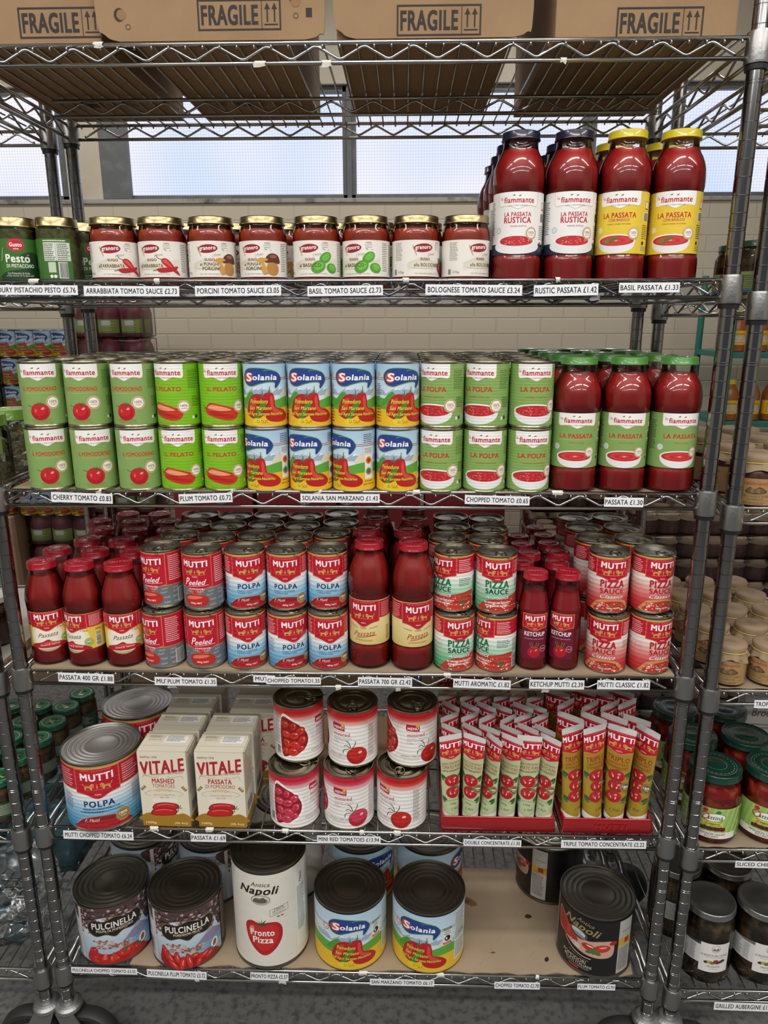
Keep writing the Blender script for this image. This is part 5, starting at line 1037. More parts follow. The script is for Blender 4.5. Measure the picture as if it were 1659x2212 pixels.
TAGS = [
 ('SAVOURY PISTACHIO PESTO £5.76', -0.5025, -0.0085, 1.5997, 151.0, 15.0, -0.3, 'white price label under the pistachio pesto jars'),
 ('ARRABBIATA TOMATO SAUCE £2.73', -0.3402, -0.0085, 1.5976, 154.5, 15.6, -0.4, 'white price label under the arrabbiata jars'),
 ('PORCINI TOMATO SAUCE £3.05', -0.1683, -0.0085, 1.5980, 138.3, 15.9, 0.4, 'white price label under the porcini jars'),
 ('BASIL TOMATO SAUCE £2.73', 0.0032, -0.0085, 1.5975, 120.3, 15.5, 0.8, 'white price label under the basil jars'),
 ('BOLOGNESE TOMATO SAUCE £3.24', 0.2073, -0.0085, 1.5981, 152.8, 16.1, -0.6, 'white price label under the bolognese jars'),
 ('RUSTIC PASSATA £1.42', 0.3524, -0.0085, 1.5975, 100.9, 17.1, 1, 'white price label under the navy capped passata bottles'),
 ('BASIL PASSATA £1.33', 0.4824, -0.0085, 1.6011, 94.5, 15.0, 0.3, 'white price label under the yellow capped passata bottles'),
 ('CHERRY TOMATO £0.83', -0.4579, -0.0085, 1.2557, 107.0, 17.3, -1.6, 'white price label under the cherry tomato cans'),
 ('PLUM TOMATO £0.72', -0.2425, -0.0085, 1.2564, 93.1, 16.4, 2, 'white price label under the bright green plum tomato cans'),
 ('SOLANIA SAN MARZANO £1.43', -0.0107, -0.0085, 1.2575, 135.8, 15.1, 0, 'white price label under the pale blue San Marzano cans'),
 ('CHOPPED TOMATO £0.65', 0.2575, -0.0085, 1.2555, 109.9, 15.4, -1.2, 'white price label under the chopped tomato cans with bowls'),
 ('PASSATA £1.30', 0.4715, -0.0085, 1.2531, 66.1, 16.2, -0.6, 'white price label under the green labelled passata bottles'),
 ('PASSATA 400 GR £1.88', -0.4876, -0.0085, 0.9123, 104.2, 18.0, -1.5, 'white price label under the small passata bottles'),
 ('MUTTI', -0.3408, -0.0065, 0.9066, 39.8, 16.1, -1, 'white price label under the peeled tomato cans, half covered by another label'),
 ('PLUM TOMATO £1.35', -0.2910, -0.0085, 0.9074, 93.1, 16.0, 0, 'white price label under the peeled tomato cans'),
 ('MUTTI', -0.1566, -0.0065, 0.9138, 40.3, 14.1, -1, 'white price label under the chopped tomato cans, half covered by another label'),
 ('CHOPPED TOMATO1.35', -0.1021, -0.0085, 0.9118, 100.8, 14.1, 0.3, 'white price label under the red, white and blue chopped tomato cans'),
 ('PASSATA 700 GR £2.42', 0.0660, -0.0085, 0.9117, 99.2, 16.8, -0.5, 'white price label under the large passata bottles'),
 ('MUTTI AROMATIC £1.82', 0.2431, -0.0085, 0.9098, 104.4, 17.7, -1.6, 'white price label under the aromatic pizza sauce cans'),
 ('KETCHUP MUTTI £2.39', 0.3787, -0.0085, 0.9107, 99.6, 17.7, -0.2, 'white price label under the ketchup bottles'),
 ('MUTTI CLASSIC £1.82', 0.4993, -0.0085, 0.9114, 94.9, 17.6, 0, 'white price label under the classic pizza sauce cans'),
 ('MUTTI CHOPPED TOMATO £6.24', -0.5000, -0.0085, 0.5701, 139.8, 18.3, -0.5, 'white price label under the large chopped tomato tin'),
 ('PASSATA £1.69', -0.2816, -0.0085, 0.5688, 69.7, 17.1, 0, 'white price label under the tomato cartons'),
 ('MINI RED TOMATOES £13.94', -0.0050, -0.0085, 0.5709, 124.2, 16.0, 0, 'white price label under the mini red tomato tins'),
 ('DOUBLE CONCENTRATE £1.30', 0.2746, -0.0085, 0.5689, 112.0, 14.8, -0.3, 'white price label under the double concentrate tubes'),
 ('TRIPLE TOMATO CONCENTRATE £2.22', 0.4892, -0.0085, 0.5703, 163.4, 16.9, 0.4, 'white price label under the triple concentrate tubes'),
 ('PULCINELLA CHOPPED TOMATO £3.52', -0.5222, -0.0085, 0.2374, 139.4, 14.5, -0.3, 'white price label under the landscape-printed chopped tomato tin'),
 ('PULCINELLA PLUM TOMATO £3.72', -0.3693, -0.0085, 0.2321, 125.0, 19.3, -2, 'white price label under the landscape-printed plum tomato tin'),
 ('PRONTO PIZZA £5.57', -0.1751, -0.0085, 0.2323, 79.4, 18.0, -1, 'white price label under the tall cream pizza tin'),
 ('SAN MARZANO TOMATO £6.17', 0.1008, -0.0085, 0.2247, 133.3, 15.6, 0, 'white price label under the large San Marzano tins'),
 ('CHOPPED TOMATO £2.78', 0.3383, -0.0085, 0.2238, 93.1, 16.7, 0.3, 'white price label under the empty cardboard stretch'),
 ('PLUM TOMATO £2.93', 0.5004, -0.0085, 0.2250, 77.4, 14.3, 0, 'white price label under the large black plum tomato tin'),
 ('TROPEA ONION £2.95', 0.7859, -0.0085, 0.8763, 96.0, 15.9, 0, 'white price label under the paper-capped onion jars on right rack'),
 ('SLICED CHILLIES £5.20', 0.8040, -0.0085, 0.5305, 116.5, 14.9, -0.4, 'white price label under the chilli jars on right rack'),
 ('GRILLED AUBERGINE £12.50', 0.8094, -0.0085, 0.1827, 129.5, 19.2, -1, 'white price label under the aubergine jars on right rack'),
]
# ------------------------------------------------------------------ room
def struct(name, bm, m, smooth=False):
    o = link(name, mesh_of(bm, smooth), m); o['kind'] = 'structure'; return o
WY = 2.6
brick = mat('painted_brick', (.47, .42, .345), .75); nt = brick.node_tree
_tc = nt.nodes.new('ShaderNodeTexCoord'); _mp = nt.nodes.new('ShaderNodeMapping'); _mp.inputs['Rotation'].default_value = (R(90), 0, 0)
_bt = nt.nodes.new('ShaderNodeTexBrick'); _bt.inputs['Scale'].default_value = 1; _bt.inputs['Brick Width'].default_value = .225; _bt.inputs['Row Height'].default_value = .078; _bt.inputs['Mortar Size'].default_value = .005; _bt.inputs['Mortar Smooth'].default_value = .6
_bt.inputs['Color1'].default_value = (1, 1, 1, 1); _bt.inputs['Color2'].default_value = (.92, .92, .92, 1); _bt.inputs['Mortar'].default_value = (0, 0, 0, 1)
_cr = nt.nodes.new('ShaderNodeValToRGB'); _cr.color_ramp.elements[0].color = (.49, .43, .34, 1); _cr.color_ramp.elements[1].color = (.53, .47, .375, 1); _cr.color_ramp.elements[1].position = .6
_bp = nt.nodes.new('ShaderNodeBump'); _bp.inputs['Distance'].default_value = .006; _bp.inputs['Strength'].default_value = .4
nt.links.new(_tc.outputs['Object'], _mp.inputs['Vector']); nt.links.new(_mp.outputs['Vector'], _bt.inputs['Vector']); nt.links.new(_bt.outputs['Color'], _cr.inputs['Fac']); nt.links.new(_cr.outputs['Color'], nt.nodes['Principled BSDF'].inputs['Base Color'])
nt.links.new(_bt.outputs['Color'], _bp.inputs['Height']); nt.links.new(_bp.outputs['Normal'], nt.nodes['Principled BSDF'].inputs['Normal'])
plaster = mat('cream_plaster', (.53, .48, .39), .8, mix=((.46, .40, .31), 5, .45, .75))
concrete = mat('concrete_floor', (.165, .165, .162), .6, mix=((.085, .085, .084), 60, .46, .66), bump=('noise', 60, .25, .002))
frame_m = mat('grey_window_frame', (.11, .12, .125), .55, mix=((.17, .18, .18), 18, .5, .8)); sill_m = mat('sill', (.34, .33, .30), .7, mix=((.07, .075, .06), 12, .5, .7))
ZW0, ZW1 = 2.13, 2.63; WXS = [(-3.6, -1.56), (-1.39, 3.6)]
bm = bmesh.new(); box(bm, -3.6, WY, 0, 3.6, WY+.25, ZW0-.022); struct('wall_back', bm, brick)
bm = bmesh.new(); box(bm, -3.6, WY, ZW1, 3.6, WY+.25, 3.3); box(bm, -1.56, WY, ZW0, -1.39, WY+.25, ZW1); struct('wall_above', bm, plaster)
bm = bmesh.new(); box(bm, -3.6, WY-.012, ZW0-.022, 3.6, WY+.25, ZW0-.002, .003); struct('trim_1', bm, sill_m)
bm = bmesh.new(); box(bm, -3.6, -4.5, -.1, 3.6, WY+.25, 0); struct('floor', bm, concrete)
bm = bmesh.new(); box(bm, -3.6, -4.5, 3.3, 3.6, WY+.25, 3.4); struct('ceiling', bm, mat('ceiling_paint', (.7, .7, .68), .8))
bm = bmesh.new(); box(bm, -3.7, -4.5, 0, -3.6, WY+.25, 3.3); struct('wall_left', bm, plaster)
bm = bmesh.new(); box(bm, 3.6, -4.5, 0, 3.7, WY+.25, 3.3); struct('wall_right', bm, plaster)
pane = bpy.data.materials.new('wired_daylight_glass'); pane.use_nodes = True; nt = pane.node_tree; nt.nodes.clear()
_o = nt.nodes.new('ShaderNodeOutputMaterial'); _e = nt.nodes.new('ShaderNodeEmission'); _tc = nt.nodes.new('ShaderNodeTexCoord'); _mp = nt.nodes.new('ShaderNodeMapping'); _mp.inputs['Rotation'].default_value = (R(90), 0, 0)
_bt = nt.nodes.new('ShaderNodeTexBrick'); _bt.offset = 0; _bt.inputs['Scale'].default_value = 1; _bt.inputs['Brick Width'].default_value = .0135; _bt.inputs['Row Height'].default_value = .0135; _bt.inputs['Mortar Size'].default_value = .0011; _bt.inputs['Mortar Smooth'].default_value = .3
_ns = nt.nodes.new('ShaderNodeTexNoise'); _ns.inputs['Scale'].default_value = .9; _ns.inputs['Detail'].default_value = 1
_cr = nt.nodes.new('ShaderNodeValToRGB'); _cr.color_ramp.elements[0].color = (.47, .62, .88, 1); _cr.color_ramp.elements[1].color = (.90, .84, .90, 1); _cr.color_ramp.elements[0].position = .38; _cr.color_ramp.elements[1].position = .66
_mu = nt.nodes.new('ShaderNodeMix'); _mu.data_type = 'RGBA'; _mu.blend_type = 'MULTIPLY'; _mu.inputs[0].default_value = 1
_bt.inputs['Color1'].default_value = _bt.inputs['Color2'].default_value = (1, 1, 1, 1); _bt.inputs['Mortar'].default_value = (.70, .74, .78, 1)
nt.links.new(_tc.outputs['Object'], _mp.inputs['Vector']); nt.links.new(_mp.outputs['Vector'], _bt.inputs['Vector']); nt.links.new(_tc.outputs['Object'], _ns.inputs['Vector']); nt.links.new(_ns.outputs['Fac'], _cr.inputs['Fac'])
nt.links.new(_cr.outputs['Color'], _mu.inputs[6]); nt.links.new(_bt.outputs['Color'], _mu.inputs[7]); nt.links.new(_mu.outputs[2], _e.inputs['Color']); nt.links.new(_e.outputs[0], _o.inputs[0]); _e.inputs['Strength'].default_value = 1.2
def window(n, x0, x1, mull):
    bm = bmesh.new(); y0, y1 = WY+.03, WY+.10
    for a, b in ((x0, x0+.045), (x1-.045, x1)): box(bm, a, y0, ZW0, b, y1, ZW1, .004)
    box(bm, x0, y0, ZW0, x1, y1, ZW0+.022, .004); box(bm, x0, y0, ZW1-.03, x1, y1, ZW1, .004)
    for m in mull: box(bm, m-.033, y0, ZW0, m+.033, y1, ZW1, .004); box(bm, m-.012, y0-.012, ZW0, m+.012, y0, ZW1, .003)
    fr = struct('window_%d' % n, bm, frame_m)
    bm = bmesh.new(); box(bm, x0+.02, WY+.06, ZW0+.01, x1-.02, WY+.066, ZW1-.01); p = link('window_pane', mesh_of(bm, False), pane, fr)
window(1, -3.6, -1.56, [-2.5]); window(2, -1.39, 3.6, [-.175, .98, 2.1])
bm = bmesh.new(); box(bm, -1.39, WY-.002, ZW0, -1.25, WY+.03, ZW1, .003); o = struct('trim_2', bm, frame_m)
# ------------------------------------------------------------------ wire racks
def post_mesh(z0, z1):
    r = .0127; pr = [(r-.001, z0)]; z = z0+.02; k = 0
    while z < z1-.01:
        pr += [(r, z-.0010), (r-.0008, z-.0004), (r-.0008, z+.0004), (r, z+.0010)]
        if k % 8 == 4: pr += [(r, z+.0030), (r-.0008, z+.0036), (r-.0008, z+.0044), (r, z+.005)]
        z += .0254; k += 1
    pr.append((r, z1)); return lathe_mesh(pr, 20, angle=20)
def truss(bm, a, b, z, zig=.0745, drop=.0266, rt=.0033, rz=.0022, inset=.016):
    a = Vector(a); b = Vector(b); d = (b-a); L = d.length; d.normalize(); a = a+d*inset; b = b-d*inset; L -= 2*inset
    up = Vector((0, 0, 1))
    tube_path(bm, [a+up*z, b+up*z], rt, 10); tube_path(bm, [a+up*(z-drop), b+up*(z-drop)], rt, 10)
    n = max(2, round((L-.03)/zig)); st = (L-.03)/n; P = []
    top, bot = z-.0052, z-drop+.0052
    for i in range(n):
        s = .015+i*st
        for f, h in ((0, bot), (.06, bot+.0008), (.44, top-.0008), (.5, top), (.56, top-.0008), (.94, bot+.0008)): P.append(a+d*(s+f*st)+up*h)
    P.append(a+d*(.015+n*st)+up*bot); tube_path(bm, P, rz, 6)
def shelf_mesh(x0, x1, y0, y1, z, dz=0):
    bm = bmesh.new()
    truss(bm, (x0, y0, 0), (x1, y0, 0), z); truss(bm, (x0, y1, 0), (x1, y1, 0), z); truss(bm, (x0, y0, 0), (x0, y1, 0), z); truss(bm, (x1, y0, 0), (x1, y1, 0), z)
    truss(bm, (x0, y0+.255, 0), (x1, y0+.255, 0), z-.0065, inset=.06)
    n = int((x1-x0-.04)/.0254); s = (x1-x0-.05)/n
    for i in range(n+1):
        x = x0+.025+i*s; tube_path(bm, [(x, y0-.0035, z-.0075), (x, y0-.003, z-.0035), (x, y0+.006, z+.0006+dz), (x, y1-.006, z+.0006+dz), (x, y1+.003, z-.005)], .0017, 6)
    return mesh_of(bm)
def collar_mesh():
    return lathe_mesh([(.0133, -.036), (.0178, -.036), (.0182, -.033), (.0178, .004), (.0170, .007), (.0133, .0075)], 24, False, False, 30)
_col = collar_mesh(); _slv = lathe_mesh([(.0129, -.0440), (.0158, -.0436), (.0162, -.0368), (.0129, -.036)], 24, False, False, 30)
_post = post_mesh(.14, 2.16); wheel_m = mat('black_rubber', (.02, .02, .021), .55); castp = mat('caster_plate', (.33, .34, .34), .45, .9, bump=('noise', 90, .3, .001))
_wheel = lathe_mesh([(.004, -.015), (.030, -.014), (.034, -.010), (.048, -.010), (.052, -.016), (.060, -.015), (.0635, -.009), (.0635, .009), (.060, .015), (.052, .016), (.048, .010), (.034, .010), (.030, .014), (.004, .015)], 36)
def fork_mesh():
    bm = bmesh.new(); lathe(bm, [(.0115, .185), (.0118, .14)], 20); lathe(bm, [(.0118, .150), (.019, .149), (.022, .145), (.027, .141), (.0285, .135), (.025, .128), (.012, .127)], 26)
    for s in (-1, 1):
        P = [(-.020, .132), (.022, .132), (.054, .072), (.052, .056), (.042, .052), (.032, .058), (-.012, .108)]
        vs = [[bm.verts.new((x, s*.0205+t, z)) for x, z in P] for t in (-.0015, .0015)]
        bm.faces.new(vs[0]); bm.faces.new(vs[1][::-1])
        for i in range(len(P)): j = (i+1) % len(P); bm.faces.new((vs[0][i], vs[0][j], vs[1][j], vs[1][i]))
        m = Matrix.Translation((.042, s*.0235, .0635)) @ Matrix.Rotation(R(90), 4, 'X'); bmesh.ops.create_cone(bm, cap_ends=True, segments=16, radius1=.007, radius2=.007, depth=.005, matrix=m)
    me = mesh_of(bm, False); return me
_fork = fork_mesh()
def rack(name, label, x0, x1, zs, cast_rot, post_top=2.16):
    y0, y1 = 0, .458
    rt = empty(name, ((x0+x1)/2, .229, 0), 0, label, 'shelving rack'); ox, oy = (x0+x1)/2, .229
    for i, (x, y) in enumerate(((x0, y0), (x1, y0), (x0, y1), (x1, y1))):
        p = bpy.data.objects.new('post', _post); COL.objects.link(p); p.parent = rt; p.location = (x-ox, y-oy, 0)
        if not _post.materials: _post.materials.append(chrome_dark)
        c = bpy.data.objects.new('caster', _fork); COL.objects.link(c); c.parent = rt; c.location = (x-ox, y-oy, 0); c.rotation_euler = (0, 0, cast_rot[i])
        if not _fork.materials: _fork.materials.append(castp); _wheel.materials.append(wheel_m); _col.materials.append(cast); _slv.materials.append(blackp)
        w = bpy.data.objects.new('wheel', _wheel); COL.objects.link(w); w.parent = c; w.location = (.042, 0, .0635); w.rotation_euler = (R(90), 0, 0)
    for zi, z in enumerate(zs):
        s = link('wire_shelf', shelf_mesh(x0-ox, x1-ox, y0-oy, y1-oy, 0, -.0048 if zi in (1, 2) else 0), chrome, rt, (0, 0, z))
        for x, y in ((x0, y0), (x1, y0), (x0, y1), (x1, y1)):
            for nm, me in (('collar', _col), ('black_sleeve', _slv)):
                c = bpy.data.objects.new(nm, me); COL.objects.link(c); c.parent = s; c.location = (x-ox, y-oy, 0)
    return rt
Z = dict(A=1.949, B=1.6129, C=1.2665, D=.9227, E=.5815, F=.2382)
main_rack = rack('wire_rack', 'chrome wire rack on casters holding the tomato goods, centre of picture', -.612, .612, list(Z.values()), (R(-5), R(176), R(10), R(176)))
rack('wire_rack', 'neighbouring chrome wire rack cut by the right edge of the picture', .659, 1.88, [z-.025 for z in Z.values()], (R(-4), 0, R(-4), R(30)))
rack('wire_rack', 'neighbouring chrome wire rack cut by the left edge of the picture', -1.88, -.659, [z-.010 for z in Z.values()], (0, R(184), 0, R(186)))
rnd = random.Random(21)
for sh, xs in (('A', (-.36, -.12, -.02, .33)), ('B', (-.50, -.30, -.03, .10, .34, .40)), ('C', (-.43, -.2, -.05, .12, .36)), ('D', (-.33, -.02, .09, .18, .36)), ('E', (-.39, -.28, -.13, .09, .02)), ('F', (-.33, -.15, .02, .18, .38))):
    for x in xs:
        bm = bmesh.new(); top = rnd.random() < .5; zc = Z[sh]+(.001 if top else -.0266); n = 9; w = rnd.uniform(.008, .022)
        V = []
        for k in range(n):
            a = -.8+2.6*k/(n-1); r = .0037
            V.append([bm.verts.new((x+s*w*rnd.uniform(.6, 1)*(1 if s > 0 else 1), -r*cos(a), zc+r*sin(a)-(.0 if k else rnd.uniform(0, .004)))) for s in (-.5, -.1, .3, .5)])
        for p, q in zip(V, V[1:]):
            for k in range(3): bm.faces.new((p[k], p[k+1], q[k+1], q[k]))
        o = link('tape_scrap', mesh_of(bm), white_tape, main_rack); o.location = (0, -.229, 0)
# ------------------------------------------------------------------ product bodies
def part_of(rt, name, me, m, loc=None, rot=None):
    o = bpy.data.objects.new(name, me); COL.objects.link(o); o.parent = rt
    if m is not None and not me.materials: me.materials.append(m)
    if loc: o.location = loc
    if rot: o.rotation_euler = rot
    return o
def can_side(r, h): return lathe_mesh([(0, .003), (r-.004, .003), (r-.003, 0), (r+.0002, .0004), (r+.0008, .0016), (r+.0006, .003), (r-.0006, .0046), (r-.0008, .006), (r-.0008, h-.006), (r-.0006, h-.0046), (r+.0006, h-.003), (r+.0008, h-.0016), (r+.0002, h-.0002), (r-.0012, h), (r-.0020, h-.0005), (r-.0026, h-.0045)], 48, False, False)
def can_lid(r, h, rings=3, depth=.0045):
    ro = r-.0026; z = h-depth; pr = [(ro, z), (ro-.002, z-.0006)]
    for i in range(rings):
        q = (ro-.004)*(1-(i+.35)*.62/rings); pr += [(q+.002, z-.0004), (q+.0008, z+.0001), (q-.0008, z+.0001), (q-.002, z-.0004), (q-.0026, z-.0007)]
    pr.append((0, z-.0009)); return lathe_mesh(pr, 40, False, False, 60)
def pull_tab(r, z):
    bm = bmesh.new(); c = -r*.42
    P = [(.0095*cos(t), c+.0085*sin(t)*1.15, z+.0014+.0006*sin(t)) for t in [2*pi*i/20 for i in range(20)]]; tube_path(bm, P, .0013, 6, True)
    box(bm, -.0055, c-.0135, z+.0002, .0055, c-.0065, z+.0018, .0006); lathe(bm, [(.003, z+.0018), (.003, z+.003), (0, z+.0032)], 10)
    for v in list(bm.verts)[-21:]: v.co.y += c-.010
    return mesh_of(bm)
def build_can(name, r, h, art, lmat, lidm, label, group, ring=True, rings=3, lab0=.0035, labh=None, labk=1, lid_rot=0, lid_m=None):
    rt = empty(name, label=label, cat='food can' if r < .06 else 'food tin', group=group)
    part_of(rt, 'can_body', can_side(r, h), lidm)
    part_of(rt, 'lid', can_lid(r, h, rings, .0045), lid_m or lidm)
    if ring: part_of(rt, 'pull_tab', pull_tab(r, h-.0045), lidm, rot=(0, 0, lid_rot))
    part_of(rt, 'label', art.mesh(cyl_map(r, lab0), 3.0 if r < .06 else 5.0), lmat)
    note_kids(rt); return rt
sauce_red = mat('tomato_sauce', (.41, .017, .014), .35, spec=.4, mix=((.34, .012, .010), 30, .4, .7)); sauce_org = mat('orange_sauce', (.52, .065, .016), .45, mix=((.36, .025, .010), 60, .4, .65)); sauce_dark = mat('ketchup_sauce', (.38, .010, .018), .35)
pesto_m = mat('pesto', (.15, .17, .035), .55, mix=((.07, .085, .018), 140, .4, .6))
cap_navy = mat('navy_cap', (.012, .014, .035), .3, coat=.5); cap_yel = mat('yellow_cap', (.62, .50, .015), .35, coat=.4); cap_grn = mat('green_cap', (.07, .24, .04), .35, coat=.4); cap_red = mat('red_cap', (.34, .006, .018), .25, coat=.3); cap_gold = mat('gold_cap', (.40, .325, .17), .28, 1); cap_dgreen = mat('dark_green_cap', (.006, .09, .045), .25, coat=.6)
def cap_mesh(r, h, lug=True):
    return lathe_mesh([(r-.001, 0), (r, .0006), (r, .0022), (r-.0008, .003), (r-.0006, h-.002), (r-.0012, h-.0006), (r-.003, h), (r-.0045, h-.0002), (r-.0055, h-.0012), (r*.45, h-.0012), (r*.42, h-.0006), (0, h-.0006)], 36, True, False, 50)
def build_bottle(name, prof, art, z_lab, fill, sauce, capm, cr_, ch, cz, label, group, r_lab, glass=None, cat='bottle', print_=None, n=40, step=3.0, thick=.0016, extra=None):
    rt = empty(name, label=label, cat=cat, group=group); sp = smooth_prof(prof, 4)
    part_of(rt, 'glass_body', lathe_mesh([(0, .002), (sp[0][0]*.8, .002)]+sp, n, False, False, 50), glass or GLASS)
    ins = [(max(r-thick, .002), z) for r, z in sp if .004 < z < fill]
    part_of(rt, 'contents', lathe_mesh([(0, .004), (ins[0][0]*.9, .004)]+ins+[(ins[-1][0], fill), (0, fill)], n, False, False, 50), sauce)
    part_of(rt, 'cap', cap_mesh(cr_, ch), capm, (0, 0, cz))
    if art: part_of(rt, 'label', art.mesh(cyl_map(r_lab, z_lab), step), PAPER)
    if print_:
        a = Art(); a.text(print_, 0, 1, cr_*1000*1.25, cr_*1000*.34, 'D85A6A', .02); a.ring(0, 0, cr_*1000*.62, cr_*1000*.66, 'B02A40'); part_of(rt, 'cap_print', a.mesh(flat_map((0, 0, cz+ch-.0006), (1, 0, 0), (0, 1, 0)), 50), PAPER)
    note_kids(rt); return rt
P_TALL = [(.036, 0), (.0405, .004), (.0412, .012), (.0410, .034), (.0396, .041), (.0394, .050), (.0394, .128), (.0398, .136), (.0413, .146), (.0415, .156), (.0402, .171), (.0356, .185), (.0302, .195), (.0277, .203), (.0272, .2155)]
P_400 = [(.031, 0), (.0352, .004), (.0358, .014), (.0352, .030), (.0340, .0365), (.0340, .045), (.0340, .103), (.0350, .110), (.0359, .124), (.0352, .136), (.0318, .150), (.0275, .164), (.0244, .174), (.0236, .183)]
P_700 = [(.034, 0), (.0385, .004), (.0395, .015), (.0390, .038), (.0372, .046), (.0372, .055), (.0372, .135), (.0380, .144), (.0394, .158), (.0388, .172), (.0345, .192), (.0285, .208), (.0248, .219), (.0240, .226)]
P_K = [(.0245, 0), (.0280, .004), (.0286, .014), (.0284, .06), (.0284, .112), (.0275, .122), (.0248, .136), (.0222, .148), (.0208, .158), (.0204, .172)]
P_JAR = [(a, b*1.065) for a, b in [(.034, 0), (.0378, .004), (.0385, .010), (.0384, .04), (.0384, .066), (.0378, .073), (.0360, .079), (.0345, .084), (.0345, .086)]]
P_PESTO = [(a, b*1.05) for a, b in [(.031, 0), (.0335, .003), (.034, .01), (.034, .076), (.033, .081), (.0308, .084), (.0305, .088)]]
G_BODY = {'B': 'jars and bottles on the sauce shelf', 'C': 'goods on the green can shelf', 'D': 'goods on the red can shelf', 'E': 'goods on the carton shelf', 'F': 'large tins on the bottom shelf'}
r4 = .0365
def proto(prod, label, group):
    if prod in ('pomodorino', 'pelato', 'polpa_green'): return build_can({'pomodorino': 'cherry_tomato_can', 'pelato': 'plum_tomato_can', 'polpa_green': 'chopped_tomato_can'}[prod], r4, .110, art_fiam_can(prod), PAPER_SOFT if prod != 'pomodorino' else PAPER, brass_lid, label, group, False, 3, .0045)
    if prod == 'solania': return build_can('san_marzano_can', r4, .110, art_solania(), PAPER, tin, label, group, False, 3, .0045)
    if prod in ('peeled', 'polpa', 'aromatica', 'classica'): return build_can({'peeled': 'peeled_tomato_can', 'polpa': 'chopped_tomato_can', 'aromatica': 'pizza_sauce_can', 'classica': 'pizza_sauce_can'}[prod], r4, .110, mutti_can(prod), PAPER if prod == 'peeled' else PAPER_RIB, brass_lid, label, group, True, 3, .0045, lid_rot=.4, lid_m=tin_lid)
    if prod in ('minired', 'minired_pink'): return build_can('mini_tomato_tin', .0498, .120, art_minired(prod != 'minired'), PAPER_RIB, brass_lid, label, group, True, 2, .004, lid_rot=.5)
    if prod == 'bigpolpa': return build_can('chopped_tomato_tin', .0765, .150, mutti_can('bigpolpa'), PAPER_RIB, tin, label, group, False, 5, .0055, lid_m=tin_lid)
    if prod.startswith('pulcinella'): return build_can('tomato_tin', .0765, .150, art_pulc(prod[11:]), PAPER, dark_lid, label, group, False, 4, .008)
    if prod == 'solania_big': return build_can('san_marzano_tin', .0765, .150, art_solania_big(), PAPER_WRINKLE, dark_lid, label, group, False, 4, .008)
    if prod == 'black_plum': return build_can('plum_tomato_tin', .0765, .150, art_black(), PAPER, dark_lid, label, group, False, 4, .008)
    if prod == 'pronto': return build_can('pizza_tomato_tin', .078, .243, art_pronto(), PAPER_WRINKLE, dark_lid, label, group, False, 4, .009)
    if prod in ('rustica', 'basilico', 'passata_green'): return build_bottle('passata_bottle', P_TALL, art_passata_bottle(prod), .043, .200, sauce_red, {'rustica': cap_navy, 'basilico': cap_yel, 'passata_green': cap_grn}[prod], .0305, .0125, .2130, label, group, .0398)
    if prod == 'mutti400': return build_bottle('passata_bottle', P_400, art_m400(), .0355, .172, sauce_red, cap_red, .0262, .0130, .183, label, group, .0343, print_='MUTTI')
    if prod == 'mutti700': return build_bottle('passata_bottle', P_700, art_m700(), .049, .216, sauce_red, cap_red, .0268, .0130, .225, label, group, .0376, print_='MUTTI')
    if prod == 'ketchup': return build_bottle('ketchup_bottle', P_K, art_ketchup(), .024, .150, sauce_dark, cap_red, .0228, .0130, .172, label, group, .0287, print_='MUTTI')
    if prod == 'pesto':
        return build_bottle('pesto_jar', P_PESTO, art_pesto(), .007, .084, pesto_m, cap_gold, .0328, .0150, .0875, label, group, .0342, cat='jar')
    return build_bottle('sauce_jar', P_JAR, granoro(prod), .0095, .083, sauce_org, cap_gold, .0372, .0120, .0903, label, group, .0387, cat='jar')
done = {}
for (prod, sh), L in ITEMS.items():
    for (x, y, z, yaw_, row, lab) in L:
        if prod not in done:
            rt = proto(prod, lab, G_BODY[sh]); rt.location = (x, y, z); rt.rotation_euler = (0, 0, yaw_); done[prod] = rt
        else: copy_tree(done[prod], (x, y, z), yaw_, lab, G_BODY[sh])
# ------------------------------------------------------------------ price labels
for i, (t, x, y, z, w, h, rot, lab) in enumerate(TAGS):
    a = Art(); a.rect(-w/2, -h/2, w/2, h/2, 'E9EAEE'); a.text(t, 0, 0, w*.95 if t != 'MUTTI' else w*.8, min(h*.52, h-4), '14161C', .022)
    fm = lambda u, v, off: ((u/1000, (-.05-off)/1000, v/1000), (0, -1, 0))
    me = a.mesh(fm, 15.0); me.materials.append(TAG)
    bm = bmesh.new(); box(bm, -w/2000, -.0008, -h/2000, w/2000, -.0005, h/2000)
    o = link('price_label', me, None, None, (x, y, z)); o.rotation_euler = (R(-4), R(-rot), 0); tag(o, lab, 'price label', 'price labels clipped along the shelf edges')
# clear ticket strip on the sauce shelf
bm = bmesh.new(); box(bm, -.59, -.0052, Z['B']-.0285, .56, -.0042, Z['B']-.001, 0)
o = link('ticket_strip', mesh_of(bm, False), FILM); tag(o, 'clear plastic ticket strip along the front edge of the sauce jar shelf', 'ticket strip')
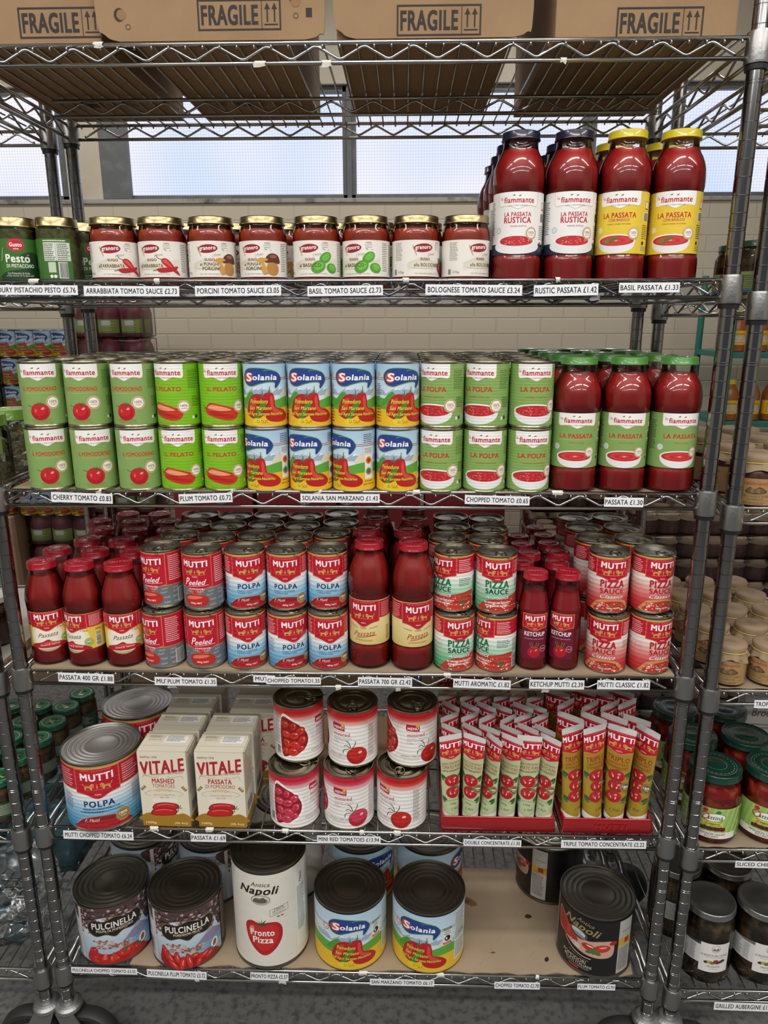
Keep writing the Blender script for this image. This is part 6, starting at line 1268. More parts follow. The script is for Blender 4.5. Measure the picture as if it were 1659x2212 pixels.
# ------------------------------------------------------------------ cardboard liners
def liner(x0, x1, y0, y1, z, th, lab, seed=1, rag=.004, m=None):
    rnd = random.Random(seed); bm = bmesh.new(); nx, ny = 40, 10; G = []
    for k in (0, 1):
        g = []
        for j in range(ny+1):
            row = []
            for i in range(nx+1):
                x = x0+(x1-x0)*i/nx; y = y0+(y1-y0)*j/ny
                if i in (0, nx): x += random.Random(seed+j).uniform(-rag, rag)
                if j in (0, ny): y += random.Random(seed*3+i).uniform(-rag, rag)
                row.append(bm.verts.new((x, y, z+k*th)))
            g.append(row)
        G.append(g)
    for j in range(ny):
        for i in range(nx):
            a = G[1]; bm.faces.new((a[j][i], a[j][i+1], a[j+1][i+1], a[j+1][i])); a = G[0]; bm.faces.new((a[j+1][i], a[j+1][i+1], a[j][i+1], a[j][i]))
    for j in range(ny):
        for i in (0, nx): bm.faces.new((G[0][j][i], G[0][j+1][i], G[1][j+1][i], G[1][j][i]))
    for i in range(nx):
        for j in (0, ny): bm.faces.new((G[0][j][i], G[0][j][i+1], G[1][j][i+1], G[1][j][i]))
    o = link('cardboard_liner', mesh_of(bm, False), m or liner_m); tag(o, lab, 'cardboard sheet'); return o
liner(-.592, .592, .000, .44, Z['C']-.0023, .0026, 'flat cardboard sheet under the green cans and green capped bottles', 2, .0015)
liner(-.592, .592, -.001, .44, Z['D']+.0028, .0038, 'flat cardboard sheet under the red cans and red capped bottles', 3, .0015)
liner(-.47, .580, .004, .30, Z['F']+.0028, .0024, 'stained cardboard sheet lining the bottom shelf under the big tins', 4, .004)
_l = [o for o in COL.objects if o.get('label', '').startswith('stained')][0]
_a = Art(); _a.blob([(378, 150), (384, 158), (392, 156), (394, 150), (386, 146)], '3A2418'); _a.blob([(402, 34), (404, 42), (410, 44), (411, 37), (406, 32)], '2E1E14'); _a.blob([(290, 52), (296, 55), (300, 52), (294, 50)], '5A4230'); _a.blob([(236, 190), (244, 206), (262, 200), (274, 184), (262, 178), (250, 184)], '7A5E42'); _a.blob([(242, 192), (248, 200), (258, 194), (252, 188)], '5A402C')
for k in range(7): _a.line([(262+k*22, 20+k*31 % 130), (266+k*22+8, 34+k*31 % 130)], .5, '7E6448')
_me = _a.mesh(flat_map((0, 0, Z['F']+.0052), (1, 0, 0), (0, 1, 0)), 500); _me.materials.append(TAG); link('stain', _me, None, _l)
liner(-.56, -.26, .15, .40, Z['E']+.0028, .0002, 'brown board lying under the cartons beside the large tomato tin', 5, .002, cardboard); liner(-.20, .16, .14, .42, Z['E']+.0028, .0030, 'brown board lying behind the mini red tomato tins', 6, .002, cardboard)
# ------------------------------------------------------------------ moving boxes on the top shelf
def fragile(a, cx, cy, w=104, rot=0):
    s = w/104; b = lambda x0, y0, x1, y1: a.rect(cx+x0*s, cy+y0*s, cx+x1*s, cy+y1*s, '2A2320')
    for q in ((-52, 15, 52, 17), (-52, -17, 52, -15), (-52, -17, -50, 17), (50, -17, 52, 17), (27.6, -16, 28.4, 16)): b(*q)
    a.text('FRAGILE', cx-12*s, cy, 70*s, 21*s, '2A2320', .035)
    for x in (35, 44): b(x-.9, -8, x+.9, 9); a.poly([(cx+(x-3.4)*s, cy+6*s), (cx+(x+3.4)*s, cy+6*s), (cx+x*s, cy+13*s)], '2A2320')
    b(31, -11.5, 48, -10)
def carton_box(x0, x1, y0, d, h, lab, marks, flap=None, skew=0):
    z0 = Z['A']+.0035; rt = empty('cardboard_box', (x0, y0, z0), skew, lab, 'box'); w = x1-x0
    bm = bmesh.new(); box(bm, 0, 0, 0, w, d, h, .002); link('box_body', mesh_of(bm, False), cardboard, rt)
    if flap:
        a0, a1 = flap; bm = bmesh.new(); P = cr([(a0, h), (a0-.004, .05), (a0+.008, .012), (a0+.03, .003)], 4, False)+cr([(a1-.03, .003), (a1-.008, .01), (a1, .04), (a1, h)], 4, False)
        vs = [[bm.verts.new((x, -.009-t, z)) for x, z in P] for t in (0, .003)]; bm.faces.new(vs[0]); bm.faces.new(vs[1][::-1])
        for i in range(len(P)-1): bm.faces.new((vs[0][i], vs[0][i+1], vs[1][i+1], vs[1][i]))
        link('flap', mesh_of(bm, False), cardboard, rt)
    a = Art()
    for cx, cz in marks: fragile(a, cx, cz, 126 if not flap else 124)
    if flap and flap[0] < -.01: a.ell(245, 58, 8, 8, '2A2320'); a.ell(247, 52, 7, 7, '8E6A44'); a.rect(262, 32, 271, 44, '2A2320'); a.ring(247, 34, 3, 3.8, '2A2320'); a.ell(-16, 38, 8, 9, '2A2320'); a.ell(-13, 38, 7, 7, '8E6A44'); a.ring(-4, 22, 3, 3.8, '2A2320')
    pr = link('print', a.mesh(flat_map((0, -.0122 if flap else -.0003, 0)), 500), TAG, rt)
    b = Art()
    for k in range(4): b.ring(w*500+(-60+k*38), 120, 9, 10.6, '3A2A1E', 14); b.line([(w*500+(-66+k*38), 116), (w*500+(-54+k*38), 124)], 2, '3A2A1E')
    b.rect(w*500-30, 108, w*500-4, 132, '3A2A1E')
    link('base_print', b.mesh(flat_map((0, d, -.0002), (1, 0, 0), (0, -1, 0)), 500), TAG, rt)
    return rt
carton_box(-.600, -.362, .018, .425, .30, 'brown box marked fragile at the left end of the top shelf, partly overlapped', [(177, 33)], skew=0)
carton_box(-.312, -.078, .018, .425, .30, 'brown box with rounded flap marked fragile, second from left on top shelf', [(163, 36)], (-.048, .290))
carton_box(-.006, .254, .018, .40, .30, 'brown box marked fragile, third from left on top shelf', [(152, 26)], (.0, .290))
carton_box(.318, .583, .012, .425, .30, 'brown box marked fragile at the right end of the top shelf', [(152, 21)])
# ------------------------------------------------------------------ tomato cartons on shelf E
ZE = Z['E']+.003
def carton(kind, label):
    rt = empty('tomato_carton', label=label, cat='carton', group='tomato cartons on the carton shelf'); bm = bmesh.new(); w, d, h = .095, .070, .168
    r = bmesh.ops.create_cube(bm, size=1, matrix=Matrix.Translation((0, d/2, h/2)) @ Matrix.Diagonal((w, d, h, 1)))
    bmesh.ops.bevel(bm, geom=[e for e in bm.edges], offset=.0015, segments=2, affect='EDGES')
    cream = mat('carton_board', (.66, .61, .49), .45, coat=.15)
    part_of(rt, 'carton_body', mesh_of(bm, False), cream)
    bm = bmesh.new(); box(bm, -.047, .0545, h-.0002, .047, .0575, h+.003, .0006)
    for s in (-1, 1):
        vs = [bm.verts.new((s*.0476, q, z)) for q, z in ((.004, h-.001), (.066, h-.001), (.035, h-.034))]+[bm.verts.new((s*.0492, q, z)) for q, z in ((.006, h-.002), (.064, h-.002), (.035, h-.032))]
        bm.faces.new(vs[:3]); bm.faces.new(vs[3:][::-1]); [bm.faces.new((vs[i], vs[(i+1) % 3], vs[3+(i+1) % 3], vs[3+i])) for i in range(3)]
    part_of(rt, 'folded_flap', mesh_of(bm, False), cream)
    part_of(rt, 'front_print', carton_art(kind).mesh(flat_map((-.0475, 0, .001)), 500), TAG)
    part_of(rt, 'top_print', carton_top_art().mesh(flat_map((-.047, .0005, h), (1, 0, 0), (0, 1, 0)), 500), TAG)
    s = Art(); s.rect(0, 0, 68, 165, 'DDD6C4'); s.rect(0, 0, 68, 18, 'A57A1E'); s.micro(6, 70, 62, 150, 22, '7A6A5A'); s.barcode(12, 24, 50, 48)
    part_of(rt, 'side_print', s.mesh(flat_map((.0475, .001, .001), (0, 1, 0), (0, 0, 1)), 500), TAG)
    s = Art(); s.rect(0, 0, 68, 165, 'DDD6C4'); s.rect(0, 0, 68, 18, 'A57A1E'); s.micro(6, 30, 62, 150, 30, '7A6A5A')
    part_of(rt, 'side_print', s.mesh(flat_map((-.0475, .069, .001), (0, -1, 0), (0, 0, 1)), 500), TAG)
    note_kids(rt); return rt
on = ['front', 'second', 'third', 'fourth']
for kind, x, nm, jog in (('mashed', -.365, 'mashed tomato carton', (0, .006, .010, .014)), ('passata', -.254, 'passata carton', (0, .004, .036, .038))):
    p = None
    for k in range(4):
        lab = 'cream %s with red print, %s in its row' % (nm, on[k])
        if p is None: p = carton(kind, lab); p.location = (x, .003, ZE); p.rotation_euler = (0, 0, R(-1))
        else: copy_tree(p, (x+jog[k], .003+.0735*k, ZE), R(-1+.7*k), lab)
# ------------------------------------------------------------------ tubes in trays
def tube(kind, label):
    H, r0, wd = (168, .0155, .0238) if kind == 'double' else (188, .0185, .0275)
    rt = empty('tomato_paste_tube', label=label, cat='tube', group='%s concentrate tubes in the %s tray' % (kind, 'left' if kind == 'double' else 'right'))
    ks = H/168
    def mp(u, v, off):
        t = max(0, min(1, v/168)); e = t; a = r0+(wd-r0)*e; b = r0*(1-e)+.0009; ph = u/25*pi/2
        sx = sin(ph); cx = cos(ph); sag = 0
        return ((a+off*.0006)*sx, -(b+off*.0009)*cx+sag, .018+v*ks/1000), Vector((sx*b, -cx*a, 0)).normalized()[:]
    a = tube_art(kind); a2 = Art(); a2.items = a.items
    part_of(rt, 'label', a2.mesh(mp, 2.5, .07), FOIL)
    bm = bmesh.new(); rings = []
    for j in range(15):
        v = 168*j/14; rings.append([bm.verts.new(mp(-50+100*i/28, v, -.6)[0]) for i in range(28)])
    for A, B in zip(rings, rings[1:]):
        for i in range(28): bm.faces.new((A[i], A[(i+1) % 28], B[(i+1) % 28], B[i]))
    bm.faces.new(rings[-1]); part_of(rt, 'tube_body', mesh_of(bm), mat('tube_white', (.72, .72, .7), .35))
    part_of(rt, 'screw_cap', lathe_mesh([(.009, 0), (.0095, .001), (.0095, .012), (r0*.9, .0165), (r0, .0185)], 20), MATS['tube_white'])
    note_kids(rt); return rt
tray_m = mat('red_tray', (.30, .004, .008), .2, coat=.6)
def tray(x0, x1, y1, lab, word=False):
    w = x1-x0; rt = empty('display_tray', ((x0+x1)/2, 0, ZE), 0, lab, 'tray'); bm = bmesh.new(); W2 = w/2; H = .032
    def loop(ins, z, rr=.006): 
        P = []
        for cx, cy, a0 in ((W2-ins-rr, y1-ins-rr, 0), (-W2+ins+rr, y1-ins-rr, 90), (-W2+ins+rr, .002+ins+rr, 180), (W2-ins-rr, .002+ins+rr, 270)):
            for k in range(5): P.append((cx+rr*cos(R(a0+k*22.5)), cy+rr*sin(R(a0+k*22.5)), z))
        return [bm.verts.new(p) for p in P]
    L = [loop(.003, 0), loop(.001, .002), loop(.004, H-.002), loop(.005, H), loop(.0065, H), loop(.008, H-.003), loop(.006, .004)]
    for A, B in zip(L, L[1:]):
        for i in range(20): bm.faces.new((A[i], A[(i+1) % 20], B[(i+1) % 20], B[i]))
    bm.faces.new(L[0][::-1]); bm.faces.new(L[-1]); part_of(rt, 'tray_body', mesh_of(bm), tray_m)
    if word:
        a = Art(); a.text('MUTTI', 6, 15, 62, 10, '8A0A10', .04); part_of(rt, 'embossed_word', a.mesh(flat_map((0, .0032, 0)), 500), mat('red_tray_word', (.36, .006, .010), .2, coat=.6))
    return rt
tray(.172, .400, .235, 'glossy red plastic tray under the double concentrate tubes'); tray(.408, .588, .235, 'glossy red plastic tray under the triple concentrate tubes', True)
tz = ZE+.0045
def tubes(kind, spots):
    p = None; zs = tz
    for i, (x, y, ang, tilt, lab) in enumerate(spots):
        if p is None: p = tube(kind, lab); n = p; n.location = (x, y, zs); n.rotation_euler = (0, 0, R(ang))
        else: n = copy_tree(p, (x, y, zs), R(ang), lab)
        n.rotation_euler[0] = R(tilt)
nth = ['leftmost', 'second from left', 'third from left', 'fourth from left', 'fifth from left', 'rightmost']
S1 = []; rnd = random.Random(12)
for k, (x, a) in enumerate(zip((.195, .233, .268, .304, .343, .377), (20, -30, -58, -40, -8, -46))): S1.append((x, .026, a, -3, 'green double concentrate tube in front row, '+nth[k]))
rw = ['front', 'second', 'third', 'fourth', 'fifth']
for r in range(1, 5):
    for k, x in enumerate((.197, .238, .273, .312, .347, .380)):
        S1.append((x+rnd.uniform(-.003, .003), .026+.042*r, (-40 if r % 2 else 34)+rnd.uniform(-5, 5), rnd.uniform(-1, 2), 'double concentrate tube, %s row of left tray, %s' % (rw[r], nth[k])))
tubes('double', S1)
S2 = []; nt4 = ['leftmost', 'second from left', 'third from left', 'rightmost']
for k, (x, a) in enumerate(zip((.432, .473, .515, .560), (28, 26, -32, -56))): S2.append((x, .030, a, -3, 'yellow triple concentrate tube in front row, '+nt4[k]))
for r in range(1, 4):
    for k, x in enumerate((.434, .477, .520, .562)): S2.append((x+rnd.uniform(-.003, .003), .030+.052*r, (-36 if r % 2 else 36)+rnd.uniform(-5, 5), rnd.uniform(-1, 3), 'triple concentrate tube, %s row of right tray, %s' % (rw[r], nt4[k])))
tubes('triple', S2)
bm = bmesh.new()
tray_back = tray(.172, .36, .14, 'second red tray of tubes behind the double concentrate tray'); tray_back.location = (.262, .262, ZE)
p = next(o for o in COL.objects if o.get('label') == S1[0][4])
for k in range(4): copy_tree(p, (.20+.040*k, .30, tz), R((12, -20, 8, 15)[k]), 'double concentrate tube standing in the rear tray, '+nt4[k])
# ------------------------------------------------------------------ rear tins on the bottom shelf
def again(prod, x, y, z, a, lab, grp): return copy_tree(done[prod], (x, y, z), a, lab, grp)
ZF = Z['F']+.0055
again('pulcinella_chopped', -.515, .245, ZF, 1.6, 'landscape-printed chopped tomato tin in rear row, behind the front left tin', G_BODY['F']); again('pulcinella_plum', -.350, .240, ZF, 1.7, 'landscape-printed plum tomato tin in rear row, behind the front plum tin', G_BODY['F'])
again('pronto', -.170, .255, ZF, 1.9, 'tall cream pizza tomato tin in rear row, behind the front tall tin', G_BODY['F'])
again('solania_big', .003, .245, ZF, .75, 'large San Marzano tin in rear row, behind the front left one', G_BODY['F']); again('solania_big', .165, .245, ZF, 1.25, 'large San Marzano tin in rear row, behind the front right one', G_BODY['F'])
again('black_plum', .452, .262, ZF, -1.75, 'large black plum tomato tin with silver lid in rear row', G_BODY['F'])
# ------------------------------------------------------------------ right rack goods
ZR = {k: v-.025+(-.0023 if k in 'BC' else .003) for k, v in Z.items()}
kraft = mat('kraft_paper', (.30, .215, .13), .8, bump=('noise', 70, .5, .002)); kraft_lab = PAPER; brown_fill = mat('onion_filling', (.085, .022, .016), .45, mix=((.14, .05, .03), 70, .45, .6)); olive_fill = mat('aubergine_filling', (.035, .022, .010), .4, mix=((.22, .14, .06), 34, .44, .64), bump=('noise', 34, .8, .004)); chilli_fill = mat('chilli_filling', (.30, .010, .008), .35, mix=((.60, .10, .03), 48, .48, .62), bump=('noise', 48, .8, .004)); grn_fill = mat('pickle_filling', (.10, .05, .015), .5, mix=((.17, .10, .03), 45, .45, .6))
string_m = mat('yellow_string', (.6, .45, .08), .7)
def paper_jar(label, r=.033, h=.066, group='paper-capped jars on the right rack'):
    pr = [(r*.88, 0), (r*.99, .004), (r, .012), (r, h*.7), (r*.92, h*.86), (r*.80, h*.95), (r*.80, h)]
    rt = build_bottle('onion_jar', pr, None, 0, h*.9, brown_fill, cap_gold, r*.84, .009, h-.001, label, group, r, cat='jar')
    part_of(rt, 'label', art_onion().mesh(cyl_map(r+.0002, .006), 3), PAPER)
    bm = bmesh.new(); n = 48; R1 = []
    prof = [(0, h+.0135), (r*.5, h+.0135), (r*.86, h+.013), (r*.93, h+.009), (r*.90, h+.001), (r*.89, h-.002), (r*.98, h-.008), (r*1.06, h-.015)]
    for j, (q, z) in enumerate(prof):
        ring = []
        for i in range(n):
            t = 2*pi*i/n; k = max(0, j-4)/3; rr = q*(1+k*.07*sin(t*9)+k*.03*sin(t*23)); zz = z+k*.004*sin(t*4+1) ; ring.append(bm.verts.new((rr*cos(t), rr*sin(t), zz)) if q else None)
        R1.append(ring if q else [bm.verts.new((0, 0, z))])
    for A, B in zip(R1, R1[1:]):
        for i in range(n):
            if len(A) == 1: bm.faces.new((A[0], B[i], B[(i+1) % n]))
            else: bm.faces.new((A[i], A[(i+1) % n], B[(i+1) % n], B[i]))
    part_of(rt, 'paper_cap', mesh_of(bm), kraft)
    bm = bmesh.new(); tube_path(bm, [(r*.905*cos(t), r*.905*sin(t), h-.001+.0006*sin(3*t)) for t in [2*pi*i/40 for i in range(40)]], .0009, 6, True); part_of(rt, 'string', mesh_of(bm), string_m)
    a = Art(); a.micro(-14, -8, 14, 8, 3, '8A6A5A', .3); part_of(rt, 'cap_print', a.mesh(flat_map((0, 0, h+.0136), (1, 0, 0), (0, 1, 0)), 500), TAG)
    note_kids(rt); return rt
lib = {}
def grid(key, make, pts, desc, group, rots=None):
    for i, (x, y, z, lab) in enumerate(pts):
        if key not in lib: lib[key] = make(lab); lib[key].location = (x, y, z); lib[key].rotation_euler = (0, 0, -.35)
        else: copy_tree(lib[key], (x, y, z), random.uniform(-1.6, -.1) if not rots else rots, lab, group)
PT = []
rows6 = ['front', 'second', 'third', 'fourth', 'fifth']; cols6 = ['first', 'second', 'third', 'fourth', 'fifth', 'sixth']
for r in range(5):
    for k in range(3): PT.append((.702+.0745*k+(.003*(r % 2)), .038+.083*r, ZR['D'], 'paper-capped onion jar, %s row, %s column of the right rack' % (rows6[r], cols6[k])))
grid('onion', lambda l: paper_jar(l), PT, '', 'paper-capped jars on the right rack')
PT = []
for r in range(4):
    for k in range(2): PT.append((.712+.101*k, .048+.1*r, ZR['C'], 'larger paper-capped jar on the upper right shelf, %s row, %s column' % (rows6[r], cols6[k])))
grid('onion_big', lambda l: paper_jar(l, .043, .078, 'larger paper-capped jars on the right rack'), PT, '', 'larger paper-capped jars on the right rack')
P_CH = [(.043, 0), (.049, .004), (.052, .016), (.0525, .05), (.0525, .095), (.0500, .112), (.0460, .126), (.0455, .136)]
def lid_words(rt, r, z):
    a = Art()
    for q in (.86, .45): a.ring(0, 0, r*1000*q, r*1000*q+.5, '8A9A94')
    for k in range(26):
        t = 2*pi*k/26; a.line([(r*760*cos(t), r*760*sin(t)), (r*760*cos(t+.13), r*760*sin(t+.13))], 1.4, '7A8A84')
    part_of(rt, 'lid_print', a.mesh(flat_map((0, 0, z), (1, 0, 0), (0, 1, 0)), 500), TAG)
def chilli(l):
    rt = build_bottle('chilli_jar', P_CH, art_chilli(), .018, .122, chilli_fill, mat('deep_green_cap', (.004, .040, .026), .3, coat=.5), .0490, .0150, .134, l, 'chilli jars on the right rack', .0528, cat='jar', step=3.6)
    lid_words(rt, .044, .134+.0150-.0004); note_kids(rt); return rt
PT = [(.715, .057, 'sliced chilli jar with green lid, front row, left column, behind the post'), (.826, .057, 'sliced chilli jar with green lid, front row, right column at the picture edge'), (.712, .166, 'sliced chilli jar with green lid, second row, left column'), (.823, .166, 'sliced chilli jar with green lid, second row, right column'), (.714, .275, 'sliced chilli jar with green lid, third row, left column'), (.822, .275, 'sliced chilli jar with green lid, third row, right column')]
grid('chilli', chilli, [(x, y, ZR['E'], l) for x, y, l in PT], '', 'chilli jars on the right rack')
for o in COL.objects:
    if o.get('label', '').startswith('sliced chilli jar'): o.rotation_euler[2] = -.30 if 'left column' in o['label'] else -.52
P_AU = [(.043, 0), (.050, .004), (.0525, .014), (.0525, .06), (.0525, .125), (.0505, .140), (.0470, .152), (.0465, .160)]
def auberg(l):
    rt = build_bottle('aubergine_jar', P_AU, None, .0, .145, olive_fill, mat('grey_steel_cap', (.30, .30, .29), .32, .9), .0505, .0140, .158, l, 'aubergine jars on the right rack', .0528, cat='jar')
    part_of(rt, 'label', art_aubergine().mesh(cyl_map(.0528, .036), 3.6), PAPER); note_kids(rt); return rt
PT = [(.742, .060, 'grilled aubergine jar with grey lid, front row, left column'), (.852, .060, 'grilled aubergine jar with grey lid, front row, right column at the edge'), (.715, .172, 'grilled aubergine jar with grey lid, second row, left column'), (.826, .172, 'grilled aubergine jar with grey lid, second row, right column')]
grid('auberg', auberg, [(x, y, ZR['F'], l) for x, y, l in PT], '', 'aubergine jars on the right rack')
for o in COL.objects:
    if o.get('label', '').startswith('grilled aubergine'): o.rotation_euler[2] = -.05 if 'front' in o['label'] else .9
def brownjar(l):
    return build_bottle('preserve_jar', [(.030, 0), (.035, .004), (.0355, .012), (.0355, .066), (.033, .076), (.0305, .082), (.0305, .088)], art_simple(110, 34, 'A8B46A', '4A5A34', [(-110, 0, 110, 5, '3A78A8')]), .012, .080, olive_fill, mat('olive_green_cap', (.03, .07, .04), .3, coat=.4), .0325, .011, .086, l, 'dark preserve jars on the right rack', .0358, cat='jar')
grid('brown', brownjar, [(.705+.076*k, .045+.082*r, ZR['B'], 'dark preserve jar with green lid, %s row, %s column, top right' % (rows6[r], cols6[k])) for r in range(3) for k in range(3)], '', 'dark preserve jars on the right rack')
liner(.68, 1.2, .004, .44, ZR['D']-.0002, .0002, 'brown sheet under the paper-capped onion jars on the right rack', 8, .002); liner(.68, 1.2, .004, .44, ZR['E']-.0002, .0002, 'brown sheet under the chilli jars on the right rack', 9, .002)
bm = bmesh.new(); box(bm, .870, .20, ZR['E'], .965, .24, ZR['E']+.21, .001)
o = empty('snack_box', (.79+.02, .30, ZR['E']), 0)
bpy.data.objects.remove(o); bm.free()
bm = bmesh.new(); box(bm, -.05, -.02, 0, .05, .02, .165, .001); sb = empty('food_box', (.93, .31, ZR['E']), -.1, 'pale food box with dark picture behind the chilli jars, right edge', 'box'); link('box_body', mesh_of(bm, False), mat('pale_box', (.62, .62, .6), .6), sb)
a = Art(); a.rect(0, 0, 100, 60, '6A6F4A'); a.ell(40, 30, 34, 22, '3E4424'); a.text('Brodo', 44, 126, 52, 20, '5A5652', .005, .2); a.micro(20, 84, 80, 100, 2, '7A7672'); link('print', a.mesh(flat_map((-.05, -.02, .001)), 500), TAG, sb)
# ------------------------------------------------------------------ left rack goods
ZL = {k: v-.010+(-.0023 if k in 'BC' else .003) for k, v in Z.items()}
P_S = [(.026, 0), (.030, .003), (.031, .010), (.031, .062), (.029, .074), (.0265, .080), (.0265, .086)]
def greenjar(l):
    a = Art(); a.rect(-90, 0, 90, 32, '24503A'); a.micro(-80, 4, 80, 28, 7, 'C8C8B0'); a.blob([(-12, 4), (-8, 18), (0, 22), (10, 16), (12, 6)], 'B8A24A')
    rt = build_bottle('antipasto_jar', P_S, a, .018, .074, grn_fill, cap_dgreen, .0300, .0120, .083, l, 'green-lidded jars on the left rack', .0313, cat='jar')
    b = Art(); b.ell(0, 0, 25, 25, '0E6E3A', n=30); b.ring(0, 0, 22, 22.8, 'E8E8E0'); b.text('Fume', 0, -2, 26, 7, 'E2D25A', .01, .3); part_of(rt, 'lid_print', b.mesh(flat_map((0, 0, .083+.0120-.0008), (1, 0, 0), (0, 1, 0)), 500), PAPER); note_kids(rt); return rt
PT = []
for r in range(5):
    for k in range(3): PT.append((-.700-.066*k-(.01 if r < 2 else .0), .040+.068*r, ZL['E'], 'green-lidded antipasto jar on left rack, %s row, %s from its right post' % (rows6[r], cols6[k])))
PT.append((-.690, .375, ZL['E'], 'green-lidded antipasto jar standing last in its row on the left rack'))
grid('green', greenjar, PT, '', 'green-lidded jars on the left rack')
liner(-1.2, -.675, .004, .44, ZL['D']-.0002, .0002, 'pale paper sheet lining the middle shelf of the left rack', 10, .001, mat('pale_liner', (.50, .46, .42), .8, bump=('X', 40, .2, .001)))
def mush(l):
    return build_bottle('mushroom_jar', [(.031, 0), (.036, .004), (.037, .012), (.037, .07), (.034, .082), (.031, .088), (.031, .092)], art_simple(110, 36, '3E2A22', 'C8B8A0', [(-30, 2, 30, 14, 'D8CCB8')]), .014, .084, olive_fill, mat('pale_cap', (.62, .60, .55), .4), .0335, .011, .090, l, 'mushroom jars on the left rack', .0373, cat='jar')
grid('mush', mush, [(-.735, .05, ZL['D'], 'mushroom jar with pale lid on the left rack, nearest the post'), (-.735, .135, ZL['D'], 'mushroom jar with pale lid on the left rack, behind the front one')], '', 'mushroom jars on the left rack')
garlic_m = mat('garlic_cloves', (.62, .55, .38), .45)
def garlic(l):
    rt = build_bottle('garlic_jar', [(.034, 0), (.039, .004), (.040, .014), (.040, .085), (.037, .098), (.034, .104), (.034, .108)], art_simple(60, 34, '9AB86A', '2A3A20', [(-40, 2, -10, 30, 'E8E8E0')]), .052, .012, mat('brine', (.30, .30, .16), .3), mat('lime_cap', (.20, .42, .04), .35, coat=.4), .0375, .022, .104, l, 'garlic jars on the left rack', .0403, cat='jar')
    bm = bmesh.new(); rn = random.Random(2)
    for k in range(60):
        q = rn.uniform(.008, .030); t = rn.uniform(0, 6.28); m = Matrix.Translation((q*cos(t), q*sin(t), rn.uniform(.014, .092))) @ Matrix.Rotation(rn.uniform(0, 6), 4, Vector((rn.random(), rn.random(), rn.random())).normalized()) @ Matrix.Diagonal((.008, .0055, .005, 1)); bmesh.ops.create_uvsphere(bm, u_segments=10, v_segments=6, radius=1, matrix=m)
    part_of(rt, 'garlic_cloves', mesh_of(bm), garlic_m); note_kids(rt); return rt
grid('garlic', garlic, [(-.7025, .150, ZL['C'], 'garlic jar with lime green lid on the left rack, nearest the post'), (-.7025, .060, ZL['C'], 'garlic jar with lime green lid at the front of left rack'), (-.7025, .245, ZL['C'], 'garlic jar with lime green lid, third back on the left rack')], '', 'garlic jars on the left rack')
def plastic_bag(name, c, s, seed, lab, tint):
    rn = random.Random(seed); bm = bmesh.new(); bmesh.ops.create_icosphere(bm, subdivisions=5, radius=1)
    from mathutils import noise
    for v in bm.verts:
        n = noise.fractal(v.co*1.6+Vector((seed, 0, 0)), 1, 2, 4)*.28+abs(noise.noise(v.co*5+Vector((seed, 3, 0))))*.12
        p = v.co*(1+n); p = Vector((max(-1, min(1, p.x*1.15)), max(-1, min(1, p.y*1.15)), max(-1, min(1, p.z*1.1))))
        v.co = Vector((p.x*s[0], p.y*s[1], (p.z+1)*s[2]))
    m = glass_mat('bag_film_'+str(seed), tint, .12); o = link(name, mesh_of(bm), m, None, c); tag(o, lab, 'plastic bag'); return o
plastic_bag('plastic_bag', (-.80, .12, ZL['F']), (.115, .10, .075), 3, 'crumpled clear plastic bag at front on the lowest left shelf', (.82, .86, .88))
plastic_bag('plastic_bag', (-.79, .33, ZL['F']), (.115, .10, .12), 5, 'bluish crumpled plastic bag at back on the lowest left shelf', (.55, .72, .78))
bm = bmesh.new(); box(bm, -.08, -.07, 0, .08, .07, .10, .02); o = link('folded_packaging', mesh_of(bm), mat('blue_packaging', (.22, .36, .42), .6, mix=((.45, .5, .5), 14, .4, .6)), None, (-.79, .33, ZL['F']+.012)); tag(o, 'blue wrapped package inside the rear plastic bag, lowest left shelf', 'package')
# ------------------------------------------------------------------ stock stacked against the wall
purple = mat('passata_behind_film', (.15, .018, .03), .5); stockw = mat('stock_board', (.34, .22, .13), .8); redboard = mat('red_board', (.30, .02, .03), .6)
pallet_m = mat('pallet_wood', (.25, .17, .10), .85)
def small_bottle_mesh(): return lathe_mesh([(.040, 0), (.044, .004), (.044, .10), (.046, .13), (.042, .155), (.030, .18), (.026, .19), (.026, .20)], 16)
def pack(name, lab, cat, group, nx, ny, dx, parts, film):
    rt = empty(name, label=lab, cat=cat, group=group)
    for nm, me, m in parts:
        for i in range(nx):
            for j in range(ny):
                part_of(rt, nm, me, m, ((i-(nx-1)/2)*dx, (j-(ny-1)/2)*dx, 0))
    if film:
        hx_, hy = nx*dx/2+.001, ny*dx/2+.001; bm = bmesh.new(); box(bm, -hx_, -hy, .0005, hx_, hy, film, .012); part_of(rt, 'shrink_film', mesh_of(bm), FILM)
    note_kids(rt); return rt
def stack(key, mk, pts):
    for i, (x, y, z, lab) in enumerate(pts):
        if key not in lib: lib[key] = mk(lab); lib[key].location = (x, y, z)
        else: copy_tree(lib[key], (x, y, z), 0, lab)
def pallet(x, y, lab, w=.8, d=.7):
    bm = bmesh.new()
    for i in range(7): box(bm, -w/2+i*(w-.09)/6, -d/2, .10, -w/2+i*(w-.09)/6+.09, d/2, .12, .002)
    for j in (-d/2, -.04, d/2-.08): box(bm, -w/2, j, 0, w/2, j+.08, .10, .002)
    o = link('pallet', mesh_of(bm, False), pallet_m, None, (x, y, 0)); tag(o, lab, 'pallet')
jm = lathe_mesh([(.040, 0), (.045, .004), (.047, .02), (.047, .10), (.040, .125), (.034, .132), (.034, .142)], 18); jc = lathe_mesh([(.036, .136), (.0365, .137), (.0365, .148), (0, .1485)], 18)
jl = art_simple(60, 55, '8CA04A', 'C8D0A0', [(-20, 30, 20, 50, 'E8E8E0')])
jlm = jl.mesh(cyl_map(.0472, .02), 6); cl_art = art_solania()
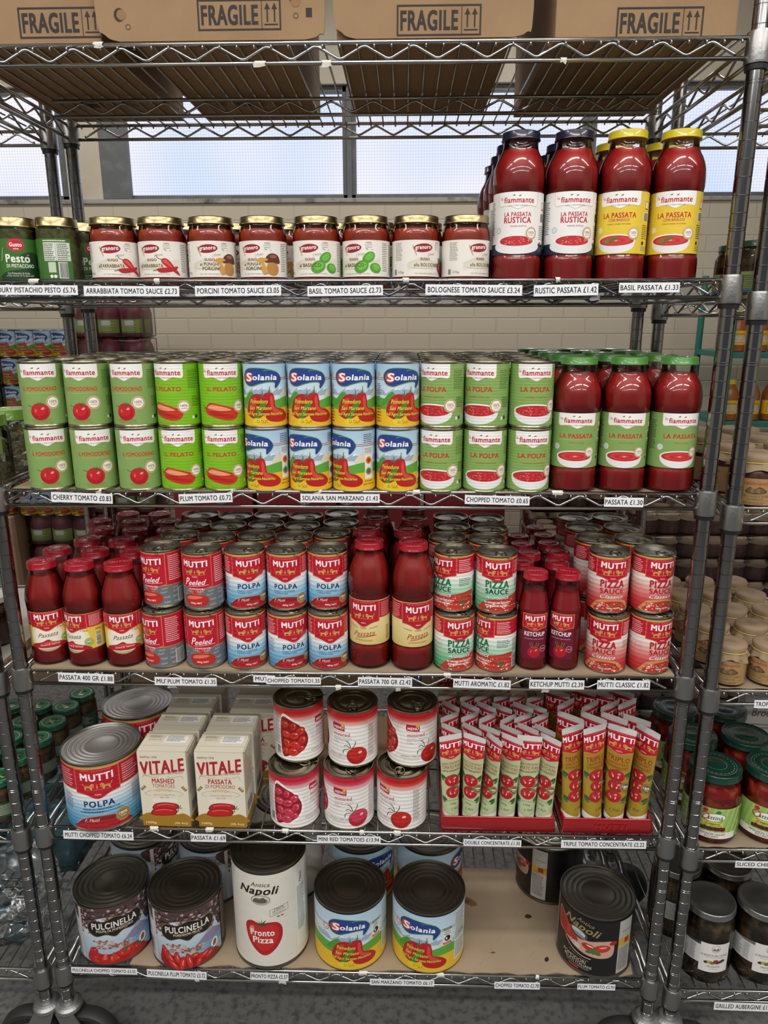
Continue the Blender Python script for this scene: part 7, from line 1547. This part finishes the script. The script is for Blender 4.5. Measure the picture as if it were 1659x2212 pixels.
cmesh = can_side(r4, .110); clm = done['solania'].children[-1].data if False else next(k for k in KIDS[done['solania'].name] if k.name.startswith('label')).data
lvl = ['ground', 'second', 'third', 'fourth', 'fifth', 'sixth', 'seventh', 'eighth', 'ninth', 'tenth', 'eleventh']
def mk_jar(l): return pack('jar_pack', l, 'shrink-wrapped pack', 'shrink-wrapped jar packs stacked by the wall', 3, 2, .098, [('jar', jm, purple), ('cap', jc, cap_red), ('label', jlm, PAPER)], .150)
PT = []
for k in range(10):
    for c_, x in enumerate((-1.14, -1.44) if k != 4 else (-1.14,)): PT.append((x, 1.95, .121+.1512*k, 'shrink-wrapped pack of purple-red jars, %s layer, %s stack by the left wall corner' % (lvl[k], ('right', 'left')[c_])))
# replace upper left part by can packs
PJ = [p for p in PT if not ('left stack' in p[3] and p[2] > .7)]
stack('jarpack', mk_jar, PJ)
top_left = max(p[2] for p in PJ if p[0] < -1.3)+.1512
def mk_canp(l): return pack('can_pack', l, 'shrink-wrapped pack', 'shrink-wrapped can packs stacked by the wall', 4, 3, .0748, [('can', cmesh, tin), ('label', clm, None)], .112)
stack('canpack', mk_canp, [(x, 1.92, top_left+.1132*k, 'shrink-wrapped pack of pale blue cans, %s layer up, %s stack on the left' % (lvl[k+1], n)) for k in range(7) for x, n in ((-1.44, 'inner'), (-1.76, 'outer'))])
lowz = top_left
bm = bmesh.new(); box(bm, -1.91, 1.78, .121, -1.61, 2.06, lowz-.002, .003); o = link('stock_box', mesh_of(bm, False), stockw); tag(o, 'tall brown stock box under the outer stack of blue can packs', 'box')
pallet(-1.44, 1.95, 'wooden pallet under the shrink-wrapped stacks by the left wall', 1.0, .6)
# bottle crates in the middle
bmz = small_bottle_mesh(); bcap = lathe_mesh([(.028, .192), (.029, .193), (.029, .206), (0, .207)], 16)
def mk_bp(l): return pack('bottle_pack', l, 'bottle pack', 'red-capped bottle packs stacked behind the rack', 3, 2, .094, [('bottle', bmz, purple), ('cap', bcap, cap_red)], .208)
pallet(-.38, 1.95, 'wooden pallet under the red-capped bottle packs behind the rack', 1.06, .6)
def mk_box(l):
    rt = empty('red_carton', label=l, cat='box', group='red cartons stacked behind the rack'); bm = bmesh.new(); box(bm, -.17, -.13, 0, .17, .13, .220, .003); part_of(rt, 'carton_body', mesh_of(bm, False), redboard)
    a = Art(); a.rect(-60, 80, 60, 150, 'C8B8B0'); a.micro(-50, 90, 50, 140, 4, '6A2A2A'); part_of(rt, 'panel_print', a.mesh(flat_map((0, -.13, 0)), 500), TAG); note_kids(rt); return rt
stack('redbox', mk_box, [(x, 1.92, .121+.2212*k, 'red carton behind the rack, %s layer, %s stack' % (lvl[k], n)) for k in range(4) for x, n in ((-.72, 'left'), (-.36, 'centre left'), (0, 'centre'), (.36, 'right'))])
stack('bottlepack', mk_bp, [(x, 1.92, .121+.2212*4+.209*k, 'red-capped bottle pack on the red cartons, %s layer' % ('lower', 'upper')[k]) for k in range(2) for x, n in ((-.80, 'left'), )])
pallet(.36, 1.95, 'wooden pallet under the rightmost stack of red cartons', .36, .6)
# paper-capped jar packs at the right
jb = lathe_mesh([(.028, 0), (.033, .004), (.033, .05), (.028, .062), (.028, .066)], 14); pc = lathe_mesh([(.038, .050), (.031, .062), (.030, .074), (.027, .078), (0, .078)], 16, False, False)
def mk_pj(l): return pack('paper_jar_pack', l, 'shrink-wrapped pack', 'packs of paper-capped jars stacked behind the rack', 4, 3, .074, [('jar', jb, brown_fill), ('paper_cap', pc, kraft)], .081)
PT = []
for c_, (x, y, n) in enumerate(((.72, 1.25, 9), (1.03, 1.25, 10), (1.34, 1.25, 10), (.72, 1.55, 12), (1.03, 1.55, 13))):
    for k in range(n): PT.append((x, y, .121+.0815*k, 'shrink-wrapped pack of paper-capped jars, layer %s, %s' % (('one', 'two', 'three', 'four', 'five', 'six', 'seven', 'eight', 'nine', 'ten', 'eleven', 'twelve', 'thirteen')[k], ('front left stack', 'front middle stack', 'front right stack', 'rear left stack', 'rear right stack')[c_])))
stack('pjp', mk_pj, PT); pallet(1.03, 1.40, 'wooden pallet under the packs of paper-capped jars, right', 1.0, .6)
# green epoxy rack far right
green_m = mat('green_epoxy', (.02, .16, .13), .4); g = empty('green_rack', (1.85, 2.2, 0), 0, 'green wire rack by the back wall at the right edge', 'shelving rack'); gp = lathe_mesh([(.015, 0), (.015, 1.75)], 12)
for x in (-.34, -.06, .5):
    for y in (-.15, .2): part_of(g, 'post', gp, green_m, (x, y, 0))
for z in (.3, .75, 1.12, 1.42):
    bm = bmesh.new(); box(bm, -.35, -.16, z-.03, .52, .21, z-.005, .003); link('shelf', mesh_of(bm, False), green_m, g)
hb = lathe_mesh([(.038, 0), (.042, .004), (.042, .07), (.040, .12), (.028, .15), (.022, .158), (.022, .166)], 16); hc = lathe_mesh([(.025, .16), (.025, .178), (0, .179)], 14); amber = mat('amber_oil', (.32, .09, .02), .3); hl = art_simple(60, 60, 'E2B81E', '8A3A1A', [(-30, 10, 30, 40, 'F0E6D0')]).mesh(cyl_map(.0423, .03), 6)
def mk_oil(l):
    rt = empty('oil_bottle', label=l, cat='bottle', group='yellow-labelled bottles on the green rack'); part_of(rt, 'bottle_body', hb, amber); part_of(rt, 'cap', hc, cap_yel); part_of(rt, 'label', hl, PAPER); note_kids(rt); return rt
stack('oil', mk_oil, [(1.55+.095*i, 2.10, z, 'yellow-labelled bottle on green rack, %s shelf, %s from left' % (n, cols6[i])) for z, n in ((1.4155, 'top'), (1.1155, 'second'), (.7455, 'third')) for i in range(6)])
